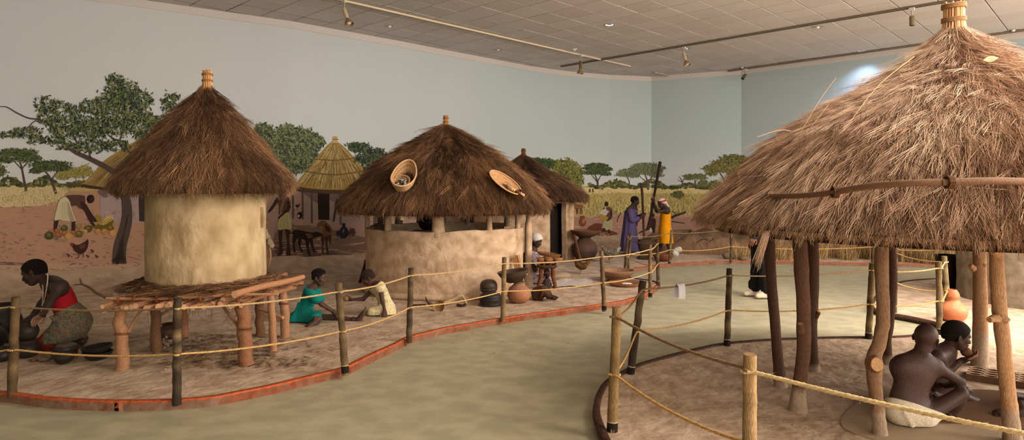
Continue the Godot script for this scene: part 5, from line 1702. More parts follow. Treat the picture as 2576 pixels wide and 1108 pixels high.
func rope(pts: Array, r: float, col: Color, label: String, group := "", fuzz := 0.0) -> Node3D:
	var path := smooth(pts, 10)
	var o := thing("barrier_rope", label, "rope", path[path.size() / 2], group)
	var mb := MB.new()
	var far: bool = -(path[path.size() / 2] as Vector3).z > 9.5
	# even steps along the path
	var total := 0.0
	for k in path.size() - 1: total += path[k].distance_to(path[k + 1])
	var step := r * (1.6 if not far else 6.0)
	var n := int(total / step)
	var even := []
	var seg := 0
	var used := 0.0
	for k in n + 1:
		var want := total * k / n
		while seg < path.size() - 2 and used + path[seg].distance_to(path[seg + 1]) < want:
			used += path[seg].distance_to(path[seg + 1]); seg += 1
		even.append(path[seg].lerp(path[seg + 1], clampf((want - used) / maxf(path[seg].distance_to(path[seg + 1]), 1e-6), 0, 1)))
	if far:
		tube(mb, even, [r], 6, col)
	else:
		for s in 3:
			var strand := []
			for k in even.size():
				var d: Vector3 = (even[mini(k + 1, n)] - even[maxi(k - 1, 0)]).normalized()
				var x := d.cross(Vector3.UP).normalized()
				var y := x.cross(d)
				var a := TAU * (s / 3.0 + k * step / (r * 7.5))
				strand.append(even[k] + (x * cos(a) + y * sin(a)) * r * 0.5)
			tube(mb, strand, [r * 0.58], 5, col * [1.0, 0.9, 1.08][s])
	obj("strands", mb, M.rope, o)
	if fuzz > 0.0:
		mb = MB.new()
		for k in int(total * fuzz):
			var at: Vector3 = even[rng.randi() % even.size()]
			var d := Vector3(rng.randfn(), rng.randfn() + 0.3, rng.randfn()).normalized() * rng.randf_range(0.01, 0.035)
			tube(mb, [at, at + d * 0.6, at + d + Vector3(rng.randfn(0, 0.006), 0, 0)], [0.0006, 0.0005, 0.0003], 3, col * 1.1, false)
		obj("frayed_fibre", mb, M.rope, o).set_meta("kind", "stuff")
	# knot loops at both posts are wound round the post by the path itself
	return o

func on_post(key: String, from_top: float) -> Vector3:
	var p: Array = posts[key]
	return p[1].lerp(p[0], from_top)

func span(a: String, b: String, fa: float, fb: float, sag: float, r: float, col: Color, label: String, group := "", fuzz := 0.0) -> void:
	var p := on_post(a, fa)
	var q := on_post(b, fb)
	var d := (q - p)
	d.y = 0
	d = d.normalized()
	var ra: float = posts[a][2] + r * 0.5
	var rb: float = posts[b][2] + r * 0.5
	var side := d.cross(Vector3.UP)
	if side.z < 0: side = -side      # the loop goes round the visitor's side
	var pts := [p - d * ra * 0.6 + side * ra * 0.85, p + side * ra, p + d * ra + side * ra * 0.3]
	for k in range(1, 6):
		var t := k / 6.0
		pts.append(p.lerp(q, t) - Vector3(0, sag * 4 * t * (1 - t), 0))
	pts.append_array([q - d * rb + side * rb * 0.3, q + side * rb, q + d * rb * 0.6 + side * rb * 0.85])
	rope(pts, r, col, label, group, fuzz)

func build_barriers() -> void:
	var dark := C(92, 74, 56)
	var grey := C(120, 100, 74)
	var pale := C(176, 146, 104)
	barrier_post("p0", -175, 742, -170, 985, 0.032, dark, "mottled barrier post beyond the black pots", false)
	barrier_post("p1", 40, 748, 30, 993, 0.033, C(104, 84, 60), "knobbly mottled barrier post in front of the kneeling woman's pots", false)
	barrier_post("p2", 447, 750, 445, 1013, 0.031, C(70, 58, 46), "dark barrier post in front of the granary platform", false)
	barrier_post("p3", 851, 712, 869, 938, 0.031, grey, "leaning barrier post in front of the girl in teal", true)
	barrier_post("p4", 1034, 675, 1029, 858, 0.03, C(82, 68, 54), "dark barrier post in front of the kitchen hut wall", false)
	barrier_post("p5", 1269, 648, 1265, 806, 0.03, C(140, 116, 82), "light brown barrier post before the black upturned pots", false)
	barrier_post("p6", 1513, 632, 1520, 780, 0.029, grey, "barrier post in front of the big clay basin", true)
	barrier_post("p7", 1635, 615, 1636, 746, 0.027, grey, "barrier post at the very end of the village kerb", true)
	barrier_post("p8", 1653, 602, 1656, 716, 0.028, dark, "barrier post with pale ring at the kerb's dark tip", true)
	barrier_post("p9", 1579, 594, 1572, 683, 0.026, dark, "foremost of two barrier posts before the purple robe", false)
	barrier_post("p10", 1588, 587, 1580, 679, 0.025, C(108, 92, 66), "hindmost of two barrier posts before the purple robe", false)
	barrier_post("p11", 1689, 579, 1684, 665, 0.026, C(130, 112, 76), "barrier post in front of the woman in yellow", true)
	barrier_post("p12", 1840, 567, 1838, 660, 0.027, dark, "barrier post between the boulder and the dry grass clumps", false)
	barrier_post("p13", 2196, 567, 2195, 662, 0.027, dark, "far barrier post behind the shelter's front posts", false)
	barrier_post("p14", 2398, 573, 2397, 667, 0.027, grey, "far barrier post beside the grey clay hut", false)
	barrier_post("p24", 2254, 624, 2250, 787, 0.028, C(70, 56, 46), "dark barrier post on the tip of the gourd's display", false)
	barrier_post("p16", 2375, 645, 2388, 806, 0.031, C(128, 114, 88), "grey barrier post leaning over the orange gourd", false)
	barrier_post("p15", 2362, 659, 2364, 842, 0.031, C(136, 118, 86), "upright barrier post with pale ring beside the orange gourd", true)
	barrier_post("p17", 2194, 663, 2185, 853, 0.032, C(120, 98, 66), "barrier post with drilled holes at the shelter's rear edge", true)
	barrier_post("p18", 1835, 676, 1829, 870, 0.031, C(86, 70, 54), "dark barrier post with ringed foot behind the shelter", true)
	barrier_post("p19", 1617, 707, 1586, 941, 0.032, C(72, 58, 48), "dark slanting barrier post that holds the paper's rope", true)
	barrier_post("p20", 1552, 773, 1540, 1086, 0.033, C(150, 124, 84), "tall pale barrier post with dark foot at the sand's curved corner", true)
	barrier_post("p21", 1886, 892, 1885, 1310, 0.0335, pale, "thick pale barrier post standing foremost in the sand", true)
	var f26 := Vector3(2.35, GY, -1.92)
	posts["p26"] = [f26, f26 + Vector3(0, 0.85, 0), 0.033]
	var mb := MB.new()
	tube(mb, [f26 - Vector3(0, 0.02, 0), f26 + Vector3(0, 0.4, 0), f26 + Vector3(0, 0.85, 0)], [0.034, 0.033, 0.032], 11, pale)
	tag(obj("barrier_post", mb, M.wood), "pale barrier post beside the visitor", "post")
	var tan_ := C(196, 164, 118)
	var gold := C(206, 164, 104)
	var dull := C(140, 112, 80)
	for q in [["p0", "p1", "before the black pots", tan_, gold], ["p1", "p2", "before the kneeling woman", dull, gold], ["p2", "p3", "before the granary platform", tan_, gold], ["p3", "p4", "before the two girls", tan_, gold], ["p4", "p5", "before the kitchen hut wall", tan_, gold], ["p5", "p6", "before the carved stool", tan_, gold], ["p6", "p7", "before the flat baskets", tan_, gold], ["p7", "p8", "round the kerb's end", tan_, gold]]:
		span(q[0], q[1], 0.10, 0.10, 0.025, 0.0085, q[3], "upper barrier rope " + q[2])
		span(q[0], q[1], 0.54, 0.54, 0.03, 0.0085, q[4], "lower golden barrier rope " + q[2])
	for q in [["p8", "p9", "across the path's dead end"], ["p9", "p10", "joining the twin posts"], ["p10", "p11", "before the pounding women"], ["p11", "p12", "before the earth bank"], ["p12", "p13", "before the dry grass"], ["p13", "p14", "running to the grey hut"]]:
		span(q[0], q[1], 0.09, 0.09, 0.04, 0.0085, dull, "upper thin barrier rope " + q[2])
		span(q[0], q[1], 0.58, 0.58, 0.05, 0.0085, gold, "lower thin barrier rope " + q[2])
	for q in [["p20", "p19", "at the sand's curved corner", dull], ["p19", "p18", "over the grey-green path", dull], ["p18", "p17", "behind the shelter posts", tan_], ["p17", "p15", "ending at the gourd", tan_], ["p15", "p16", "joining the two posts by the gourd", tan_], ["p24", "p16", "across the gourd's display", dull]]:
		var a: float = 0.09
		span(q[0], q[1], a, a, 0.03, 0.0085, q[3], "upper barrier rope " + q[2])
		span(q[0], q[1], 0.54, 0.54, 0.04, 0.0085, gold, "lower golden barrier rope " + q[2], "", 20.0)
	span("p20", "p21", 0.08, 0.09, 0.035, 0.010, dull, "upper twisted rope running to the thick pale post", "", 20.0)
	span("p20", "p21", 0.54, 0.54, 0.05, 0.010, gold, "lower golden frayed rope running to the thick pale post", "", 120.0)
	span("p21", "p26", 0.10, 0.10, 0.03, 0.011, C(212, 184, 136), "thick pale twisted rope in front of the seated boys", "", 40.0)
	span("p21", "p26", 0.54, 0.54, 0.03, 0.010, gold, "lower golden rope in front of the seated boys")
	# a sheet of white paper folded over the rope
	var c := px(1704, 708, gd(913))
	mb = MB.new()
	var up := on_post("p19", 0.09).lerp(on_post("p18", 0.09), 0.40) - Vector3(0, 0.012, 0)
	var along := (on_post("p18", 0.09) - on_post("p19", 0.09))
	along.y = 0
	along = along.normalized()
	var out := along.cross(Vector3.UP)
	if out.z < 0: out = -out
	var base := mb.v.size()
	for j in 11:
		for k in 7:
			var s := (k / 6.0 - 0.5) * 0.115
			var h := (j - 5) / 5.0      # -1 back sheet bottom .. 0 over the rope .. 1 front sheet bottom
			var drop := absf(h) * (0.15 if h > 0 else 0.135) * (1.0 + 0.08 * s / 0.06)
			var bulge := 0.014 + 0.012 * sin(absf(h) * 2.5) + (0.006 * sin(k * 1.7) if h > 0 else 0.018 * absf(h))
			var p := up + along * (s + (0.0 if h > 0 else -0.025 * absf(h))) + Vector3(0, 0.014 - drop + 0.05 * s, 0) + out * (bulge * signf(h) if h != 0 else 0.0)
			mb.vert(p, C(226, 220, 222))
			if j > 0 and k > 0:
				var i := base + j * 7 + k
				mb.quad(i - 8, i - 7, i, i - 1)
	var paper := obj("paper_sheet", mb, M.plain)
	tag(paper, "white paper sheet folded over the rope above the path", "paper")

# ================================================================ pots, baskets and household goods
# prof: Vector2(radius, height) outside from the foot to the rim; the inside is added; open vessels only
func vessel(called: String, label: String, category: String, at: Vector3, prof: Array, m: Material, cols: Array, wall := 0.012, group := "", tilt := Basis.IDENTITY, bulge := 0.004) -> Node3D:
	var o := thing(called, label, category, at, group)
	var p := [Vector2(0.0, prof[0].y)]
	var cc := [cols[0]]
	var sm := smooth(prof, 4)
	for k in sm.size():
		p.append(sm[k])
		cc.append(cols[mini(k * cols.size() / sm.size(), cols.size() - 1)])
	var body := MB.new()
	lathe(body, Vector3.ZERO, p, 30, cols[0], 0, TAU, bulge, noise(0.03, rng.randi() % 1000), cc)
	for k in body.v.size(): body.v[k] = at + tilt * body.v[k]
	obj("body", body, m, o)
	var inner := MB.new()
	var q := [sm[sm.size() - 1], sm[sm.size() - 1] + Vector2(-wall * 0.4, wall * 0.35), sm[sm.size() - 1] + Vector2(-wall, 0)]
	for k in range(sm.size() - 2, -1, -1): q.append(Vector2(maxf(sm[k].x - wall, 0.0), sm[k].y + (wall if k < 3 else 0.0)))
	q.append(Vector2(0, q[q.size() - 1].y))
	lathe(inner, Vector3.ZERO, q, 30, cols[cols.size() - 1] * 0.9)
	for k in inner.v.size(): inner.v[k] = at + tilt * inner.v[k]
	obj("rim_and_inside", inner, m, o)
	return o

func upturned(label: String, at: Vector3, prof: Array, col: Color, tilt: Basis) -> void:
	var o := thing("clay_pot", label, "pot", at)
	var mb := MB.new()
	lathe(mb, Vector3.ZERO, [Vector2(prof[0].x - 0.02, 0.001)] + smooth(prof, 4), 32, col, 0, TAU, 0.003, noise(0.03, 12))
	for k in mb.v.size(): mb.v[k] = at + tilt * mb.v[k]
	obj("body", mb, M.black_ware, o)

func black_pot_profile(r: float, h: float) -> Array:
	return [Vector2(r * 0.45, 0), Vector2(r * 0.82, h * 0.16), Vector2(r, h * 0.42), Vector2(r * 0.9, h * 0.68), Vector2(r * 0.66, h * 0.86), Vector2(r * 0.64, h * 0.93), Vector2(r * 0.74, h)]

func bowl_profile(r: float, h: float) -> Array:
	return [Vector2(r * 0.4, 0), Vector2(r * 0.66, h * 0.2), Vector2(r * 0.88, h * 0.6), Vector2(r, h)]

func woven(mb: MB, path: Callable, ring: int, rows: int, r: float, cols: Array) -> void:
	# path(a, t) gives a point of the basket wall; horizontal weavers and upright stakes, over and under
	for j in rows:
		var pts := []
		for s in ring + 1:
			var a := TAU * s / ring
			var n: Vector3 = path.call(a, (j + 0.5) / rows)
			var m: Vector3 = path.call(a, minf((j + 0.5) / rows + 0.02, 1.0))
			var up := (m - n).normalized()
			var tang: Vector3 = (path.call(a + 0.05, (j + 0.5) / rows) - n).normalized()
			pts.append(n + tang.cross(up) * (r * 0.7 if (s + j) % 2 else -r * 0.7))
		tube(mb, pts, [r], 5, cols[rng.randi() % cols.size()], false)
	for s in ring / 2:
		var pts := []
		for j in 8: pts.append(path.call(TAU * (s * 2 + 0.5) / ring, j / 7.0))
		tube(mb, pts, [r * 0.9], 4, cols[rng.randi() % cols.size()] * 0.8, false)

func stone(called: String, label: String, at: Vector3, r: Vector3, col: Color, yaw := 0.0, group := "") -> void:
	var mb := MB.new()
	blob(mb, at + Vector3(0, r.y * 0.8, 0), r, col, Basis(Vector3.UP, yaw), 14, 10, 0.35, noise(0.02, rng.randi() % 999))
	tag(obj(called, mb, M.clay_wall_grey if called == "clod" else M.clayware), label, "stone", group)

func build_goods() -> void:
	var blk := [C(58, 50, 46), C(50, 43, 40), C(62, 54, 50)]
	var ink := [C(44, 40, 40), C(52, 48, 48)]
	# pots round the kneeling woman
	var at := gp(4, 862)
	vessel("clay_pot", "very large sooty black pot facing the kneeling woman", "pot", at, black_pot_profile(0.19, 0.40), M.black_ware, ink)
	at = gp(68, 899)
	vessel("clay_pot", "squat black pot carrying another pot before the kneeling woman", "pot", at, black_pot_profile(0.115, 0.17), M.black_ware, blk)
	at.y += 0.165
	vessel("clay_pot", "round black pot under the kneeling woman's hands", "pot", at, black_pot_profile(0.098, 0.185), M.black_ware, blk)
	at = gp(6, 910)
	vessel("clay_pot", "small round black pot beside the mottled post", "pot", at, black_pot_profile(0.085, 0.13), M.black_ware, ink)
	at = gp(-28, 880)
	vessel("clay_pot", "wide black pot beside the very large sooty one", "pot", at, black_pot_profile(0.16, 0.26), M.black_ware, ink)
	at = gp(161, 915)
	vessel("clay_bowl", "small ribbed black bowl with a lidded pot behind it", "bowl", at, bowl_profile(0.092, 0.085), M.black_ware, blk)
	at = gp(165, 902)
	vessel("clay_pot", "flat black pot with a clay lid by the woman's knee", "pot", at, [Vector2(0.06, 0), Vector2(0.095, 0.04), Vector2(0.1, 0.09), Vector2(0.092, 0.12)], M.black_ware, blk)
	var mb := MB.new()
	lathe(mb, at + Vector3(0.005, 0.118, 0), [Vector2(0.0, 0.035), Vector2(0.06, 0.028), Vector2(0.085, 0.012), Vector2(0.083, 0.0), Vector2(0.0, 0.0)], 24, C(96, 84, 74))
	tag(obj("pot_cover", mb, M.black_ware), "greyish clay lid tilted on the flat black pot", "lid")
	at = gp(246, 905)
	vessel("clay_bowl", "lower of two nested black bowls before the platform's leg", "bowl", at, bowl_profile(0.13, 0.075), M.black_ware, ink)
	vessel("clay_bowl", "upper tilted one of two nested black bowls before the platform's leg", "bowl", at + Vector3(-0.02, 0.045, -0.03), bowl_profile(0.135, 0.075), M.black_ware, ink, 0.01, "", Basis(Vector3(0.3, 0, 1).normalized(), 0.1))
	at = gp(86, 911)
	vessel("clay_scoop", "little brown clay scoop on the sand before the pots", "scoop", at, bowl_profile(0.036, 0.032), M.clayware, [C(120, 82, 56)], 0.006, "", Basis(Vector3(0, 0, 1), 0.25))
	for q in [[110, 910, 0.05, 0.022, 0.035], [124, 904, 0.045, 0.03, 0.03], [186, 903, 0.03, 0.016, 0.02]]:
		stone("stone", "flat grey stone wedged by the black bowls", gp(q[0], q[1]), Vector3(q[2], q[3], q[4]), C(120, 102, 84), rng.randf() * 3, "hearth stones by the bowls")
	# under the platform
	at = gp(427, 852)
	vessel("clay_pot", "half-buried dark pot in the shade under the platform", "pot", at, black_pot_profile(0.115, 0.16), M.clayware, [C(92, 70, 56), C(80, 60, 48)])
	for k in 16:
		stone("pebble", "pale pebble heaped under the platform", gp(420 + rng.randfn(0, 13), 868 + rng.randfn(0, 7)) + Vector3(0, rng.randf() * 0.03, 0), Vector3(0.016, 0.012, 0.014) * rng.randf_range(0.7, 1.5), C(150, 130, 108), rng.randf() * 3, "pebbles heaped under the platform")
	# bones by the kitchen hut wall
	var o := thing("animal_skull", "weathered horned animal skull lying at the kitchen hut wall", "skull", gp(1155, 772))
	var d := gd(772)
	mb = MB.new()
	tube(mb, smooth([px(1098, 776, d), px(1118, 764, d + 0.05), px(1140, 754, d + 0.1), px(1158, 745, d + 0.12), px(1168, 752, d + 0.1), px(1173, 766, d + 0.05)], 4), [0.022, 0.03, 0.032, 0.03, 0.034, 0.036, 0.034, 0.03, 0.03, 0.032, 0.036, 0.038, 0.034, 0.03, 0.026, 0.022, 0.02, 0.018, 0.016, 0.014, 0.01], 9, C(176, 152, 124), true, 0.12)
	obj("skull", mb, M.clayware, o)
	mb = MB.new()
	tube(mb, [px(1156, 746, d + 0.12), px(1157, 739, d + 0.12)], [0.014, 0.005], 6, C(150, 124, 98))
	tube(mb, [px(1168, 750, d + 0.1), px(1182, 746, d + 0.12)], [0.014, 0.005], 6, C(150, 124, 98))
	obj("horn_stub", mb, M.clayware, o)
	mb = MB.new()
	tube(mb, smooth([px(1150, 768, d), px(1162, 770, d - 0.02), px(1172, 766, d)], 4), [0.02], 7, C(60, 46, 38))
	obj("jaw", mb, M.clayware, o)
	at = gp(1110, 781)
	vessel("gourd_shell", "broken half gourd shell lying beside the skull", "gourd", at + Vector3(0, 0.03, 0), bowl_profile(0.085, 0.09), M.clayware, [C(168, 138, 98)], 0.008, "", Basis(Vector3(1, 0, 0.3).normalized(), 1.15))
	o = thing("curved_horn", "dark curved cattle horn beside the kitchen hut wall", "horn", gp(1085, 772))
	mb = MB.new()
	tube(mb, smooth([px(1071, 746, d), px(1073, 754, d), px(1080, 764, d), px(1092, 772, d)], 5), [0.004, 0.006, 0.008, 0.01, 0.012, 0.014, 0.016, 0.018, 0.02, 0.022, 0.024, 0.026, 0.027, 0.028, 0.028, 0.028], 8, C(96, 78, 62))
	obj("horn", mb, M.wood, o)
	mb = MB.new()
	tube(mb, [gp(1038, 774) + Vector3(0, 0.02, 0), gp(1072, 773) + Vector3(0, 0.02, 0)], [0.022, 0.02], 8, C(60, 46, 36))
	tag(obj("firewood_stick", mb, M.wood), "dark charred stick lying at the hut plinth", "stick")
	# black pots at the hut wall
	at = gp(1234, 768)
	upturned("large black ribbed pot upturned on its wide rim by the hut wall", at, [Vector2(0.175, 0.0), Vector2(0.178, 0.012), Vector2(0.15, 0.025), Vector2(0.152, 0.06), Vector2(0.158, 0.085), Vector2(0.15, 0.1), Vector2(0.15, 0.13), Vector2(0.12, 0.165), Vector2(0.06, 0.185), Vector2(0.0, 0.19)], ink[1], Basis.IDENTITY)
	var back := at + Vector3(-0.03, 0, -0.18)
	upturned("sooty ringed pot upturned against the hut wall behind the ribbed one", back + Vector3(0, 0.165, 0), [Vector2(0.1, 0.0), Vector2(0.12, 0.015), Vector2(0.125, 0.05), Vector2(0.118, 0.06), Vector2(0.124, 0.07), Vector2(0.122, 0.1), Vector2(0.1, 0.14), Vector2(0.05, 0.165), Vector2(0.0, 0.17)], C(74, 62, 54), Basis(Vector3(1, 0, 0.2).normalized(), 0.12))
	mb = MB.new()
	lathe(mb, back, [Vector2(0.09, 0.0), Vector2(0.1, 0.1), Vector2(0.08, 0.19), Vector2(0.0, 0.19)], 18, ink[0])
	tag(obj("pot_stand", mb, M.black_ware), "low black clay stand hidden behind the upturned pot", "stand")
	at = gp(1305, 762)
	vessel("clay_pot", "round orange-brown clay pot carrying a wide dark bowl", "pot", at, [Vector2(0.07, 0), Vector2(0.13, 0.03), Vector2(0.163, 0.11), Vector2(0.14, 0.2), Vector2(0.085, 0.255), Vector2(0.07, 0.275), Vector2(0.085, 0.30)], M.clayware, [C(166, 114, 86), C(172, 118, 90), C(158, 116, 92), C(134, 110, 92)])
	vessel("wooden_bowl", "wide dark glossy bowl tilted on the orange-brown pot", "bowl", at + Vector3(-0.06, 0.293, 0.0), [Vector2(0.09, 0), Vector2(0.13, 0.025), Vector2(0.19, 0.09), Vector2(0.225, 0.15), Vector2(0.23, 0.16)], M.black_ware, [C(70, 56, 46), C(84, 68, 56)], 0.014, "", Basis(Vector3(0, 0, 1), 0.13))
	mb = MB.new()
	for k in 34: blob(mb, at + Vector3(-0.06 + rng.randfn(0, 0.07), 0.40 + rng.randf() * 0.012, rng.randfn(0.03, 0.05)), Vector3.ONE * 0.011, C(206, 196, 184), Basis.IDENTITY, 6, 4)
	var beans := obj("dried_bean", mb, M.clayware)
	tag(beans, "pale dried beans lying in the wide dark bowl", "beans")
	beans.set_meta("kind", "stuff")
	# broom
	var bt := px(1297, 646, gd(742))
	var bf := px(1312, 716, gd(742) - 0.1)
	bf.y = maxf(bf.y, GY + 0.22)
	o = thing("straw_broom", "bundle of dry straw leaning on the hut wall behind the dark bowl", "broom", bf)
	mb = MB.new()
	for k in 60:
		var a := rng.randf() * TAU
		var r := 0.05 * sqrt(rng.randf())
		var off := Vector3(cos(a) * r, rng.randf_range(-0.03, 0.03), sin(a) * r * 0.6)
		tube(mb, [bt + off * 1.2, bt.lerp(bf, 0.5) + off * 0.9, bf.lerp(bt, -0.6) + off * 0.7], [0.004], 4, [C(190, 140, 92), C(166, 118, 76), C(206, 160, 112)][rng.randi() % 3])
	obj("straw", mb, M.straw, o)
	mb = MB.new()
	tube(mb, [bt.lerp(bf, 0.48) + Vector3(0, 0, 0), bt.lerp(bf, 0.54)], [0.062, 0.062], 12, C(120, 84, 56), false)
	obj("binding", mb, M.rope, o)
	build_stool()
	# grindstone, cloth
	stone("grindstone", "rough flat-topped grey grinding stone on the sand", gp(1409, 704), Vector3(0.19, 0.075, 0.11), C(166, 144, 122), 0.2)
	mb = MB.new()
	var base := mb.v.size()
	var cf := noise(2.2, 8)
	for j in 9:
		for k in 17:
			var p := gp(1388 + k * 6.4, 723 - j * 2.4 + sin(k * 0.7) * 1.3)
			p.y = GY + 0.012 + 0.022 * absf(cf.get_noise_2d(p.x * 2, p.z * 2)) + (0.03 * sin(k * 0.9) * sin(j * 0.6) if j > 4 else 0.0) * 0.5
			mb.vert(p, C(206, 194, 182))
			if j > 0 and k > 0:
				var i := base + j * 17 + k
				mb.quad(i - 18, i - 17, i, i - 1)
	tag(obj("ground_cloth", mb, M.cloth), "crumpled whitish cloth spread on the sand beside the stool", "cloth")
	# clay basin and flat basket at the kerb's end
	at = gp(1552, 708)
	vessel("clay_basin", "wide pale brown clay basin with thick rim near the kerb's end", "basin", at, [Vector2(0.11, 0), Vector2(0.15, 0.02), Vector2(0.25, 0.11), Vector2(0.30, 0.165), Vector2(0.31, 0.19)], M.clayware, [C(150, 112, 86), C(168, 130, 102)], 0.02)
	at = gp(1572, 719)
	o = thing("flat_basket", "shallow woven basket with white flour beside the clay basin", "basket", at)
	mb = MB.new()
	var ctr := at
	woven(mb, func(a: float, t: float) -> Vector3: return ctr + Vector3(cos(a) * (0.2 + 0.07 * t), 0.01 + 0.055 * t * t, sin(a) * (0.2 + 0.07 * t)), 60, 6, 0.0055, [C(150, 98, 66), C(128, 80, 54), C(166, 112, 78)])
	obj("woven_wall", mb, M.wicker, o)
	mb = MB.new()
	lathe(mb, at, [Vector2(0.21, 0.012), Vector2(0.1, 0.008), Vector2(0.0, 0.008)], 24, C(134, 92, 64))
	obj("bottom", mb, M.wicker, o)
	mb = MB.new()
	blob(mb, at + Vector3(0.03, 0.03, 0.02), Vector3(0.1, 0.022, 0.05), C(222, 214, 206), Basis.IDENTITY, 14, 8, 0.3, cf)
	tag(obj("flour_heap", mb, M.cloth), "small heap of white flour in the flat basket", "flour")
	# great pot by the mud hut, bowl on it, leaning stick
	at = gp(1471, 655)
	vessel("storage_pot", "huge dark brown storage pot standing beside the mud hut door", "pot", at, [Vector2(0.12, 0), Vector2(0.22, 0.06), Vector2(0.285, 0.2), Vector2(0.26, 0.35), Vector2(0.16, 0.46), Vector2(0.13, 0.49), Vector2(0.15, 0.52)], M.clayware, [C(84, 64, 53), C(92, 70, 58), C(80, 61, 51)])
	vessel("wooden_bowl", "broad shallow brown bowl set on the huge storage pot", "bowl", at + Vector3(0.02, 0.515, 0), [Vector2(0.12, 0), Vector2(0.22, 0.04), Vector2(0.32, 0.13), Vector2(0.34, 0.16)], M.clayware, [C(96, 66, 50), C(116, 84, 66)])
	mb = MB.new()
	log_tube(mb, gp(1465, 676), px(1444, 590, 14.5), 0.035, 0.03, C(122, 84, 60), C(150, 110, 80), 8, 0.03)
	tag(obj("wooden_club", mb, M.wood), "thick bent stick leaning against the huge storage pot", "stick")
	# mortar with stand, clay dish, white bag in front of the pounding women
	at = gp(1622, 652)
	o = vessel("wooden_mortar", "tall dark wooden mortar between the two pounding women", "mortar", at, [Vector2(0.17, 0), Vector2(0.17, 0.05), Vector2(0.11, 0.09), Vector2(0.1, 0.14), Vector2(0.14, 0.22), Vector2(0.165, 0.36), Vector2(0.16, 0.44)], M.wood, [C(92, 74, 58), C(84, 68, 54)], 0.03)
	at = gp(1668, 657)
	vessel("clay_dish", "wide reddish clay dish at the feet of the woman in yellow", "dish", at, [Vector2(0.12, 0), Vector2(0.18, 0.03), Vector2(0.22, 0.12), Vector2(0.225, 0.16)], M.clayware, [C(112, 68, 50), C(130, 82, 60)], 0.02)
	mb = MB.new()
	var bp := gp(1703, 644)
	for k in 5: blob(mb, bp + Vector3(rng.randfn(0, 0.03), 0.05 + k * 0.025, rng.randfn(0, 0.03)), Vector3(0.1 - k * 0.012, 0.07, 0.07), C(206, 200, 194), Basis(Vector3.UP, k), 12, 8, 0.5, cf)
	tag(obj("cloth_bag", mb, M.cloth), "crumpled white cloth bundle behind the woman in yellow", "cloth bundle")
	# orange gourd and black bin
	at = gp(2397, 808)
	vessel("orange_gourd", "large shiny orange bottle gourd with narrow cut neck", "gourd", at, [Vector2(0.06, 0), Vector2(0.125, 0.03), Vector2(0.158, 0.105), Vector2(0.14, 0.175), Vector2(0.09, 0.225), Vector2(0.068, 0.255), Vector2(0.075, 0.3), Vector2(0.064, 0.345), Vector2(0.042, 0.385)], M.black_ware, [C(192, 116, 82), C(200, 124, 88), C(186, 110, 76)], 0.008, "", Basis.IDENTITY, 0.002)
	at = gp(2386, 724)
	vessel("dark_bin", "tall dark container standing against the grey clay hut", "bin", at, [Vector2(0.15, 0), Vector2(0.17, 0.03), Vector2(0.19, 0.5), Vector2(0.2, 0.51)], M.black_ware, [C(34, 28, 26)])
	build_roof_baskets()
	build_kitchen_things()
	build_game_board()

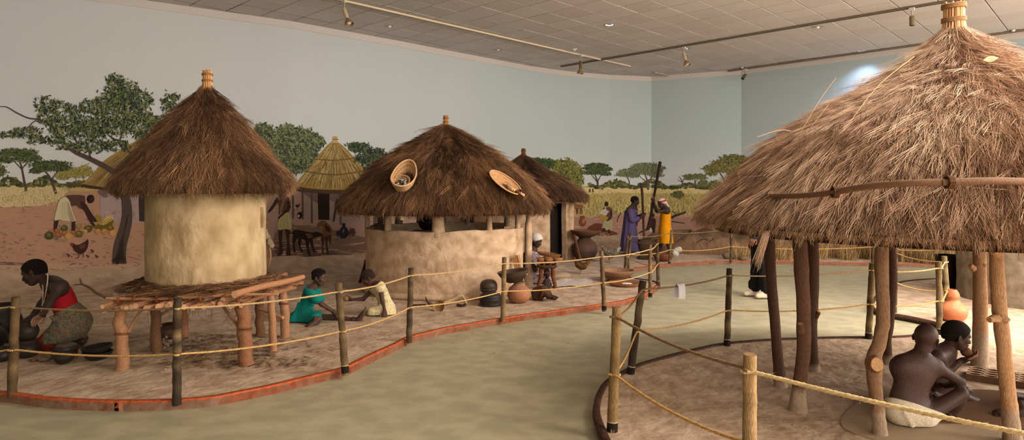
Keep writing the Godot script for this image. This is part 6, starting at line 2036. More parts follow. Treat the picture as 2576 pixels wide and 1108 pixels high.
func build_stool() -> void:
	# a carved stool whose four posts stand round a carved head and bust, with little baskets on its seat
	var at := gp(1376, 727)
	var o := thing("carved_stool", "dark carved stool whose seat is held up by a carved face", "stool", at)
	var wood := C(78, 54, 40)
	var mb := MB.new()
	lathe(mb, at + Vector3(0, 0.34, 0), [Vector2(0.0, 0.0), Vector2(0.14, 0.0), Vector2(0.165, 0.015), Vector2(0.165, 0.04), Vector2(0.15, 0.055), Vector2(0.0, 0.045)], 26, C(84, 60, 46))
	obj("seat", mb, M.wood, o)
	for q in [[-0.1, 0.06], [0.1, 0.06], [-0.1, -0.07], [0.1, -0.07]]:
		mb = MB.new()
		var p := at + Vector3(q[0], 0, q[1])
		tube(mb, [p + Vector3(q[0] * 0.35, 0, 0), p + Vector3(q[0] * 0.3, 0.06, 0), p + Vector3(-q[0] * 0.05, 0.2, 0), p + Vector3(0, 0.28, 0), p + Vector3(-q[0] * 0.1, 0.345, 0)], [0.03, 0.028, 0.03, 0.034, 0.026], 10, C(126, 80, 54))
		obj("leg", mb, M.wood, o)
	mb = MB.new()
	var f := at + Vector3(0, 0, 0.05)
	blob(mb, f + Vector3(0, 0.08, -0.02), Vector3(0.062, 0.11, 0.045), C(70, 62, 60), Basis.IDENTITY, 14, 10)
	tube(mb, [f + Vector3(0, 0.15, -0.02), f + Vector3(0, 0.21, -0.02)], [0.03, 0.026], 10, wood)
	blob(mb, f + Vector3(0, 0.255, 0), Vector3(0.052, 0.078, 0.05), C(66, 46, 36), Basis.IDENTITY, 16, 12)
	blob(mb, f + Vector3(0, 0.25, 0.05), Vector3(0.011, 0.026, 0.014), C(70, 48, 38), Basis.IDENTITY, 8, 6)
	blob(mb, f + Vector3(0, 0.212, 0.042), Vector3(0.02, 0.007, 0.01), C(52, 36, 30), Basis.IDENTITY, 8, 6)
	obj("carved_bust", mb, M.wood, o)
	for s in [-1, 1]:
		mb = MB.new()
		blob(mb, f + Vector3(s * 0.021, 0.268, 0.042), Vector3(0.013, 0.005, 0.008), C(150, 128, 92), Basis.IDENTITY, 8, 6)
		obj("inlaid_eye", mb, M.plain, o)
	mb = MB.new()
	boxat(mb, at + Vector3(0, 0.44, 0), Vector3(0.31, 0.018, 0.2), C(150, 98, 62), 0.0, 0.004)
	var rk := thing("bowl_rack", "small openwork wooden rack standing on the carved stool", "rack", at + Vector3(0, 0.39, 0))
	obj("shelf", mb, M.wood, rk)
	for q in [[-0.13, 0.08], [-0.05, 0.09], [0.05, 0.09], [0.14, 0.08], [-0.13, -0.07], [0.13, -0.07]]:
		mb = MB.new()
		tube(mb, [at + Vector3(q[0], 0.388, q[1]), at + Vector3(q[0] * 1.03, 0.435, q[1])], [0.012], 8, C(140, 88, 56))
		obj("leg", mb, M.wood, rk)
	var bk := [C(176, 116, 70), C(150, 96, 58), C(196, 140, 92)]
	for q in [[-0.1, 0.45, 0.07, 0.055, "small round basket nearest the woman on the stool rack"], [0.03, 0.45, 0.09, 0.07, "middle tilted basket on the stool rack"], [0.17, 0.45, 0.085, 0.055, "shallow round basket overhanging the stool rack"]]:
		var c := at + Vector3(q[0], q[1], 0.02)
		var b := thing("small_basket", q[4], "basket", c)
		mb = MB.new()
		var rr: float = q[2]
		var hh: float = q[3]
		woven(mb, func(a: float, t: float) -> Vector3: return c + Vector3(cos(a) * rr * (0.7 + 0.3 * t), hh * t, sin(a) * rr * (0.7 + 0.3 * t)), 36, 6, 0.0045, bk)
		obj("woven_wall", mb, M.wicker, b)
		mb = MB.new()
		lathe(mb, c, [Vector2(rr * 0.7, 0.003), Vector2(0, 0.003)], 20, C(120, 78, 50))
		obj("bottom", mb, M.wicker, b)
	var c2 := at + Vector3(0.03, 0.52, -0.02)
	var b2 := thing("large_flat_basket", "broad shallow basket balanced over the small baskets", "basket", c2)
	mb = MB.new()
	woven(mb, func(a: float, t: float) -> Vector3: return c2 + Vector3(cos(a) * 0.2 * (0.75 + 0.25 * t), 0.06 * t - cos(a) * 0.03, sin(a) * 0.16 * (0.75 + 0.25 * t)), 48, 6, 0.0045, [C(146, 104, 70), C(120, 84, 58)])
	obj("woven_wall", mb, M.wicker, b2)
	mb = MB.new()
	lathe(mb, c2, [Vector2(0.15, 0.004), Vector2(0, 0.004)], 20, C(110, 76, 52))
	for k in mb.v.size():
		mb.v[k].y -= (mb.v[k].x - c2.x) * 0.15
		mb.v[k].z = c2.z + (mb.v[k].z - c2.z) * 0.8
	obj("bottom", mb, M.wicker, b2)

func roof_frame(u: float, v: float, d: float, out: float) -> Transform3D:
	# a frame lying on the kitchen hut's roof: y = outward normal, z = down the slope
	var c := Vector3(-1.09, 0, -10.65)
	var p := px(u, v, d)
	var r := (p - c)
	r.y = 0
	var e := r.normalized()
	var slope := Vector2(0.33, -0.235).normalized()
	var down := e * slope.x + Vector3.UP * slope.y
	var n := e * -slope.y + Vector3.UP * slope.x
	return Transform3D(Basis(down.cross(n).normalized() * -1.0, n, down), p + n * out)

func build_roof_baskets() -> void:
	var cols := [C(214, 170, 122), C(190, 144, 98), C(228, 188, 142)]
	# long open basket leaning on the thatch
	var c := px(1018, 452, 9.25)
	var axis := (px(1040, 408, 9.60) - px(1005, 494, 9.03)).normalized()
	var fr := frame_along(axis)
	var face := (Vector3(0.0, 0.35, 1.0) - axis * axis.dot(Vector3(0, 0.35, 1.0))).normalized()
	var side := axis.cross(face).normalized()
	var o := thing("long_basket", "long open cane basket leaning on the kitchen hut thatch", "basket", c)
	var mb := MB.new()
	var wall := func(a: float, t: float) -> Vector3:
		var rr := 1.0 - 0.35 * (1.0 - t)
		var long := 0.29 if sin(a) > 0 else 0.29
		return c + axis * sin(a) * long * rr + side * cos(a) * 0.165 * rr * (1.0 - 0.15 * sin(a)) + face * (t * 0.2 - 0.1 + 0.03 * absf(sin(a)))
	woven(mb, wall, 64, 13, 0.0065, cols)
	obj("woven_wall", mb, M.wicker, o)
	mb = MB.new()
	var pts := []
	for s in 49: pts.append(wall.call(TAU * s / 48.0, 1.0))
	tube(mb, pts, [0.012], 7, C(222, 180, 134), false)
	obj("rim", mb, M.wicker, o)
	mb = MB.new()
	var m0 := mb.vert(c - face * 0.1, C(160, 116, 78))
	for s in 32: mb.vert(wall.call(TAU * s / 32.0, 0.02), C(160, 116, 78))
	for s in 32: mb.tri(m0, m0 + 1 + s, m0 + 1 + (s + 1) % 32)
	obj("bottom", mb, M.wicker, o)
	# round basket sitting in its lower half
	var c2 := px(1009, 457, 9.12)
	var f2 := (Vector3(0.05, 0.75, 0.75)).normalized()
	var x2 := Vector3(1, 0.12, 0).normalized()
	var z2 := x2.cross(f2).normalized()
	o = thing("round_basket", "round rimmed basket of grey dried fish resting in the long basket", "basket", c2)
	mb = MB.new()
	var wall2 := func(a: float, t: float) -> Vector3:
		var rr := 0.12 * (0.72 + 0.28 * t)
		return c2 + x2 * cos(a) * rr + z2 * sin(a) * rr + f2 * (t * 0.12 - 0.12)
	woven(mb, wall2, 40, 8, 0.006, cols)
	obj("woven_wall", mb, M.wicker, o)
	mb = MB.new()
	pts = []
	for s in 41: pts.append(wall2.call(TAU * s / 40.0, 1.0))
	tube(mb, pts, [0.011], 7, C(206, 156, 110), false)
	obj("rim", mb, M.wicker, o)
	for k in 26:
		mb = MB.new()
		var a := rng.randf() * TAU
		var r := 0.075 * sqrt(rng.randf())
		var p: Vector3 = c2 + x2 * cos(a) * r + z2 * sin(a) * r + f2 * (-0.03 + rng.randf() * 0.02)
		var dr := Basis(f2, rng.randf() * TAU) * x2
		blob(mb, p, Vector3(0.009, 0.034, 0.013), [C(190, 186, 184), C(120, 112, 110), C(226, 224, 222), C(90, 82, 80)][k % 4], frame_along(dr + f2 * rng.randfn(0, 0.2)), 8, 7)
		tag(obj("dried_fish", mb, M.black_ware), "small silvery-grey dried fish in the round basket", "fish", "dried fish in the round basket")
	# winnowing tray with maize on the other slope
	var c3 := px(1268, 466, 9.46)
	var ax3 := (px(1303, 492, 9.42) - px(1232, 434, 9.62)).normalized()
	var n3 := Vector3(0.42, 0.75, 0.5)
	n3 = (n3 - ax3 * ax3.dot(n3)).normalized()
	var s3 := ax3.cross(n3).normalized()
	o = thing("winnowing_tray", "oval winnowing tray of maize cobs laid on the kitchen hut thatch", "tray", c3)
	mb = MB.new()
	var base := mb.v.size()
	for j in 9:
		for s in 36:
			var a := TAU * s / 36.0
			var t := j / 8.0
			mb.vert(c3 + ax3 * cos(a) * 0.285 * t + s3 * sin(a) * 0.17 * t + n3 * (0.05 * t * t), C(204, 156, 112) if (s / 2 + j) % 3 else C(184, 136, 94))
			if j > 0:
				var q := (s + 1) % 36
				mb.quad(base + (j - 1) * 36 + s, base + (j - 1) * 36 + q, base + j * 36 + q, base + j * 36 + s)
	obj("woven_bottom", mb, M.wicker, o)
	mb = MB.new()
	pts = []
	for s in 49:
		var a := TAU * s / 48.0
		pts.append(c3 + ax3 * cos(a) * 0.288 + s3 * sin(a) * 0.173 + n3 * 0.055)
	tube(mb, pts, [0.010], 7, C(218, 176, 128), false)
	obj("rim", mb, M.wicker, o)
	var cob_cols := [C(222, 190, 138), C(206, 172, 120), C(190, 168, 132), C(150, 122, 92)]
	for k in 9:
		mb = MB.new()
		var p := c3 + ax3 * rng.randf_range(-0.02, 0.2) - s3 * rng.randf_range(-0.06, 0.08) * -1.0 + n3 * rng.randf_range(0.035, 0.06)
		var dd := (ax3 + s3 * rng.randfn(0, 0.35)).normalized()
		tube(mb, [p - dd * 0.05, p - dd * 0.03, p + dd * 0.02, p + dd * 0.05], [0.012, 0.018, 0.017, 0.006], 9, cob_cols[k % 4], true, 0.06)
		tag(obj("maize_cob", mb, M.clayware), "dry pale maize cob on the winnowing tray", "maize cob", "maize cobs on the winnowing tray")
	# a small open wooden box at the tray's lower end
	var c4 := px(1311, 490, 9.34)
	o = thing("small_box", "little open wooden box of seeds at the tray's lower end", "box", c4)
	var bb := Basis(ax3, n3, ax3.cross(n3).normalized())
	mb = MB.new()
	for q in [[Vector3(0, -0.03, 0), Vector3(0.16, 0.012, 0.11)], [Vector3(0, 0, 0.052), Vector3(0.16, 0.07, 0.01)], [Vector3(0, 0, -0.052), Vector3(0.16, 0.07, 0.01)], [Vector3(0.078, 0, 0), Vector3(0.01, 0.07, 0.1)], [Vector3(-0.078, 0, 0), Vector3(0.01, 0.07, 0.1)]]:
		box(mb, Transform3D(bb, c4 + bb * q[0]), q[1], C(120, 84, 58), 0.002)
	obj("sides", mb, M.wood, o)
	mb = MB.new()
	for k in 5: blob(mb, c4 + bb * Vector3(0.03 + rng.randfn(0, 0.015), 0.005 + 0.01 * rng.randf(), rng.randfn(0, 0.02)), Vector3(0.025, 0.018, 0.02), C(220, 192, 148), Basis(Vector3.UP, k), 9, 7, 0.3, noise(0.03, 4))
	tag(obj("ginned_cotton", mb, M.cloth), "pale tuft of fibre inside the little wooden box", "fibre")

func build_kitchen_things() -> void:
	# what shows between the kitchen hut's pillars
	var at := px(1076, 558, 10.6)
	vessel("cooking_pot", "sooty round cooking pot inside the kitchen hut", "pot", Vector3(at.x, 1.0, at.z), black_pot_profile(0.16, 0.3), M.black_ware, [C(34, 28, 26), C(40, 34, 30)])
	var mb := MB.new()
	boxat(mb, Vector3(at.x, 0.52, at.z), Vector3(0.5, 0.96, 0.3), C(120, 98, 80), 0.1, 0.02)
	tag(obj("clay_shelf", mb, M.clay_wall_grey), "clay ledge inside the kitchen hut under the cooking pot", "shelf")
	var d := 10.36
	var o := thing("lattice_screen", "dark latticed fish trap standing inside the kitchen hut", "screen", Vector3(px(948, 560, d).x, GY, -d))
	mb = MB.new()
	var a0 := px(941, 530, d)
	for k in 10:
		tube(mb, [Vector3(a0.x + k * 0.024, GY, -d), Vector3(a0.x + k * 0.024, 1.5, -d)], [0.006], 5, C(70, 48, 36))
	for k in 34:
		tube(mb, [Vector3(a0.x - 0.01, 0.2 + k * 0.04, -d + 0.008), Vector3(a0.x + 0.23, 0.2 + k * 0.04 + 0.03, -d + 0.008)], [0.006], 5, C(84, 58, 42))
	obj("cane_lattice", mb, M.wicker, o)
	mb = MB.new()
	log_tube(mb, gp(905, 712), px(920, 655, gd(712) + 0.2), 0.03, 0.025, C(84, 58, 44), C(110, 80, 60), 7, 0.01)
	tag(obj("wooden_plank", mb, M.wood), "dark plank leaning at the shaded side of the kitchen hut", "plank")

func build_game_board() -> void:
	# board with cup-shaped hollows
	var a := gp(2440, 950)
	var o := thing("game_board", "long wooden board with four rows of hollows beside the boys", "game board", a)
	var x := (gp(2610, 985) - gp(2440, 958)).normalized()
	var z := Vector3(-x.z, 0, x.x)
	if z.z > 0: z = -z
	var top := GY + 0.055
	var org := gp(2430, 957)
	org.y = 0
	var cols := 8
	var rows := 4
	var w := 0.112
	var mb := MB.new()
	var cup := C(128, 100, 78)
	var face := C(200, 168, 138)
	for j in rows:
		for k in cols:
			var c := org + x * (k + 0.5) * w + z * (j + 0.5) * w * 0.72
			# square cell with a hollow: rim ring then sloping sides then floor
			var ring := [[], [], []]
			for s in 12:
				var an := TAU * s / 12.0
				var dx := cos(an)
				var dz := sin(an)
				var m := maxf(absf(dx), absf(dz))
				ring[0].append(c + (x * dx + z * dz * 0.72) / m * w / 2 + Vector3(0, top, 0))
				ring[1].append(c + (x * dx * 0.39 + z * dz * 0.26) * w * (0.9 + 0.12 / m) + Vector3(0, top - 0.001, 0))
				ring[2].append(c + (x * dx * 0.29 + z * dz * 0.18) * w + Vector3(0, top - 0.032, 0))
			for s in 12:
				var t := (s + 1) % 12
				mb.flat_quad(ring[0][s], ring[0][t], ring[1][t], ring[1][s], face)
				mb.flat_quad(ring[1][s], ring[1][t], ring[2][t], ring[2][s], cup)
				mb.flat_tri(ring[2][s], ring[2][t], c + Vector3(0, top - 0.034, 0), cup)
	obj("hollowed_top", mb, M.wood, o)
	mb = MB.new()
	var l := cols * w
	var dd := rows * w * 0.72
	var q := [org, org + x * l, org + x * l + z * dd, org + z * dd]
	for k in 4:
		var p: Vector3 = q[k]
		var r: Vector3 = q[(k + 1) % 4]
		mb.flat_quad(p + Vector3(0, GY, 0), r + Vector3(0, GY, 0), r + Vector3(0, top, 0), p + Vector3(0, top, 0), C(140, 108, 84))
	obj("side", mb, M.wood, o)
	# hides and mats under the boys
	for m in [["sleeping_mat", "thin grey-brown mat under the boys and the shelter's front post", [[2122, 1080], [2150, 1020], [2240, 980], [2420, 1000], [2600, 1040], [2640, 1120], [2500, 1150], [2300, 1130]], C(176, 152, 126), 0.006], ["animal_hide", "dark brown hide spread beyond the boy in white shorts", [[2330, 1060], [2360, 1010], [2430, 985], [2540, 990], [2640, 1010], [2640, 1090], [2520, 1075], [2420, 1070]], C(134, 100, 74), 0.012]]:
		mb = MB.new()
		var pl := PackedVector2Array(smooth(plan_of(m[2]), 4, true))
		slab(mb, pl, GY + m[4], m[3])
		for k in pl.size(): mb.flat_quad(flat(pl[k], GY), flat(pl[(k + 1) % pl.size()], GY), flat(pl[(k + 1) % pl.size()], GY + m[4]), flat(pl[k], GY + m[4]), m[3] * 0.8)
		tag(obj(m[0], mb, M.wood if m[0] == "animal_hide" else M.wicker), m[1], "mat" if m[0] == "sleeping_mat" else "hide")

# ================================================================ far corner, animals and litter
func build_far_corner() -> void:
	# earth bank along the wall behind the pounding women
	var mb := MB.new()
	var f := noise(0.8, 71)
	var front := smooth(plan_of([[1560, 632], [1610, 634], [1660, 637], [1720, 640], [1800, 642], [1900, 644], [2000, 646], [2200, 650], [2400, 655], [2560, 660]]), 7)
	var rows := [[0.0, -0.03], [0.03, 0.12], [0.1, 0.26], [0.22, 0.36], [0.4, 0.41], [0.9, 0.43], [1.6, 0.44], [3.0, 0.44]]
	var n := front.size()
	for k in n:
		var t: Vector2 = (front[mini(k + 1, n - 1)] - front[maxi(k - 1, 0)]).normalized()
		var nn := Vector2(-t.y, t.x)
		var grow := smoothstep(0.0, 0.16, k / float(n - 1))
		for r in rows:
			var p: Vector2 = front[k] + nn * r[0]
			# stop at the wall
			var y: float = r[1] * grow * (1.0 + 0.3 * f.get_noise_2d(p.x * 2.0, p.y * 2.0)) + 0.05 * f.get_noise_2d(p.x * 9, p.y * 9 + r[1] * 20) * grow
			for c in range(1, W.size() - 1):
				var a := W[c]
				var b := W[c + 1]
				var w := (b - a).orthogonal().normalized()
				if w.dot(a - Vector2(0, 4)) < 0: w = -w
				var over := (p - a).dot(w)
				if over > -0.03 and (p - a).dot(b - a) > 0 and (p - b).dot(a - b) > 0: p -= w * (over + 0.03)
			mb.vert(flat(p, GY + y), Color.WHITE)
		if k > 0:
			for r in rows.size() - 1:
				var a := (k - 1) * rows.size() + r
				mb.quad(a, a + 1, a + 1 + rows.size(), a + rows.size())
	var bank := structure("floor_bank", mb, M.earth, "crumbling bank of brown earth along the wall behind the pounding women")
	for q in [[[1752, 612], [1768, 602], [1782, 606]], [[1702, 610], [1716, 600], [1722, 606]], [[1782, 610], [1796, 601]], [[1640, 622], [1652, 616], [1660, 620]]]:
		mb = MB.new()
		var pts := []
		for p in q: pts.append(px(p[0], p[1], gd(641) - 0.12))
		tube(mb, smooth(pts, 4), [0.012], 6, C(86, 64, 52), true, 0.1)
		obj("root", mb, M.wood, bank)
	# a fillet of blown sand along the foot of the painted wall
	mb = MB.new()
	rows = [[0.0, 0.34], [0.12, 0.2], [0.3, 0.09], [0.55, 0.03], [0.9, -0.01]]
	var base := 0
	for k in range(1, 9):
		for s in 8:
			var p := W[k].lerp(W[k + 1], s / 8.0)
			var w := (W[k + 1] - W[k]).orthogonal().normalized()
			if w.dot(p - Vector2(0, 4)) < 0: w = -w
			for r in rows:
				var q: Vector2 = p - w * (r[0] + 0.02)
				mb.vert(flat(q, GY + r[1] * (0.75 + 0.5 * f.get_noise_2d(q.x, q.y))), Color.WHITE)
			if base > 0:
				for r in rows.size() - 1:
					var a := (base - 1) * rows.size() + r
					mb.quad(a, a + rows.size(), a + rows.size() + 1, a + 1)
			base += 1
	structure("floor_drift", mb, M.sand, "sand drifted up against the painted wall")
	build_grass()
	build_hen(gp(1462, 690), 12.36, -1.0, 0.95, [C(120, 84, 48), C(86, 58, 36), C(150, 110, 62)], "small brown hen pecking beside the huge storage pot")
	build_hen(gp(1534, 662), 14.1, -1.0, 1.25, [C(150, 134, 112), C(96, 84, 70), C(210, 196, 172)], "speckled grey hen with pale tail before the purple robe")
	build_dog()
	for q in [[1834, 652, 0.16, 0.09, 0.12, "rounded grey boulder beside the dry grass clumps"], [1870, 655, 0.1, 0.06, 0.08, "low grey stone half under the dry grass"]]:
		stone("boulder", q[5], gp(q[0], q[1]), Vector3(q[2], q[3], q[4]), C(128, 108, 88), 0.4)

func build_grass() -> void:
	var kinds := []
	var cols := [C(190, 160, 110), C(160, 128, 84), C(210, 184, 134), C(132, 102, 68)]
	for k in 4:
		var mb := MB.new()
		for b in 200:
			var a := rng.randf() * TAU
			var r := 0.2 * sqrt(rng.randf())
			var root := Vector3(cos(a) * r, 0, sin(a) * r)
			var h := rng.randf_range(0.12, 0.5)
			var out := Vector3(cos(a), 0, sin(a)) * rng.randf_range(0.02, 0.2) + Vector3(rng.randfn(0, 0.12), 0, rng.randfn(0, 0.12))
			var side := out.cross(Vector3.UP).normalized() * 0.0032
			var col: Color = cols[rng.randi() % 4]
			var p1 := root + out * 0.35 + Vector3.UP * h * 0.6
			var p2 := root + out + Vector3.UP * h * rng.randf_range(0.7, 1.0)
			mb.flat_quad(root - side, p1 - side * 0.8, p1 + side * 0.8, root + side, col)
			mb.flat_tri(p1 - side * 0.8, p2, p1 + side * 0.8, col)
		kinds.append(mb.mesh())
	var spots := [[1856, 652, 0.95], [1868, 650, 1.0]]
	for k in 15: spots.append([1950 + k * 32 + rng.randf_range(-8, 8), 649 + rng.randf_range(-2, 5), rng.randf_range(0.95, 1.3)])
	for k in 13: spots.append([1945 + k * 36 + rng.randf_range(-10, 10), 643 + rng.randf_range(-2, 2), rng.randf_range(1.1, 1.4)])
	for q in spots:
		var at := gp(q[0], q[1])
		var lim: float = 24.5 / (1.0 + (q[0] - HU) / F) - 0.9
		if -at.z > lim: at = Vector3((q[0] - HU) / F * lim, GY, -lim)
		var o := thing("grass_clump", "clump of dry yellow grass at the foot of the far bank", "grass", at, "dry grass clumps along the far bank")
		var m := MeshInstance3D.new()
		m.name = "blades"
		m.mesh = kinds[rng.randi() % 4]
		m.material_override = M.straw
		m.rotation.y = rng.randf() * TAU
		m.scale = Vector3.ONE * q[2]
		o.add_child(m, true)

func build_hen(at: Vector3, _d: float, dir: float, s: float, cols: Array, label: String) -> void:
	var o := thing("hen", label, "hen", at)
	s *= 1.0
	var mb := MB.new()
	var g := Field.new(at + Vector3(-0.3, 0, -0.15) * s, at + Vector3(0.3, 0.4, 0.15) * s, 0.011)
	var p := func(x: float, y: float, z := 0.0) -> Vector3: return at + Vector3(x * dir, y, z) * s
	g.ellipsoid(p.call(0, 0.16), Vector3(0.11, 0.075, 0.07) * s, Basis(Vector3(0, 0, 1), 0.3 * dir), 0.02)
	g.capsule(p.call(0.06, 0.19), p.call(0.12, 0.27), 0.05 * s, 0.028 * s, 0.04)
	g.ellipsoid(p.call(0.128, 0.285), Vector3(0.03, 0.026, 0.024) * s, Basis.IDENTITY, 0.015)
	g.capsule(p.call(-0.08, 0.18), p.call(-0.17, 0.255), 0.05 * s, 0.025 * s, 0.03)
	for z in [-1.0, 1.0]: g.ellipsoid(p.call(-0.02, 0.165, z * 0.055), Vector3(0.085, 0.05, 0.025) * s, Basis(Vector3(0, 0, 1), 0.35 * dir), 0.015)
	var f := noise(14.0, 33)
	g.mesh(mb, func(q: Vector3) -> Color:
		var v := f.get_noise_3dv(q * 1.2)
		if (q.x - at.x) * dir < -0.12 * s: return cols[2]
		return cols[0].lerp(cols[1], clampf(0.5 + v * 2.0, 0, 1)) if v < 0.25 else cols[2])
	obj("body", mb, M.hair, o)
	for z in [-1.0, 1.0]:
		mb = MB.new()
		tube(mb, [p.call(0.0, 0.1, z * 0.03), p.call(0.01, 0.05, z * 0.03), p.call(0.0, 0.008, z * 0.03)], [0.011 * s, 0.007 * s, 0.007 * s], 6, C(150, 118, 70))
		for t in 3: tube(mb, [p.call(0.0, 0.008, z * 0.03), p.call(0.045, 0.004, z * 0.03 + (t - 1) * 0.025)], [0.006 * s, 0.003 * s], 5, C(150, 118, 70))
		obj("leg", mb, M.plain, o)
	mb = MB.new()
	tube(mb, [p.call(0.15, 0.285), p.call(0.178, 0.277)], [0.009 * s, 0.002], 6, C(170, 134, 80))
	obj("beak", mb, M.plain, o)
	mb = MB.new()
	for k in 4: blob(mb, p.call(0.11 + k * 0.012, 0.312 + 0.004 * sin(k * 2.0)), Vector3(0.008, 0.014, 0.005) * s, C(150, 50, 40), Basis.IDENTITY, 6, 5)
	obj("comb", mb, M.plain, o)

func build_dog() -> void:
	var D := 9.42
	var j := func(u: float, v: float, dz: float) -> Vector3: return px(u, v, D + dz)
	var o := thing("dog", "brown dog lying curled on the sand beside the carved stool", "dog", gp(1366, 757))
	var g := Field.new(px(1330, 765, D) - Vector3(0.05, 0.05, 0.3), px(1410, 700, D) + Vector3(0.05, 0.1, 0.3), 0.0085)
	g.ellipsoid(j.call(1354, 738, 0.06), Vector3(0.105, 0.095, 0.12), Basis(Vector3.UP, 0.3), 0.02)
	g.ellipsoid(j.call(1366, 733, 0.0), Vector3(0.09, 0.08, 0.09), Basis.IDENTITY, 0.05)
	g.capsule(j.call(1368, 730, -0.05), j.call(1374, 738, -0.1), 0.06, 0.05, 0.04)
	g.ellipsoid(j.call(1375, 739, -0.12), Vector3(0.05, 0.045, 0.055), Basis.IDENTITY, 0.03)
	g.capsule(j.call(1378, 743, -0.14), j.call(1388, 751, -0.17), 0.036, 0.022, 0.02)
	for s in [[1366, 737, -0.13, 1361, 747, -0.15], [1382, 735, -0.08, 1388, 743, -0.08]]: g.capsule(j.call(s[0], s[1], s[2]), j.call(s[3], s[4], s[5]), 0.022, 0.012, 0.01)
	g.capsule(j.call(1378, 748, -0.02), j.call(1396, 752, -0.06), 0.03, 0.022, 0.02)
	g.capsule(j.call(1380, 744, 0.06), j.call(1400, 749, 0.02), 0.028, 0.02, 0.02)
	for k in 3:
		g.capsule(j.call(1396, 752 - k * 0.6, -0.06 + (k - 1) * 0.016), j.call(1399, 754, -0.075 + (k - 1) * 0.016), 0.011, 0.009, 0.004)
		g.capsule(j.call(1400, 749, 0.02 + (k - 1) * 0.016), j.call(1404, 750, 0.01 + (k - 1) * 0.016), 0.011, 0.009, 0.004)
	g.capsule(j.call(1345, 748, 0.0), j.call(1362, 754, -0.08), 0.045, 0.03, 0.03)
	g.capsule(j.call(1343, 750, 0.02), j.call(1350, 756, -0.12), 0.02, 0.01, 0.02)
	g.cut(Vector3(0, GY + 0.003, 0), Vector3.DOWN)
	var mb := MB.new()
	var f := noise(3.0, 9)
	var nose: Vector3 = j.call(1388, 751, -0.18)
	g.mesh(mb, func(p: Vector3) -> Color: return C(44, 32, 28) if p.distance_to(nose) < 0.022 else C(128, 92, 66).lerp(C(96, 66, 48), clampf(0.5 + f.get_noise_3dv(p), 0, 1)))
	obj("body", mb, M.hair, o)

func build_scatter() -> void:
	# straw and twigs trodden into the sand, mostly under the granary
	var st := Straws.new()
	var pal := [C(96, 72, 54), C(140, 106, 78), C(180, 146, 110)]
	for k in 620:
		var under := k < 480
		var p := gp(rng.randfn(560, 110), rng.randf_range(845, 930)) if under else gp(rng.randf_range(60, 1500), rng.randf_range(800, 900))
		if not under and (p.x > 0.9 or -p.z > 9.2): continue
		if -p.z > 9.0 and p.x > -2.3 and p.x < 0.2: continue
		p.y = GY + 0.004
		var a := rng.randf() * TAU
		put_bundle(st, rng.randi() % 5, p, Vector3(cos(a), 0.02, sin(a)), Vector3.UP, rng.randf_range(0.04, 0.16) if under else rng.randf_range(0.02, 0.07), rng.randf_range(0.012, 0.05) if under else 0.01, pal[rng.randi() % 3])
	var o := thing("straw_litter", "loose straw and twigs littering the sand under the granary", "litter", gp(560, 880))
	o.set_meta("kind", "stuff")
	commit_straws(st, "straw_bits", o)
	# crumbs of earth
	var mb := MB.new()
	var f := noise(0.05, 6)
	for k in 420:
		var p: Vector3
		if k < 180: p = gp(rng.randf_range(0, 1500), rng.randf_range(780, 985))
		elif k < 300: p = gp(rng.randfn(520, 110), rng.randf_range(850, 935))
		else: p = gp(rng.randf_range(1560, 2560), rng.randf_range(880, 1100))
		if k < 300 and not Geometry2D.is_point_in_polygon(Vector2(p.x, -p.z), sand_left): continue
		if k >= 300 and not Geometry2D.is_point_in_polygon(Vector2(p.x, -p.z), sand_right): continue
		var r := rng.randf_range(0.002, 0.0055) * (1.8 if k % 23 == 0 else 1.0)
		blob(mb, p + Vector3(0, r * 0.4, 0), Vector3(r * 1.3, r * 0.7, r), [C(176, 152, 130), C(150, 126, 104), C(206, 188, 166)][k % 3], Basis(Vector3.UP, k), 6, 4, 0.3, f)
	var c := obj("earth_crumb", mb, M.clayware)
	tag(c, "tiny crumbs and pebbles scattered over the sand", "pebbles")
	c.set_meta("kind", "stuff")

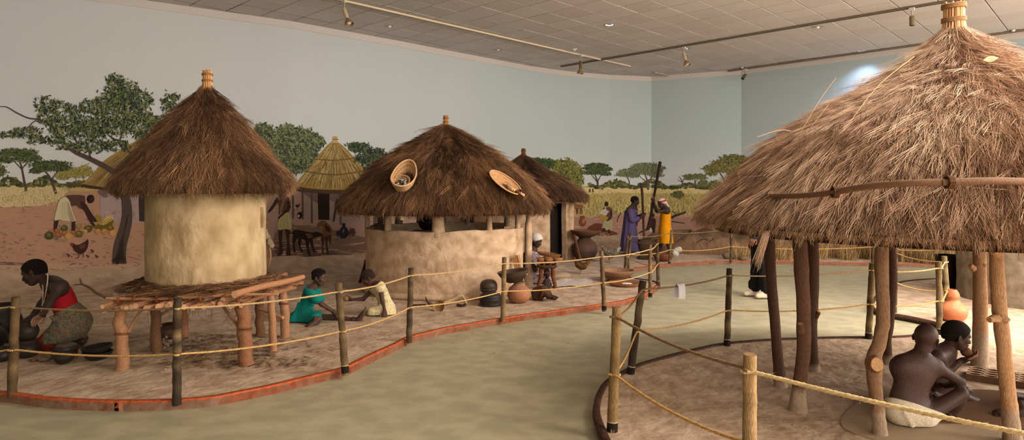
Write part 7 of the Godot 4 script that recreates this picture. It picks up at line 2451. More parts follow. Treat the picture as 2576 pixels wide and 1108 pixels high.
# ================================================================ bodies as smooth fields
class Field:
	var o: Vector3
	var h: float
	var nx: int
	var ny: int
	var nz: int
	var f := PackedFloat32Array()
	func _init(lo: Vector3, hi: Vector3, cell: float) -> void:
		o = lo
		h = cell
		nx = int(ceil((hi.x - lo.x) / cell)) + 2
		ny = int(ceil((hi.y - lo.y) / cell)) + 2
		nz = int(ceil((hi.z - lo.z) / cell)) + 2
		f.resize(nx * ny * nz)
		f.fill(1.0)
	func _range(a: Vector3, b: Vector3, pad: float) -> Array:
		var lo := (a.min(b) - Vector3.ONE * pad - o) / h
		var hi := (a.max(b) + Vector3.ONE * pad - o) / h
		return [maxi(0, int(lo.x)), mini(nx - 1, int(hi.x) + 1), maxi(0, int(lo.y)), mini(ny - 1, int(hi.y) + 1), maxi(0, int(lo.z)), mini(nz - 1, int(hi.z) + 1)]
	func capsule(a: Vector3, b: Vector3, ra: float, rb: float, k: float) -> void:
		var r := _range(a, b, maxf(ra, rb) + k + h * 2.5)
		var ab := b - a
		var inv := 1.0 / maxf(ab.length_squared(), 1e-9)
		for z in range(r[4], r[5] + 1):
			for y in range(r[2], r[3] + 1):
				var row := (z * ny + y) * nx
				var p := Vector3(o.x + r[0] * h, o.y + y * h, o.z + z * h) - a
				for x in range(r[0], r[1] + 1):
					var t := clampf(p.dot(ab) * inv, 0.0, 1.0)
					var d := (p - ab * t).length() - ra - (rb - ra) * t
					var e := f[row + x]
					var q := k - absf(e - d)
					if q > 0.0: f[row + x] = minf(e, d) - q * q / (4.0 * k)
					elif d < e: f[row + x] = d
					p.x += h
	func ellipsoid(c: Vector3, r3: Vector3, b: Basis, k: float, carve := false) -> void:
		var m := maxf(r3.x, maxf(r3.y, r3.z))
		var r := _range(c, c, m + k + h * 2.5)
		var bt := b.transposed()
		var i1 := Vector3.ONE / r3
		for z in range(r[4], r[5] + 1):
			for y in range(r[2], r[3] + 1):
				var row := (z * ny + y) * nx
				for x in range(r[0], r[1] + 1):
					var q := (bt * (Vector3(o.x + x * h, o.y + y * h, o.z + z * h) - c)) * i1
					var k0 := q.length()
					var k1 := (q * i1).length()
					var d := k0 * (k0 - 1.0) / maxf(k1, 1e-6) if k0 > 0.05 else -minf(r3.x, minf(r3.y, r3.z))
					var e := f[row + x]
					if carve:
						d = -d
						var w := k - absf(e - d)
						if w > 0.0: f[row + x] = maxf(e, d) + w * w / (4.0 * k)
						elif d > e: f[row + x] = d
					else:
						var w := k - absf(e - d)
						if w > 0.0: f[row + x] = minf(e, d) - w * w / (4.0 * k)
						elif d < e: f[row + x] = d
	func cut(p: Vector3, n: Vector3) -> void:      # keeps what lies behind the plane
		n = n.normalized()
		for z in nz:
			for y in ny:
				var row := (z * ny + y) * nx
				var d := (Vector3(o.x, o.y + y * h, o.z + z * h) - p).dot(n)
				for x in nx:
					var e := d + x * h * n.x
					if e > f[row + x]: f[row + x] = e
	func mesh(mb: MB, colour: Callable) -> void:
		var id := PackedInt32Array()
		id.resize(f.size())
		id.fill(-1)
		var sx := 1
		var sy := nx
		var sz := nx * ny
		var off := [0, sx, sy, sx + sy, sz, sx + sz, sy + sz, sx + sy + sz]
		var ed := [[0, 1], [2, 3], [4, 5], [6, 7], [0, 2], [1, 3], [4, 6], [5, 7], [0, 4], [1, 5], [2, 6], [3, 7]]
		var lim := h * 2.2
		for z in nz - 1:
			for y in ny - 1:
				var row := (z * ny + y) * nx
				for x in nx - 1:
					var i := row + x
					if absf(f[i]) > lim: continue
					var n := 0
					for c in 8:
						if f[i + off[c]] < 0.0: n += 1
					if n == 0 or n == 8: continue
					var s := Vector3.ZERO
					var m := 0
					for e in ed:
						var a: float = f[i + off[e[0]]]
						var b: float = f[i + off[e[1]]]
						if (a < 0.0) != (b < 0.0):
							var t := a / (a - b)
							var c0: int = e[0]
							var c1: int = e[1]
							s += Vector3(lerpf(c0 & 1, c1 & 1, t), lerpf((c0 >> 1) & 1, (c1 >> 1) & 1, t), lerpf(c0 >> 2, c1 >> 2, t))
							m += 1
					var p := o + (Vector3(x, y, z) + s / m) * h
					id[i] = mb.vert(p, colour.call(p))
		for z in range(1, nz - 1):
			for y in range(1, ny - 1):
				var row := (z * ny + y) * nx
				for x in range(1, nx - 1):
					var i := row + x
					if id[i] < 0: continue
					var a := f[i] < 0.0
					if a != (f[i + sx] < 0.0): _face(mb, id, i, i - sy, i - sy - sz, i - sz, a)
					if a != (f[i + sy] < 0.0): _face(mb, id, i, i - sz, i - sz - sx, i - sx, a)
					if a != (f[i + sz] < 0.0): _face(mb, id, i, i - sx, i - sx - sy, i - sy, a)
	func _face(mb: MB, id: PackedInt32Array, a: int, b: int, c: int, d: int, flip: bool) -> void:
		if id[a] < 0 or id[b] < 0 or id[c] < 0 or id[d] < 0: return
		if flip: mb.quad(id[a], id[d], id[c], id[b])
		else: mb.quad(id[a], id[b], id[c], id[d])

func head_basis(fwd: Vector3, up: Vector3) -> Basis:      # x = own right, y = up, z = forward
	var z := fwd.normalized()
	var y := (up - z * z.dot(up)).normalized()
	return Basis(y.cross(z).normalized(), y, z)

# head of height hh (chin to crown) centred on c; drawn on a fine grid of its own into the body's mesh
func add_head(mb: MB, c: Vector3, b: Basis, hh: float, cell: float, skin: Color, neck: Vector3, neck_r: float, detail := true) -> void:
	var g := Field.new(c - Vector3.ONE * hh * 0.72, c + Vector3.ONE * hh * 0.72, cell)
	var at := func(x: float, y: float, z: float) -> Vector3: return c + b * Vector3(x, y, z) * hh
	g.ellipsoid(at.call(0, 0.11, -0.07), Vector3(0.355, 0.39, 0.44) * hh, b, 0.01)
	g.ellipsoid(at.call(0, -0.15, 0.1), Vector3(0.265, 0.34, 0.27) * hh, b, 0.05 * hh)
	g.capsule(at.call(-0.07, -0.4, 0.22), at.call(0.07, -0.4, 0.22), 0.085 * hh, 0.085 * hh, 0.1 * hh)
	for s in [-1.0, 1.0]:
		g.capsule(at.call(s * 0.24, -0.16, -0.02), at.call(s * 0.1, -0.36, 0.2), 0.07 * hh, 0.06 * hh, 0.1 * hh)
		g.ellipsoid(at.call(s * 0.17, -0.07, 0.24), Vector3(0.1, 0.09, 0.09) * hh, b, 0.08 * hh)
	if detail:
		g.capsule(at.call(-0.16, 0.08, 0.31), at.call(0.16, 0.08, 0.31), 0.055 * hh, 0.055 * hh, 0.06 * hh)
		for s in [-1.0, 1.0]: g.ellipsoid(at.call(s * 0.145, 0.0, 0.385), Vector3(0.085, 0.05, 0.07) * hh, b, 0.04 * hh, true)
		g.capsule(at.call(0, 0.03, 0.345), at.call(0, -0.13, 0.43), 0.035 * hh, 0.055 * hh, 0.04 * hh)
		for s in [-1.0, 1.0]: g.ellipsoid(at.call(s * 0.065, -0.145, 0.395), Vector3(0.05, 0.038, 0.05) * hh, b, 0.03 * hh)
		g.ellipsoid(at.call(0, -0.235, 0.365), Vector3(0.125, 0.036, 0.06) * hh, b, 0.02 * hh)
		g.ellipsoid(at.call(0, -0.295, 0.355), Vector3(0.11, 0.04, 0.06) * hh, b, 0.02 * hh)
		for s in [-1.0, 1.0]:
			g.ellipsoid(at.call(s * 0.365, -0.04, -0.04), Vector3(0.035, 0.13, 0.085) * hh, b * Basis(Vector3.UP, -s * 0.35), 0.02 * hh)
			g.ellipsoid(at.call(s * 0.405, -0.03, -0.02), Vector3(0.025, 0.075, 0.045) * hh, b * Basis(Vector3.UP, -s * 0.35), 0.015 * hh, true)
	g.capsule(at.call(0, -0.2, -0.1), neck, neck_r, neck_r, 0.06 * hh)
	var lip := skin.lerp(C(120, 70, 62), 0.35)
	var mouth: Vector3 = at.call(0, -0.265, 0.4)
	g.mesh(mb, func(p: Vector3) -> Color: return lip if p.distance_to(mouth) < 0.11 * hh and detail else skin)

func add_eyes(parent: Node3D, c: Vector3, b: Basis, hh: float) -> void:
	for s in [-1.0, 1.0]:
		var mb := MB.new()
		blob(mb, c + b * Vector3(s * 0.14, 0.0, 0.296) * hh, Vector3(0.058, 0.046, 0.05) * hh, C(150, 138, 126), b, 10, 8)
		var e := obj("eye", mb, M.plain, parent)
		mb = MB.new()
		blob(mb, c + b * Vector3(s * 0.14, -0.006, 0.328) * hh, Vector3(0.03, 0.032, 0.022) * hh, C(26, 18, 16), b, 8, 6)
		obj("iris", mb, M.black_ware, e)

func add_hair(parent: Node3D, c: Vector3, b: Basis, hh: float, cell: float, thick: float, col: Color, braids := 0, tilt := 0.55) -> void:
	var g := Field.new(c - Vector3.ONE * hh * 0.7, c + Vector3.ONE * hh * 0.7, cell)
	var cc := c + b * Vector3(0, 0.11, -0.07) * hh
	g.ellipsoid(cc, Vector3(0.355 + thick, 0.39 + thick, 0.44 + thick) * hh, b, 0.01)
	g.ellipsoid(c + b * Vector3(0, -0.1, -0.3) * hh, Vector3(0.26, 0.2, 0.16) * hh, b, 0.1 * hh)
	# hairline: from the forehead down over the ears to the nape
	g.cut(c + b * Vector3(0, 0.17, 0.22) * hh, b * Vector3(0, -tilt, 1.0 - tilt * 0.35))
	g.cut(c + b * Vector3(0, -0.22, -0.3) * hh, b * Vector3(0, -1, 0.1))
	var mb := MB.new()
	g.mesh(mb, func(_p: Vector3) -> Color: return col)
	var o := obj("hair", mb, M.hair, parent)
	for k in braids:
		mb = MB.new()
		var w := (k / float(braids - 1) - 0.5) * 2.0
		var pts := []
		for j in 10:
			var a := lerpf(0.75, 3.0, j / 9.0)      # from the forehead over the crown to the nape
			var rx := 0.375 + thick
			var ry := 0.41 + thick
			var rz := 0.46 + thick
			var q := Vector3(w * 0.9, 0, 0)
			var k2 := sqrt(1.0 - q.x * q.x * 0.95)
			pts.append(cc + b * Vector3(q.x * rx, sin(a) * ry * k2, cos(a) * rz * k2) * hh)
		tube(mb, pts, [0.035 * hh], 6, col * 1.2)
		obj("braid", mb, M.hair, o)

# a hand with palm, four fingers and thumb; dir = wrist to knuckles, back = back-of-hand direction, side = +1 if the thumb lies towards dir x back
func add_hand(mb: MB, w: Vector3, dir: Vector3, back: Vector3, side: float, s: float, curl: Array, cell: float, skin: Color, tips := 0.0) -> void:
	var d := dir.normalized()
	var n := (back - d * d.dot(back)).normalized()
	var t := d.cross(n) * side
	var g := Field.new(w - Vector3.ONE * 0.2 * s, w + Vector3.ONE * 0.2 * s, cell)
	g.capsule(w - d * 0.02 * s, w + d * 0.015 * s, 0.024 * s, 0.026 * s, 0.01)
	for k in 4: g.capsule(w + d * 0.015 * s + t * (0.016 - k * 0.011) * s, w + d * 0.085 * s + t * (0.03 - k * 0.02) * s, 0.017 * s, 0.0125 * s, 0.014 * s)
	var lens := [0.075, 0.083, 0.077, 0.06]
	for k in 4:
		var p := w + d * (0.085 - (0.006 if k == 3 else 0.0)) * s + t * (0.031 - k * 0.0205) * s
		var a := 0.0
		var q := p
		var fan := t * (0.09 - k * 0.06)
		for j in 3:
			a += curl[k] * [0.9, 1.1, 0.7][j]
			var dd := ((d + fan).normalized() * cos(a) - n * sin(a)).normalized()
			var e: Vector3 = q + dd * lens[k] * s * [0.45, 0.32, 0.23][j]
			g.capsule(q, e, (0.0098 - j * 0.0012) * s, (0.0090 - j * 0.0012) * s, 0.003 * s)
			q = e
	var p0 := w + d * 0.02 * s + t * 0.022 * s
	var p1 := p0 + (d * 0.6 + t * 0.75 - n * 0.25).normalized() * 0.042 * s
	var p2: Vector3 = p1 + (d * 0.85 + t * (0.5 - curl[4]) - n * (0.2 + curl[4])).normalized() * 0.034 * s
	var p3: Vector3 = p2 + (d * 0.9 + t * (0.25 - curl[4] * 1.4) - n * (0.2 + curl[4])).normalized() * 0.026 * s
	g.capsule(p0, p1, 0.016 * s, 0.012 * s, 0.01 * s)
	g.capsule(p1, p2, 0.0115 * s, 0.0105 * s, 0.003 * s)
	g.capsule(p2, p3, 0.0105 * s, 0.0085 * s, 0.003 * s)
	var pale := skin.lerp(C(190, 140, 116), 0.55)
	g.mesh(mb, func(p: Vector3) -> Color: return pale if (p - w).dot(n) < -0.006 * s and (p - w).dot(d) > 0.03 * s else skin)

func add_foot(mb: MB, ankle: Vector3, toe: Vector3, up: Vector3, s: float, cell: float, skin: Color) -> void:
	var d := (toe - ankle)
	d = (d - up * up.dot(d)).normalized()
	var x := d.cross(up).normalized()
	var sole := ankle - up * 0.055 * s
	var g := Field.new(sole - Vector3.ONE * 0.26 * s, sole + Vector3.ONE * 0.26 * s, cell)
	g.capsule(ankle + up * 0.05 * s, ankle - up * 0.02 * s - d * 0.01 * s, 0.036 * s, 0.036 * s, 0.02 * s)
	g.capsule(sole - d * 0.045 * s, sole - d * 0.01 * s, 0.033 * s, 0.034 * s, 0.03 * s)
	for k in 3: g.capsule(ankle - up * 0.02 * s + x * (k - 1) * 0.012 * s, sole + d * 0.13 * s + x * (k - 1) * 0.026 * s - up * 0.008 * s, 0.034 * s, 0.022 * s, 0.025 * s)
	for k in 5:
		var a := sole + d * (0.14 - 0.006 * absf(k - 1)) * s + x * (k - 2) * 0.0195 * s - up * 0.012 * s
		g.capsule(a, a + d * (0.055 if k == 0 else 0.042 - k * 0.003) * s - up * 0.004 * s, (0.0145 if k == 0 else 0.0105) * s, (0.012 if k == 0 else 0.009) * s, 0.006 * s)
	g.mesh(mb, func(_p: Vector3) -> Color: return skin)

# J: joints in world space. Returns nothing; adds the trunk and limbs to mb
func add_body(mb: MB, J: Dictionary, s: float, cell: float, skin: Color, inflate := 0.0, parts := "tal") -> void:
	var lo := Vector3(1e9, 1e9, 1e9)
	var hi := -lo
	for k in J:
		lo = lo.min(J[k]); hi = hi.max(J[k])
	var g := Field.new(lo - Vector3.ONE * 0.2 * s, hi + Vector3.ONE * 0.2 * s, cell)
	fill_body(g, J, s, inflate, parts)
	g.mesh(mb, func(_p: Vector3) -> Color: return skin)

func trunk_basis(J: Dictionary) -> Basis:
	var up: Vector3 = (J.neck - J.pelvis).normalized()
	var right: Vector3 = J.sr - J.sl
	right = (right - up * up.dot(right)).normalized()
	return Basis(right, up, right.cross(up))

var trunk_w := 1.0

func fill_body(g: Field, J: Dictionary, s: float, i: float, parts: String) -> void:
	var b := trunk_basis(J)
	var chest: Vector3 = J.get("chest", J.pelvis.lerp(J.neck, 0.66))
	var belly: Vector3 = J.get("belly", J.pelvis.lerp(chest, 0.5))
	if "t" in parts or "c" in parts:
		g.ellipsoid(chest, (Vector3(0.155 * trunk_w, 0.15, 0.1) * s + Vector3.ONE * i), b, 0.05)
		g.ellipsoid(belly, (Vector3(0.135 * trunk_w, 0.15, 0.095) * s + Vector3.ONE * i), b, 0.08 * s)
		g.ellipsoid(J.pelvis, (Vector3(0.16 * trunk_w, 0.12, 0.115) * s + Vector3.ONE * i), b, 0.08 * s)
	if "t" in parts:
		g.capsule(J.sl, J.sr, 0.05 * s + i, 0.05 * s + i, 0.1 * s)
		for q in ["sl", "sr"]: g.capsule(J.neck - b.y * 0.02 * s, J[q], 0.054 * s + i, 0.048 * s + i, 0.1 * s)
		g.capsule(J.neck - b.y * 0.06 * s, J.neck + (J.head - J.neck) * 0.45, 0.056 * s + i, 0.05 * s + i, 0.04 * s)
	if "a" in parts:
		for q in [["sl", "el", "wl"], ["sr", "er", "wr"]]:
			if not J.has(q[1]): continue
			g.capsule(J[q[0]], J[q[1]], 0.05 * s + i, 0.039 * s + i, 0.045 * s)
			if J.has(q[2]): g.capsule(J[q[1]], J[q[2]], 0.039 * s + i, 0.025 * s + i, 0.02 * s)
	if "l" in parts:
		for q in [["hl", "kl", "al"], ["hr", "kr", "ar"]]:
			if not J.has(q[1]): continue
			g.capsule(J[q[0]], J[q[1]], 0.082 * s + i, 0.056 * s + i, 0.05 * s)
			if J.has(q[2]):
				g.capsule(J[q[1]], J[q[2]], 0.054 * s + i, 0.034 * s + i, 0.025 * s)
				var calf: Vector3 = J[q[1]].lerp(J[q[2]], 0.3)
				g.capsule(calf, J[q[1]].lerp(J[q[2]], 0.45), 0.055 * s + i, 0.046 * s + i, 0.03 * s)

# ================================================================ the figures
var SKIN := C(70, 53, 47)

func fabric(called: String, cols: Array, stops: Array, freq: float, scale: float, seed_: int) -> StandardMaterial3D:
	var f := noise(freq, seed_, FastNoiseLite.TYPE_CELLULAR, 2)
	f.cellular_return_type = FastNoiseLite.RETURN_CELL_VALUE
	var m := mat(called, Color.WHITE, 0.9)
	m.uv1_triplanar = true
	m.uv1_world_triplanar = true
	m.uv1_scale = Vector3.ONE * scale
	m.albedo_texture = ntex(f, cols, stops, 512, true)
	return m

func build_people() -> void:
	kneeling_woman()
	girl_in_teal()
	girl_in_cream()
	woman_with_headscarf()
	pounding_women()
	visitor()
	boys()

# cloth made of rings: each ring = [centre, radius x, radius z, fold depth]; folds run lengthwise
func ring_cloth(rings: Array, folds: int, col: Color, b := Basis.IDENTITY, segs := 60, seed_ := 3) -> MB:
	var mb := MB.new()
	var f := noise(0.6, seed_)
	var list := []
	for k in rings.size() - 1:
		for j in 4:
			var t := j / 4.0
			list.append([rings[k][0].lerp(rings[k + 1][0], t), lerpf(rings[k][1], rings[k + 1][1], t), lerpf(rings[k][2], rings[k + 1][2], t), lerpf(rings[k][3], rings[k + 1][3], t)])
	list.append(rings[rings.size() - 1])
	var prev := -1
	for k in list.size():
		var at := mb.v.size()
		for s in segs:
			var a := TAU * s / segs
			var w: float = list[k][3] * (sin(a * folds + 1.3 * sin(a * 2)) * 0.6 + 0.7 * f.get_noise_3d(cos(a) * 4, k * 0.22, sin(a) * 4))
			mb.vert(list[k][0] + b * Vector3(cos(a) * (list[k][1] + w), 0, sin(a) * (list[k][2] + w)), col)
		if prev >= 0:
			for s in segs:
				var t := (s + 1) % segs
				mb.quad(prev + s, prev + t, at + t, at + s)
		prev = at
	return mb

func kneeling_woman() -> void:
	var D := 6.62
	var j := func(u: float, v: float, dz: float) -> Vector3: return px(u, v, D + dz)
	var J := {"pelvis": j.call(182, 806, 0.05), "belly": j.call(168, 780, 0.03), "chest": j.call(152, 742, 0.02), "neck": j.call(124, 710, 0.02), "head": j.call(84, 686, 0.02),
		"sl": j.call(152, 722, -0.14), "sr": j.call(138, 722, 0.18), "el": j.call(121, 768, -0.32), "wl": j.call(110, 788, -0.40), "er": j.call(105, 765, 0.14), "wr": j.call(78, 800, 0.02),
		"hl": j.call(180, 820, -0.05), "hr": j.call(176, 820, 0.14), "kl": j.call(112, 868, -0.12), "kr": j.call(106, 862, 0.14), "al": j.call(196, 866, 0.0), "ar": j.call(200, 858, 0.16)}
	var o := thing("person", "kneeling woman in red top and patterned wrap pressing clay pots", "person", Vector3(J.pelvis.x, GY, J.pelvis.z))
	var mb := MB.new()
	add_body(mb, J, 0.98, 0.013, SKIN)
	var hb := head_basis(Vector3(-0.86, -0.42, 0.30), Vector3(-0.42, 0.9, 0.0))
	var hh := 0.25
	add_head(mb, J.head, hb, hh, 0.0055, SKIN, J.neck, 0.052)
	add_hand(mb, J.wl, Vector3(-0.75, -0.6, 0.1), Vector3(-0.35, 0.8, -0.45), 1.0, 0.98, [0.3, 0.35, 0.4, 0.45, 0.2], 0.0045, SKIN)
	add_hand(mb, J.wr, Vector3(-0.9, -0.3, 0.1), Vector3(-0.1, 1, 0.2), -1.0, 0.98, [0.15, 0.15, 0.2, 0.2, 0.1], 0.0045, SKIN)
	add_foot(mb, J.al + Vector3(0.02, 0.0, 0), J.al + Vector3(0.10, -0.12, 0.08), Vector3(0.75, 0.6, 0.1).normalized(), 0.95, 0.006, SKIN)
	add_foot(mb, J.ar + Vector3(0.02, 0.0, 0), J.ar + Vector3(0.10, -0.12, 0.06), Vector3(0.75, 0.6, 0.1).normalized(), 0.95, 0.006, SKIN)
	obj("body", mb, M.skin, o)
	add_eyes(o, J.head, hb, hh)
	add_hair(o, J.head, hb, hh, 0.006, 0.03, C(40, 33, 31))
	# red strapless top
	var g := Field.new(J.chest - Vector3.ONE * 0.35, J.chest + Vector3.ONE * 0.35, 0.011)
	fill_body(g, J, 0.98, 0.014, "c")
	var up: Vector3 = trunk_basis(J).y
	g.cut(J.chest + up * 0.085, up + Vector3(-0.2, 0, 0))
	g.cut(J.belly - up * 0.09, -up)
	mb = MB.new()
	g.mesh(mb, func(_p: Vector3) -> Color: return C(178, 30, 40))
	obj("red_top", mb, M.cloth, o)
	# patterned wrap from the waist over thighs and knees
	var print_ := fabric("wrap_print", [S(92, 98, 84), S(126, 122, 96), S(70, 76, 76), S(142, 128, 66), S(110, 96, 88), S(138, 56, 42), S(120, 126, 112), S(84, 90, 70)], [0.0, 0.16, 0.3, 0.44, 0.53, 0.64, 0.72, 0.86], 0.05, 1.6, 81)
	g = Field.new(J.pelvis - Vector3(0.55, 0.42, 0.45), J.pelvis + Vector3(0.35, 0.35, 0.45), 0.011)
	var K := J.duplicate()
	K.erase("al"); K.erase("ar")
	fill_body(g, K, 0.98, 0.022, "tl")
	g.capsule(J.hl.lerp(J.kl, 0.3), J.hr.lerp(J.kr, 0.3), 0.1, 0.1, 0.1)
	g.capsule(J.hl.lerp(J.kl, 0.75), J.hr.lerp(J.kr, 0.75), 0.075, 0.075, 0.1)
	g.capsule(J.pelvis + Vector3(0.03, -0.05, 0), J.al.lerp(J.ar, 0.5) + Vector3(-0.02, 0.07, 0), 0.15, 0.09, 0.1)
	for k in 7:      # folds
		var t := k / 6.0
		g.capsule(J.pelvis + Vector3(-0.14 + 0.04 * k, 0.1 - 0.03 * k, 0.17), J.hl.lerp(J.kl, t * 0.8) + Vector3(0.06, -0.03, 0.09), 0.012, 0.008, 0.02)
	g.cut(J.belly + up * 0.01, up)
	g.cut(Vector3(J.kl.x + 0.055, J.kl.y, J.kl.z), Vector3(-1.0, -0.35, 0))
	g.cut(Vector3(J.al.x, GY + 0.075, J.al.z), Vector3(0.0, -1, 0))
	mb = MB.new()
	g.mesh(mb, func(_p: Vector3) -> Color: return Color.WHITE)
	obj("patterned_wrap", mb, print_, o)
	# rust-red under-skirt showing at the knees
	g = Field.new(J.kl - Vector3(0.2, 0.15, 0.15), J.kl + Vector3(0.3, 0.32, 0.45), 0.011)
	fill_body(g, K, 0.98, 0.018, "l")
	g.capsule(J.hl.lerp(J.kl, 0.72), J.hr.lerp(J.kr, 0.72), 0.08, 0.08, 0.1)
	g.cut(Vector3(J.kl.x - 0.015, J.kl.y, J.kl.z), Vector3(-0.7, -0.7, 0))
	g.cut(Vector3(J.kl.x + 0.10, J.kl.y + 0.05, J.kl.z), Vector3(1.0, 0.1, 0))
	mb = MB.new()
	g.mesh(mb, func(_p: Vector3) -> Color: return C(140, 52, 32))
	obj("rust_underskirt", mb, M.cloth, o)
	# string of pale beads
	mb = MB.new()
	for q in [[[116, 690, -0.05], [120, 694, -0.105], [119, 712, -0.135], [115, 738, -0.14], [109, 766, -0.13]], [[106, 706, -0.03], [108, 726, -0.09], [108, 750, -0.1], [106, 770, -0.08]]]:
		var pts := []
		for p in q: pts.append(j.call(p[0], p[1], p[2]))
		mb = MB.new()
		for p in smooth(pts, 9): blob(mb, p, Vector3.ONE * 0.0062, C(206, 190, 168), Basis.IDENTITY, 6, 5)
		tag(obj("bead_string", mb, M.plain, o), "string of pale beads")

func girl_in_teal() -> void:
	var D := 7.95
	var j := func(u: float, v: float, dz: float) -> Vector3: return px(u, v, D + dz)
	var J := {"pelvis": j.call(766, 796, 0.0), "belly": j.call(770, 772, 0.0), "chest": j.call(779, 744, 0.0), "neck": j.call(790, 722, 0.0), "head": j.call(804, 699, 0.0),
		"sl": j.call(790, 732, 0.12), "sr": j.call(780, 733, -0.12), "er": j.call(808, 766, -0.14), "wr": j.call(838, 785, -0.10), "el": j.call(812, 768, 0.12), "wl": j.call(842, 786, 0.06),
		"hl": j.call(772, 800, 0.09), "hr": j.call(772, 800, -0.08), "kl": j.call(836, 800, 0.05), "al": j.call(898, 806, 0.0), "kr": j.call(800, 804, -0.2), "ar": j.call(792, 809, -0.26)}
	var o := thing("person", "seated girl in a teal dress with braided hair and one leg stretched out", "person", Vector3(J.pelvis.x, GY, J.pelvis.z))
	var s := 0.72
	var skin := C(88, 64, 56)
	var mb := MB.new()
	add_body(mb, J, s, 0.012, skin)
	var hb := head_basis(Vector3(0.95, -0.2, 0.2), Vector3(0.15, 1, 0))
	var hh := 0.2
	add_head(mb, J.head, hb, hh, 0.006, skin, J.neck, 0.038)
	add_hand(mb, J.wr, Vector3(0.85, -0.4, 0.1), Vector3(0.2, 1, 0.3), -1.0, 0.8, [0.25, 0.25, 0.3, 0.3, 0.2], 0.005, skin)
	add_hand(mb, J.wl, Vector3(0.85, -0.4, 0.1), Vector3(0.2, 1, 0.0), 1.0, 0.8, [0.25, 0.25, 0.3, 0.3, 0.2], 0.005, skin)
	add_foot(mb, J.al, J.al + Vector3(0.06, 0.2, 0.02), Vector3(-1, 0.25, 0).normalized(), 0.9, 0.007, skin)
	add_foot(mb, J.ar, J.ar + Vector3(-0.1, -0.02, 0.12), Vector3(0.1, 1, 0.1).normalized(), 0.75, 0.007, skin)
	obj("body", mb, M.skin, o)
	add_eyes(o, J.head, hb, hh)
	add_hair(o, J.head, hb, hh, 0.007, 0.02, C(46, 38, 36), 9, 0.5)
	var teal := C(18, 122, 112)
	var g := Field.new(J.chest - Vector3(0.3, 0.4, 0.35), J.chest + Vector3(0.3, 0.22, 0.35), 0.011)
	fill_body(g, J, s, 0.016, "t")
	for q in ["sl", "sr"]:      # puffed sleeves
		var e: Vector3 = J.el if q == "sl" else J.er
		g.capsule(J[q] + Vector3(0, 0.01, 0), J[q].lerp(e, 0.55), 0.062, 0.07, 0.03)
		g.capsule(J[q].lerp(e, 0.55), J[q].lerp(e, 0.62), 0.068, 0.05, 0.02)
	for k in 5: g.capsule(J.belly + Vector3(-0.07 + 0.03 * k, 0.06, 0.08), J.pelvis + Vector3(-0.12 + 0.05 * k, -0.06, 0.13), 0.01, 0.014, 0.02)
	g.capsule(J.pelvis + Vector3(-0.09, -0.02, 0.03), J.pelvis + Vector3(-0.1, -0.03, 0.06), 0.09, 0.09, 0.06)
	g.capsule(J.hr + Vector3(0, 0, 0.0), J.hr.lerp(J.kr, 0.75), 0.09, 0.08, 0.06)
	g.capsule(J.hl, J.hl.lerp(J.kl, 0.42), 0.085, 0.08, 0.06)
	g.cut(J.neck + Vector3(0, -0.005, 0), Vector3(0.3, 1, 0))
	g.cut(Vector3(0, GY + 0.012, 0), Vector3(0, -1, 0))
	mb = MB.new()
	g.mesh(mb, func(_p: Vector3) -> Color: return teal)
	obj("teal_dress", mb, M.cloth, o)

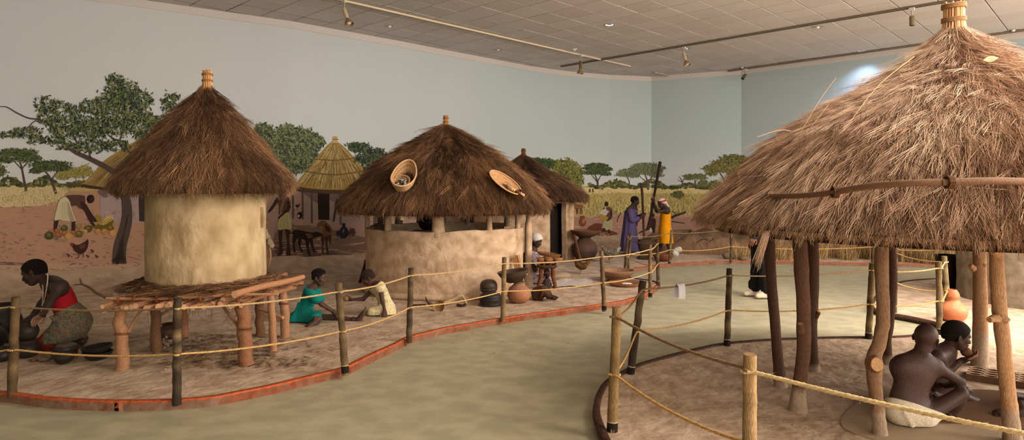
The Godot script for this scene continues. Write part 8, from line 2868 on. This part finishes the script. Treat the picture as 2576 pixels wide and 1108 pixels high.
func girl_in_cream() -> void:
	var D := 8.35
	var j := func(u: float, v: float, dz: float) -> Vector3: return px(u, v, D + dz)
	var J := {"pelvis": j.call(972, 782, 0.05), "belly": j.call(969, 760, 0.03), "chest": j.call(958, 735, 0.02), "neck": j.call(944, 716, 0.0), "head": j.call(926, 701, 0.0),
		"sl": j.call(956, 722, -0.11), "sr": j.call(943, 724, 0.14), "el": j.call(962, 757, -0.16), "wl": j.call(968, 783, -0.16), "er": j.call(914, 753, 0.08), "wr": j.call(886, 754, 0.0),
		"hl": j.call(970, 785, -0.06), "hr": j.call(966, 785, 0.12), "kl": j.call(930, 785, -0.1), "kr": j.call(934, 783, 0.12), "al": j.call(968, 789, 0.0), "ar": j.call(966, 789, 0.18)}
	var o := thing("person", "girl with cornrows in cream flowered dress reaching out a stone", "person", Vector3(J.pelvis.x, GY, J.pelvis.z))
	var s := 0.7
	var skin := C(92, 66, 56)
	var mb := MB.new()
	add_body(mb, J, s, 0.012, skin)
	var hb := head_basis(Vector3(-0.75, -0.68, 0.25), Vector3(-0.6, 0.75, 0.1))
	var hh := 0.2
	add_head(mb, J.head, hb, hh, 0.006, skin, J.neck, 0.038)
	add_hand(mb, J.wl, Vector3(0.05, -1, 0.15), Vector3(0.5, 0.2, 0.85), 1.0, 0.8, [0.2, 0.2, 0.2, 0.25, 0.15], 0.005, skin)
	add_hand(mb, J.wr, Vector3(-1, 0.05, 0.1), Vector3(0.0, -0.6, 0.8), 1.0, 0.8, [0.75, 0.75, 0.8, 0.8, 0.45], 0.005, skin)
	obj("body", mb, M.skin, o)
	add_eyes(o, J.head, hb, hh)
	add_hair(o, J.head, hb, hh, 0.007, 0.015, C(70, 52, 44), 7, 0.55)
	var flowers := fabric("flower_print", [S(214, 200, 158), S(222, 210, 170), S(204, 186, 120), S(216, 204, 164), S(150, 60, 56), S(216, 204, 164), S(84, 66, 62), S(120, 140, 90), S(222, 210, 176)], [0.0, 0.2, 0.38, 0.46, 0.56, 0.6, 0.72, 0.76, 0.8], 0.07, 2.0, 82)
	var g := Field.new(J.chest - Vector3(0.35, 0.36, 0.35), J.chest + Vector3(0.28, 0.22, 0.35), 0.011)
	fill_body(g, J, s, 0.016, "t")
	g.capsule(J.sl, J.sl.lerp(J.el, 0.15), 0.058, 0.054, 0.03)
	g.capsule(J.sr, J.sr.lerp(J.er, 0.15), 0.058, 0.054, 0.03)
	g.capsule(J.hl, J.hl.lerp(J.kl, 0.85), 0.085, 0.068, 0.06)
	g.capsule(J.hr, J.hr.lerp(J.kr, 0.85), 0.085, 0.068, 0.06)
	g.capsule(J.pelvis, J.pelvis + Vector3(0.05, -0.05, 0.06), 0.12, 0.09, 0.06)
	g.cut(J.neck + Vector3(0.0, -0.012, 0), Vector3(-0.6, 0.8, 0))
	g.cut(Vector3(0, GY + 0.012, 0), Vector3(0, -1, 0))
	mb = MB.new()
	g.mesh(mb, func(_p: Vector3) -> Color: return Color.WHITE)
	obj("flowered_dress", mb, flowers, o)
	mb = MB.new()
	blob(mb, J.wr + Vector3(-0.075, 0.015, 0.02), Vector3(0.038, 0.036, 0.036), C(150, 112, 88), Basis.IDENTITY, 12, 9, 0.2, noise(0.03, 3))
	tag(obj("held_stone", mb, M.clayware), "round brown stone in the flowered girl's outstretched hand", "stone")

func woman_with_headscarf() -> void:
	var D := 11.0
	var j := func(u: float, v: float, dz: float) -> Vector3: return px(u, v, D + dz)
	var J := {"pelvis": j.call(1330, 704, 0.1), "chest": j.call(1334, 652, 0.04), "neck": j.call(1341, 628, 0.0), "head": j.call(1350, 606, -0.02),
		"sl": j.call(1346, 641, 0.12), "sr": j.call(1330, 642, -0.12), "er": j.call(1338, 672, -0.2), "wr": j.call(1342, 668, -0.35), "el": j.call(1362, 670, 0.1), "wl": j.call(1370, 676, -0.1),
		"hl": j.call(1334, 706, 0.2), "hr": j.call(1330, 706, 0.0), "kl": j.call(1378, 700, 0.25), "kr": j.call(1376, 702, 0.0), "al": j.call(1396, 714, 0.2), "ar": j.call(1394, 714, -0.05)}
	var o := thing("person", "seated woman in white headscarf bending over baskets on the stool", "person", Vector3(J.pelvis.x, GY, J.pelvis.z))
	var mb := MB.new()
	add_body(mb, J, 0.92, 0.016, SKIN)
	var hb := head_basis(Vector3(0.85, -0.4, 0.4), Vector3(0.3, 0.95, 0.1))
	var hh := 0.225
	add_head(mb, J.head, hb, hh, 0.007, SKIN, J.neck, 0.05)
	add_hand(mb, J.wr, Vector3(0.3, -0.9, 0.2), Vector3(0.1, 0.3, 1), -1.0, 0.95, [0.4, 0.4, 0.4, 0.4, 0.3], 0.006, SKIN)
	add_hand(mb, J.wl, Vector3(0.6, -0.6, 0.3), Vector3(0.1, 0.8, 0.5), 1.0, 0.95, [0.4, 0.4, 0.4, 0.4, 0.3], 0.006, SKIN)
	obj("body", mb, M.skin, o)
	add_eyes(o, J.head, hb, hh)
	var scarf := fabric("scarf_print", [S(206, 196, 188), S(214, 204, 198), S(150, 128, 122), S(210, 202, 196)], [0.0, 0.4, 0.6, 0.7], 0.07, 3.0, 83)
	var g := Field.new(J.head - Vector3.ONE * 0.2, J.head + Vector3.ONE * 0.2, 0.008)
	g.ellipsoid(J.head + hb * Vector3(0, 0.14, -0.08) * hh, Vector3(0.42, 0.43, 0.52) * hh, hb, 0.01)
	g.cut(J.head + hb * Vector3(0, 0.12, 0.2) * hh, hb * Vector3(0, -0.75, 0.65))
	g.cut(J.head + hb * Vector3(0, -0.15, -0.3) * hh, hb * Vector3(0, -1, 0))
	g.capsule(J.head + hb * Vector3(0, 0.1, -0.55) * hh, J.head + hb * Vector3(0, 0.3, -0.72) * hh, 0.04, 0.025, 0.03)
	mb = MB.new()
	g.mesh(mb, func(_p: Vector3) -> Color: return Color.WHITE)
	obj("headscarf", mb, scarf, o)
	var dress := fabric("leaf_print", [S(70, 62, 84), S(176, 160, 160), S(58, 54, 72), S(150, 60, 66), S(190, 178, 174), S(80, 72, 92)], [0.0, 0.28, 0.45, 0.6, 0.7, 0.82], 0.06, 2.0, 84)
	g = Field.new(J.chest - Vector3(0.35, 0.5, 0.4), J.chest + Vector3(0.5, 0.25, 0.4), 0.014)
	fill_body(g, J, 0.92, 0.018, "tl")
	g.capsule(J.sr, J.sr.lerp(J.er, 0.8), 0.06, 0.065, 0.03)
	g.capsule(J.sl, J.sl.lerp(J.el, 0.8), 0.06, 0.065, 0.03)
	g.capsule(J.kl, J.kr, 0.08, 0.08, 0.08)
	g.cut(J.neck + Vector3(0, -0.02, 0), Vector3(0.3, 1, 0))
	g.cut(Vector3(0, GY + 0.015, 0), Vector3(0, -1, 0))
	mb = MB.new()
	g.mesh(mb, func(_p: Vector3) -> Color: return Color.WHITE)
	obj("print_dress", mb, dress, o)

func pounding_women() -> void:
	# woman in the purple robe
	var D := 15.9
	var j := func(u: float, v: float, dz: float) -> Vector3: return px(u, v, D + dz)
	var foot := GY
	var J := {"pelvis": j.call(1583, 572, 0.0), "belly": j.call(1584, 556, 0), "chest": j.call(1585, 538, 0.0), "neck": j.call(1590, 522, 0.0), "head": j.call(1598, 506, 0.0),
		"sl": j.call(1592, 528, 0.15), "sr": j.call(1583, 528, -0.15), "er": j.call(1590, 556, -0.18), "wr": j.call(1611, 547, -0.06), "el": j.call(1600, 555, 0.16), "wl": j.call(1612, 541, 0.06),
		"hl": j.call(1586, 574, 0.09), "hr": j.call(1581, 574, -0.09), "kl": j.call(1587, 604, 0.1), "kr": j.call(1582, 604, -0.1)}
	J["al"] = Vector3(J.kl.x, foot + 0.08, J.kl.z)
	J["ar"] = Vector3(J.kr.x - 0.03, foot + 0.08, J.kr.z)
	var o := thing("person", "standing woman in a long purple robe gripping an upright pestle", "person", Vector3(J.pelvis.x, GY, J.pelvis.z))
	var mb := MB.new()
	add_body(mb, J, 0.95, 0.02, SKIN)
	var hb := head_basis(Vector3(0.95, -0.25, 0.2), Vector3(0.25, 1, 0))
	var hh := 0.225
	add_head(mb, J.head, hb, hh, 0.009, SKIN, J.neck, 0.05)
	add_hand(mb, J.wr, Vector3(0.9, 0.1, -0.1), Vector3(0.1, 0.2, 1), -1.0, 1.0, [0.7, 0.7, 0.7, 0.7, 0.4], 0.008, SKIN)
	add_hand(mb, J.wl, Vector3(0.9, 0.1, -0.2), Vector3(0.1, 0.2, -1), 1.0, 1.0, [0.7, 0.7, 0.7, 0.7, 0.4], 0.008, SKIN)
	add_foot(mb, J.al, J.al + Vector3(0.2, -0.06, 0), Vector3.UP, 1.0, 0.012, SKIN)
	add_foot(mb, J.ar, J.ar + Vector3(0.2, -0.06, 0), Vector3.UP, 1.0, 0.012, SKIN)
	obj("body", mb, M.skin, o)
	add_hair(o, J.head, hb, hh, 0.01, 0.03, C(36, 30, 30))
	var purple := C(86, 76, 112)
	var hem := Vector3(J.pelvis.x + 0.005, GY + 0.08, J.pelvis.z)
	mb = ring_cloth([[J.neck + Vector3(-0.005, -0.02, 0), 0.07, 0.09, 0.0], [J.chest + Vector3(0, 0.06, 0), 0.135, 0.2, 0.004], [J.chest + Vector3(0.0, -0.05, 0), 0.145, 0.19, 0.008], [J.pelvis + Vector3(0, 0.03, 0), 0.16, 0.19, 0.012], [J.pelvis.lerp(hem, 0.5), 0.2, 0.22, 0.02], [hem, 0.235, 0.25, 0.03]], 9, purple, Basis.IDENTITY, 72, 5)
	var robe := obj("purple_robe", mb, M.cloth, o)
	for q in [["sr", "er", "wr"], ["sl", "el", "wl"]]:
		mb = MB.new()
		tube(mb, smooth([J[q[0]], J[q[0]].lerp(J[q[1]], 0.6), J[q[1]], J[q[1]].lerp(J[q[2]], 0.75)], 4), [0.08, 0.078, 0.076, 0.075, 0.074, 0.073, 0.073, 0.072, 0.07, 0.068, 0.066, 0.064, 0.062], 14, purple, false, 0.05)
		obj("sleeve", mb, M.cloth, robe)
	mb = MB.new()
	tube(mb, smooth([j.call(1614, 461, 0.0), j.call(1616, 500, 0.0), j.call(1618, 545, 0.0), j.call(1620, 590, -0.5), px(1621, 626, 14.9)], 3), [0.034, 0.034, 0.033, 0.03, 0.028, 0.028, 0.028, 0.028, 0.028, 0.03, 0.034, 0.036, 0.036], 10, C(88, 66, 52), true, 0.05)
	tag(obj("pestle", mb, M.wood), "upright brown pestle held by the woman in purple", "pestle")
	# woman in yellow with the raised pestle
	D = 15.6
	j = func(u: float, v: float, dz: float) -> Vector3: return px(u, v, D + dz)
	J = {"pelvis": j.call(1673, 572, 0.0), "belly": j.call(1674, 556, 0), "chest": j.call(1674, 538, 0.0), "neck": j.call(1671, 525, 0.0), "head": j.call(1664, 512, 0.0),
		"sr": j.call(1672, 530, 0.14), "sl": j.call(1678, 530, -0.14), "el": j.call(1656, 533, -0.16), "wl": j.call(1645, 509, -0.05), "er": j.call(1652, 532, 0.12), "wr": j.call(1644, 518, 0.05),
		"hl": j.call(1675, 575, -0.08), "hr": j.call(1671, 575, 0.08), "kl": j.call(1680, 606, -0.1), "kr": j.call(1664, 606, 0.08)}
	J["al"] = Vector3(J.kl.x + 0.05, foot + 0.08, J.kl.z)
	J["ar"] = Vector3(J.kr.x - 0.03, foot + 0.08, J.kr.z)
	o = thing("person", "standing woman in a yellow wrap dress lifting a long dark pestle", "person", Vector3(J.pelvis.x, GY, J.pelvis.z))
	mb = MB.new()
	add_body(mb, J, 0.95, 0.02, SKIN)
	hb = head_basis(Vector3(-0.9, -0.25, 0.3), Vector3(-0.2, 1, 0))
	add_head(mb, J.head, hb, hh, 0.009, SKIN, J.neck, 0.05)
	add_hand(mb, J.wl, Vector3(-0.4, 0.6, 0.2), Vector3(-0.6, 0.1, 0.7), 1.0, 1.0, [0.7, 0.7, 0.7, 0.7, 0.4], 0.008, SKIN)
	add_hand(mb, J.wr, Vector3(-0.5, 0.5, 0.2), Vector3(-0.6, 0.1, -0.7), -1.0, 1.0, [0.7, 0.7, 0.7, 0.7, 0.4], 0.008, SKIN)
	add_foot(mb, J.al, J.al + Vector3(-0.2, -0.06, 0), Vector3.UP, 1.0, 0.012, SKIN)
	add_foot(mb, J.ar, J.ar + Vector3(-0.2, -0.06, 0), Vector3.UP, 1.0, 0.012, SKIN)
	obj("body", mb, M.skin, o)
	var g := Field.new(J.head - Vector3.ONE * 0.22, J.head + Vector3.ONE * 0.22, 0.01)
	g.ellipsoid(J.head + hb * Vector3(0, 0.12, -0.09) * hh, Vector3(0.41, 0.43, 0.5) * hh, hb, 0.01)
	g.cut(J.head + hb * Vector3(0, 0.16, 0.2) * hh, hb * Vector3(0, -0.65, 0.75))
	g.cut(J.head + hb * Vector3(0, -0.15, -0.3) * hh, hb * Vector3(0, -1, 0))
	g.capsule(J.head + hb * Vector3(0, 0, -0.5) * hh, J.head + hb * Vector3(0.1, -0.5, -0.62) * hh, 0.035, 0.02, 0.03)
	mb = MB.new()
	g.mesh(mb, func(p: Vector3) -> Color: return C(176, 50, 40) if absf((p - J.head).dot(hb.y) - 0.045) < 0.022 else C(206, 194, 190))
	obj("headscarf", mb, M.cloth, o)
	var yellow := C(226, 150, 16)
	hem = Vector3(J.pelvis.x + 0.02, GY + 0.3, J.pelvis.z)
	mb = ring_cloth([[J.chest + Vector3(0, 0.06, 0), 0.105, 0.155, 0.0], [J.chest + Vector3(0.0, -0.04, 0), 0.125, 0.165, 0.003], [J.pelvis + Vector3(0, 0.06, 0), 0.13, 0.16, 0.006], [J.pelvis + Vector3(0, -0.05, 0), 0.15, 0.185, 0.008], [J.pelvis.lerp(hem, 0.6), 0.165, 0.195, 0.012], [hem, 0.17, 0.2, 0.016]], 4, yellow, Basis.IDENTITY, 64, 9)
	obj("yellow_dress", mb, M.cloth, o)
	mb = MB.new()
	var D2 := 15.6
	tube(mb, [px(1661, 407, D2), px(1655, 440, D2), px(1646, 492, D2), px(1642, 512, D2 + 0.0), px(1637, 545, D2), px(1630, 578, D2)], [0.038, 0.034, 0.032, 0.032, 0.036, 0.042], 10, C(58, 42, 36), true, 0.04)
	tag(obj("pestle", mb, M.wood), "long dark pestle raised aslant by the woman in yellow", "pestle")

func visitor() -> void:
	var D := 9.95
	var x0 := px(1913, 600, D).x
	var J := {"pelvis": Vector3(x0, 0.95, -D), "belly": Vector3(x0, 1.1, -D), "chest": Vector3(x0 + 0.01, 1.27, -D), "neck": Vector3(x0 + 0.0, 1.44, -D), "head": Vector3(x0 - 0.02, 1.6, -D),
		"sl": Vector3(x0, 1.38, -D + 0.19), "sr": Vector3(x0, 1.38, -D - 0.19), "el": Vector3(x0 - 0.02, 1.1, -D + 0.26), "wl": Vector3(x0 - 0.17, 0.96, -D + 0.22), "er": Vector3(x0 + 0.02, 1.1, -D - 0.26), "wr": Vector3(x0 - 0.05, 0.86, -D - 0.24),
		"hl": Vector3(x0, 0.9, -D + 0.09), "hr": Vector3(x0, 0.9, -D - 0.09), "kl": Vector3(x0 + 0.02, 0.5, -D + 0.1), "kr": Vector3(x0 - 0.02, 0.5, -D - 0.09), "al": Vector3(x0 + 0.06, 0.1, -D + 0.1), "ar": Vector3(x0 - 0.04, 0.1, -D - 0.12)}
	var o := thing("person", "standing visitor in dark trousers and white shoes half hidden by the thatch", "person", Vector3(x0, 0, -D))
	var skin := C(120, 84, 68)
	var mb := MB.new()
	add_body(mb, J, 1.0, 0.02, skin)
	var hb := head_basis(Vector3(-1, -0.05, 0.1), Vector3.UP)
	add_head(mb, J.head, hb, 0.225, 0.01, skin, J.neck, 0.055)
	add_hand(mb, J.wl, Vector3(-0.5, -0.8, 0.1), Vector3(-0.3, 0.2, 1), -1.0, 1.0, [0.3, 0.3, 0.35, 0.4, 0.2], 0.008, skin)
	add_hand(mb, J.wr, Vector3(-0.2, -1, 0.1), Vector3(0.1, 0.2, -1), 1.0, 1.0, [0.3, 0.3, 0.35, 0.4, 0.2], 0.008, skin)
	obj("body", mb, M.skin, o)
	add_hair(o, J.head, hb, 0.225, 0.011, 0.03, C(38, 32, 30))
	var navy := C(30, 29, 32)
	var g := Field.new(Vector3(x0 - 0.35, 0.04, -D - 0.35), Vector3(x0 + 0.35, 1.05, -D + 0.35), 0.014)
	fill_body(g, J, 1.0, 0.03, "tl")
	for q in ["l", "r"]:
		var a: Vector3 = J["a" + q]
		g.capsule(J["k" + q], a + Vector3(0, 0.02, 0), 0.078, 0.066, 0.03)
		for k in 3: g.capsule(a + Vector3(-0.05, 0.05 + k * 0.035, -0.03), a + Vector3(0.04, 0.06 + k * 0.03, 0.04), 0.04, 0.045, 0.02)
	g.cut(Vector3(0, 1.0, 0), Vector3.UP)
	g.cut(Vector3(0, 0.085, 0), Vector3.DOWN)
	mb = MB.new()
	g.mesh(mb, func(_p: Vector3) -> Color: return navy)
	obj("trousers", mb, M.cloth, o)
	g = Field.new(Vector3(x0 - 0.4, 0.9, -D - 0.45), Vector3(x0 + 0.4, 1.55, -D + 0.45), 0.018)
	fill_body(g, J, 1.0, 0.025, "ta")
	g.cut(J.neck + Vector3(0, 0.01, 0), Vector3.UP)
	mb = MB.new()
	g.mesh(mb, func(_p: Vector3) -> Color: return C(52, 54, 62))
	obj("jacket", mb, M.cloth, o)
	for q in ["l", "r"]:
		var a: Vector3 = J["a" + q]
		g = Field.new(a + Vector3(-0.28, -0.11, -0.1), a + Vector3(0.14, 0.1, 0.1), 0.009)
		g.capsule(a + Vector3(0.045, -0.05, 0), a + Vector3(-0.14, -0.06, 0), 0.05, 0.044, 0.03)
		g.capsule(a + Vector3(-0.02, 0.0, 0), a + Vector3(-0.1, -0.04, 0), 0.045, 0.035, 0.03)
		g.cut(Vector3(0, 0.012, 0), Vector3.DOWN)
		mb = MB.new()
		g.mesh(mb, func(p: Vector3) -> Color: return C(214, 196, 176) if p.y > 0.03 else C(150, 132, 114))
		obj("shoe", mb, M.cloth, o)

func boys() -> void:
	# boy with his back to the visitor, elbow on raised knee
	var D := 4.42
	var j := func(u: float, v: float, dz: float) -> Vector3: return px(u, v, D + dz)
	var skin := C(78, 58, 52)
	var J := {"pelvis": j.call(2284, 1042, 0.06), "belly": j.call(2288, 1000, 0.08), "chest": j.call(2298, 940, 0.10), "neck": j.call(2314, 898, 0.13), "head": j.call(2330, 852, 0.14),
		"sl": j.call(2268, 922, 0.10), "sr": j.call(2350, 922, 0.12), "er": j.call(2416, 962, 0.12), "wr": j.call(2374, 972, 0.30), "el": j.call(2290, 975, 0.30), "wl": j.call(2345, 990, 0.38),
		"hr": j.call(2322, 1050, 0.04), "hl": j.call(2284, 1050, 0.2), "kr": j.call(2418, 992, 0.10), "ar": j.call(2388, 1058, 0.12), "kl": j.call(2330, 1000, 0.45), "al": j.call(2392, 1046, 0.34)}
	var o := thing("person", "shaven-headed boy in white shorts sitting with his bare back turned", "person", Vector3(J.pelvis.x, GY, J.pelvis.z))
	var s := 0.80
	trunk_w = 1.22
	var mb := MB.new()
	add_body(mb, J, s, 0.0085, skin)
	var hb := head_basis(Vector3(0.72, -0.22, -0.66), Vector3(0.15, 1, 0.0))
	var hh := 0.205
	add_head(mb, J.head, hb, hh, 0.004, skin, J.neck, 0.05)
	add_hand(mb, J.wr, Vector3(-0.9, -0.25, -0.2), Vector3(-0.1, 0.9, 0.4), 1.0, 0.85, [0.35, 0.35, 0.4, 0.4, 0.2], 0.004, skin)
	add_hand(mb, J.wl, Vector3(0.9, -0.3, 0.1), Vector3(0.1, 0.9, 0.3), -1.0, 0.85, [0.35, 0.35, 0.4, 0.4, 0.2], 0.004, skin)
	add_foot(mb, J.ar, J.ar + Vector3(0.14, -0.05, -0.06), Vector3(0.0, 1, 0.0), 0.85, 0.006, skin)
	add_foot(mb, J.al, J.al + Vector3(0.14, -0.04, -0.02), Vector3(0.0, 1, 0.0), 0.85, 0.006, skin)
	obj("body", mb, M.skin, o)
	add_eyes(o, J.head, hb, hh)
	var white := C(216, 204, 182)
	var g := Field.new(J.pelvis - Vector3(0.25, 0.2, 0.5), J.pelvis + Vector3(0.42, 0.2, 0.3), 0.008)
	var K := J.duplicate()
	for k in ["al", "ar"]: K.erase(k)
	K["kr"] = J.hr.lerp(J.kr, 0.52)
	K["kl"] = J.hl.lerp(J.kl, 0.5)
	fill_body(g, K, s, 0.016, "tl")
	for k in 6:      # crumpled folds
		g.capsule(J.pelvis + Vector3(-0.08 + k * 0.035, 0.04, 0.095 - k * 0.006), J.pelvis + Vector3(-0.03 + k * 0.045, -0.05 + 0.012 * k, 0.098 - k * 0.012), 0.011, 0.013, 0.02)
	var up: Vector3 = trunk_basis(J).y
	g.cut(J.pelvis + up * 0.065, up + Vector3(0, 0, -0.15))
	g.cut(J.hr.lerp(J.kr, 0.56), J.kr - J.hr)
	g.cut(Vector3(0, GY + 0.014, 0), Vector3.DOWN)
	mb = MB.new()
	g.mesh(mb, func(_p: Vector3) -> Color: return white)
	obj("white_shorts", mb, M.cloth, o)
	trunk_w = 1.0
	# boy in profile holding a ball to his lips
	D = 4.98
	j = func(u: float, v: float, dz: float) -> Vector3: return px(u, v, D + dz)
	J = {"pelvis": j.call(2350, 1000, 0.08), "belly": j.call(2356, 960, 0.08), "chest": j.call(2364, 920, 0.06), "neck": j.call(2382, 880, 0.04), "head": j.call(2408, 845, 0.0),
		"sl": j.call(2378, 898, 0.17), "sr": j.call(2356, 900, -0.12), "er": j.call(2382, 940, -0.06), "wr": j.call(2418, 909, -0.04), "el": j.call(2386, 950, 0.26), "wl": j.call(2420, 970, 0.2),
		"hr": j.call(2356, 1004, -0.04), "hl": j.call(2360, 1004, 0.16), "kr": j.call(2412, 978, 0.0), "ar": j.call(2424, 996, -0.02), "kl": j.call(2420, 985, 0.3), "al": j.call(2400, 1000, 0.4)}
	o = thing("person", "boy in profile holding a brown ball up to his mouth", "person", Vector3(J.pelvis.x, GY, J.pelvis.z))
	mb = MB.new()
	add_body(mb, J, s, 0.0095, skin)
	hb = head_basis(Vector3(0.93, -0.24, 0.22), Vector3(0.25, 1, 0.05))
	hh = 0.215
	add_head(mb, J.head, hb, hh, 0.004, skin, J.neck, 0.044)
	add_hand(mb, J.wr, Vector3(0.85, 0.32, 0.1), Vector3(0.4, -0.9, 0.15), -1.0, 0.9, [0.42, 0.42, 0.45, 0.5, 0.1], 0.004, skin)
	add_hand(mb, J.wl, Vector3(0.8, -0.5, 0.1), Vector3(0.1, 0.9, 0.3), 1.0, 0.85, [0.3, 0.3, 0.3, 0.3, 0.2], 0.005, skin)
	add_foot(mb, J.ar + Vector3(0.0, 0.0, 0), J.ar + Vector3(0.2, -0.03, 0.02), Vector3(-0.05, 1, 0.45).normalized(), 0.95, 0.005, skin)
	obj("body", mb, M.skin, o)
	add_eyes(o, J.head, hb, hh)
	add_hair(o, J.head, hb, hh, 0.005, 0.038, C(34, 29, 28), 0, 0.5)
	g = Field.new(J.pelvis - Vector3(0.25, 0.22, 0.35), J.pelvis + Vector3(0.3, 0.2, 0.3), 0.01)
	K = J.duplicate()
	for k in ["al", "ar"]: K.erase(k)
	K["kr"] = J.hr.lerp(J.kr, 0.5)
	K["kl"] = J.hl.lerp(J.kl, 0.5)
	fill_body(g, K, s, 0.016, "tl")
	g.cut(J.pelvis + Vector3(0, 0.07, 0), Vector3.UP)
	g.cut(Vector3(0, GY + 0.014, 0), Vector3.DOWN)
	mb = MB.new()
	g.mesh(mb, func(_p: Vector3) -> Color: return C(196, 184, 164))
	obj("pale_shorts", mb, M.cloth, o)
	mb = MB.new()
	blob(mb, px(2430, 886, 4.95), Vector3.ONE * 0.037, C(104, 70, 52), Basis.IDENTITY, 18, 12, 0.05, noise(0.05, 4))
	tag(obj("brown_ball", mb, M.clayware), "small brown ball at the lips of the boy in profile", "ball")
	# third boy, only his legs reach into the picture
	D = 4.72
	j = func(u: float, v: float, dz: float) -> Vector3: return px(u, v, D + dz)
	J = {"pelvis": j.call(2740, 1010, 0.0), "chest": j.call(2750, 920, 0.0), "neck": j.call(2745, 875, 0.0), "head": j.call(2735, 830, 0.0),
		"sl": j.call(2745, 895, -0.15), "sr": j.call(2745, 895, 0.15), "el": j.call(2715, 950, -0.2), "wl": j.call(2670, 975, -0.12), "er": j.call(2715, 950, 0.2), "wr": j.call(2670, 970, 0.15),
		"hl": j.call(2735, 1018, -0.08), "hr": j.call(2735, 1018, 0.1), "kl": j.call(2640, 1018, -0.14), "al": j.call(2562, 1030, -0.12), "kr": j.call(2650, 985, 0.14), "ar": j.call(2590, 1006, 0.2)}
	o = thing("person", "boy whose crossed bare legs and feet reach in behind the shelter post", "person", Vector3(J.pelvis.x, GY, J.pelvis.z))
	mb = MB.new()
	add_body(mb, J, s, 0.011, skin)
	hb = head_basis(Vector3(-0.95, -0.3, 0.1), Vector3(-0.2, 1, 0))
	add_head(mb, J.head, hb, 0.21, 0.007, skin, J.neck, 0.044)
	add_hand(mb, J.wl, Vector3(-0.9, -0.3, 0.1), Vector3(0, 1, 0.3), 1.0, 0.85, [0.3, 0.3, 0.3, 0.3, 0.2], 0.006, skin)
	add_hand(mb, J.wr, Vector3(-0.9, -0.3, 0.1), Vector3(0, 1, -0.3), -1.0, 0.85, [0.3, 0.3, 0.3, 0.3, 0.2], 0.006, skin)
	add_foot(mb, J.al, J.al + Vector3(-0.2, -0.02, 0), Vector3(0.1, 1, 0.5).normalized(), 0.9, 0.006, skin)
	add_foot(mb, J.ar, J.ar + Vector3(-0.12, 0.14, 0.06), Vector3(0.6, 0.6, 0.3).normalized(), 0.9, 0.006, skin)
	obj("body", mb, M.skin, o)
	add_hair(o, J.head, hb, 0.21, 0.009, 0.045, C(34, 29, 28), 0, 0.45)
	g = Field.new(J.pelvis - Vector3(0.25, 0.2, 0.35), J.pelvis + Vector3(0.3, 0.2, 0.35), 0.012)
	K = J.duplicate()
	for k in ["al", "ar"]: K.erase(k)
	K["kr"] = J.hr.lerp(J.kr, 0.5)
	K["kl"] = J.hl.lerp(J.kl, 0.5)
	fill_body(g, K, s, 0.016, "tl")
	g.cut(J.pelvis + Vector3(0, 0.07, 0), Vector3.UP)
	g.cut(Vector3(0, GY + 0.014, 0), Vector3.DOWN)
	mb = MB.new()
	g.mesh(mb, func(_p: Vector3) -> Color: return C(150, 130, 104))
	obj("tan_shorts", mb, M.cloth, o)
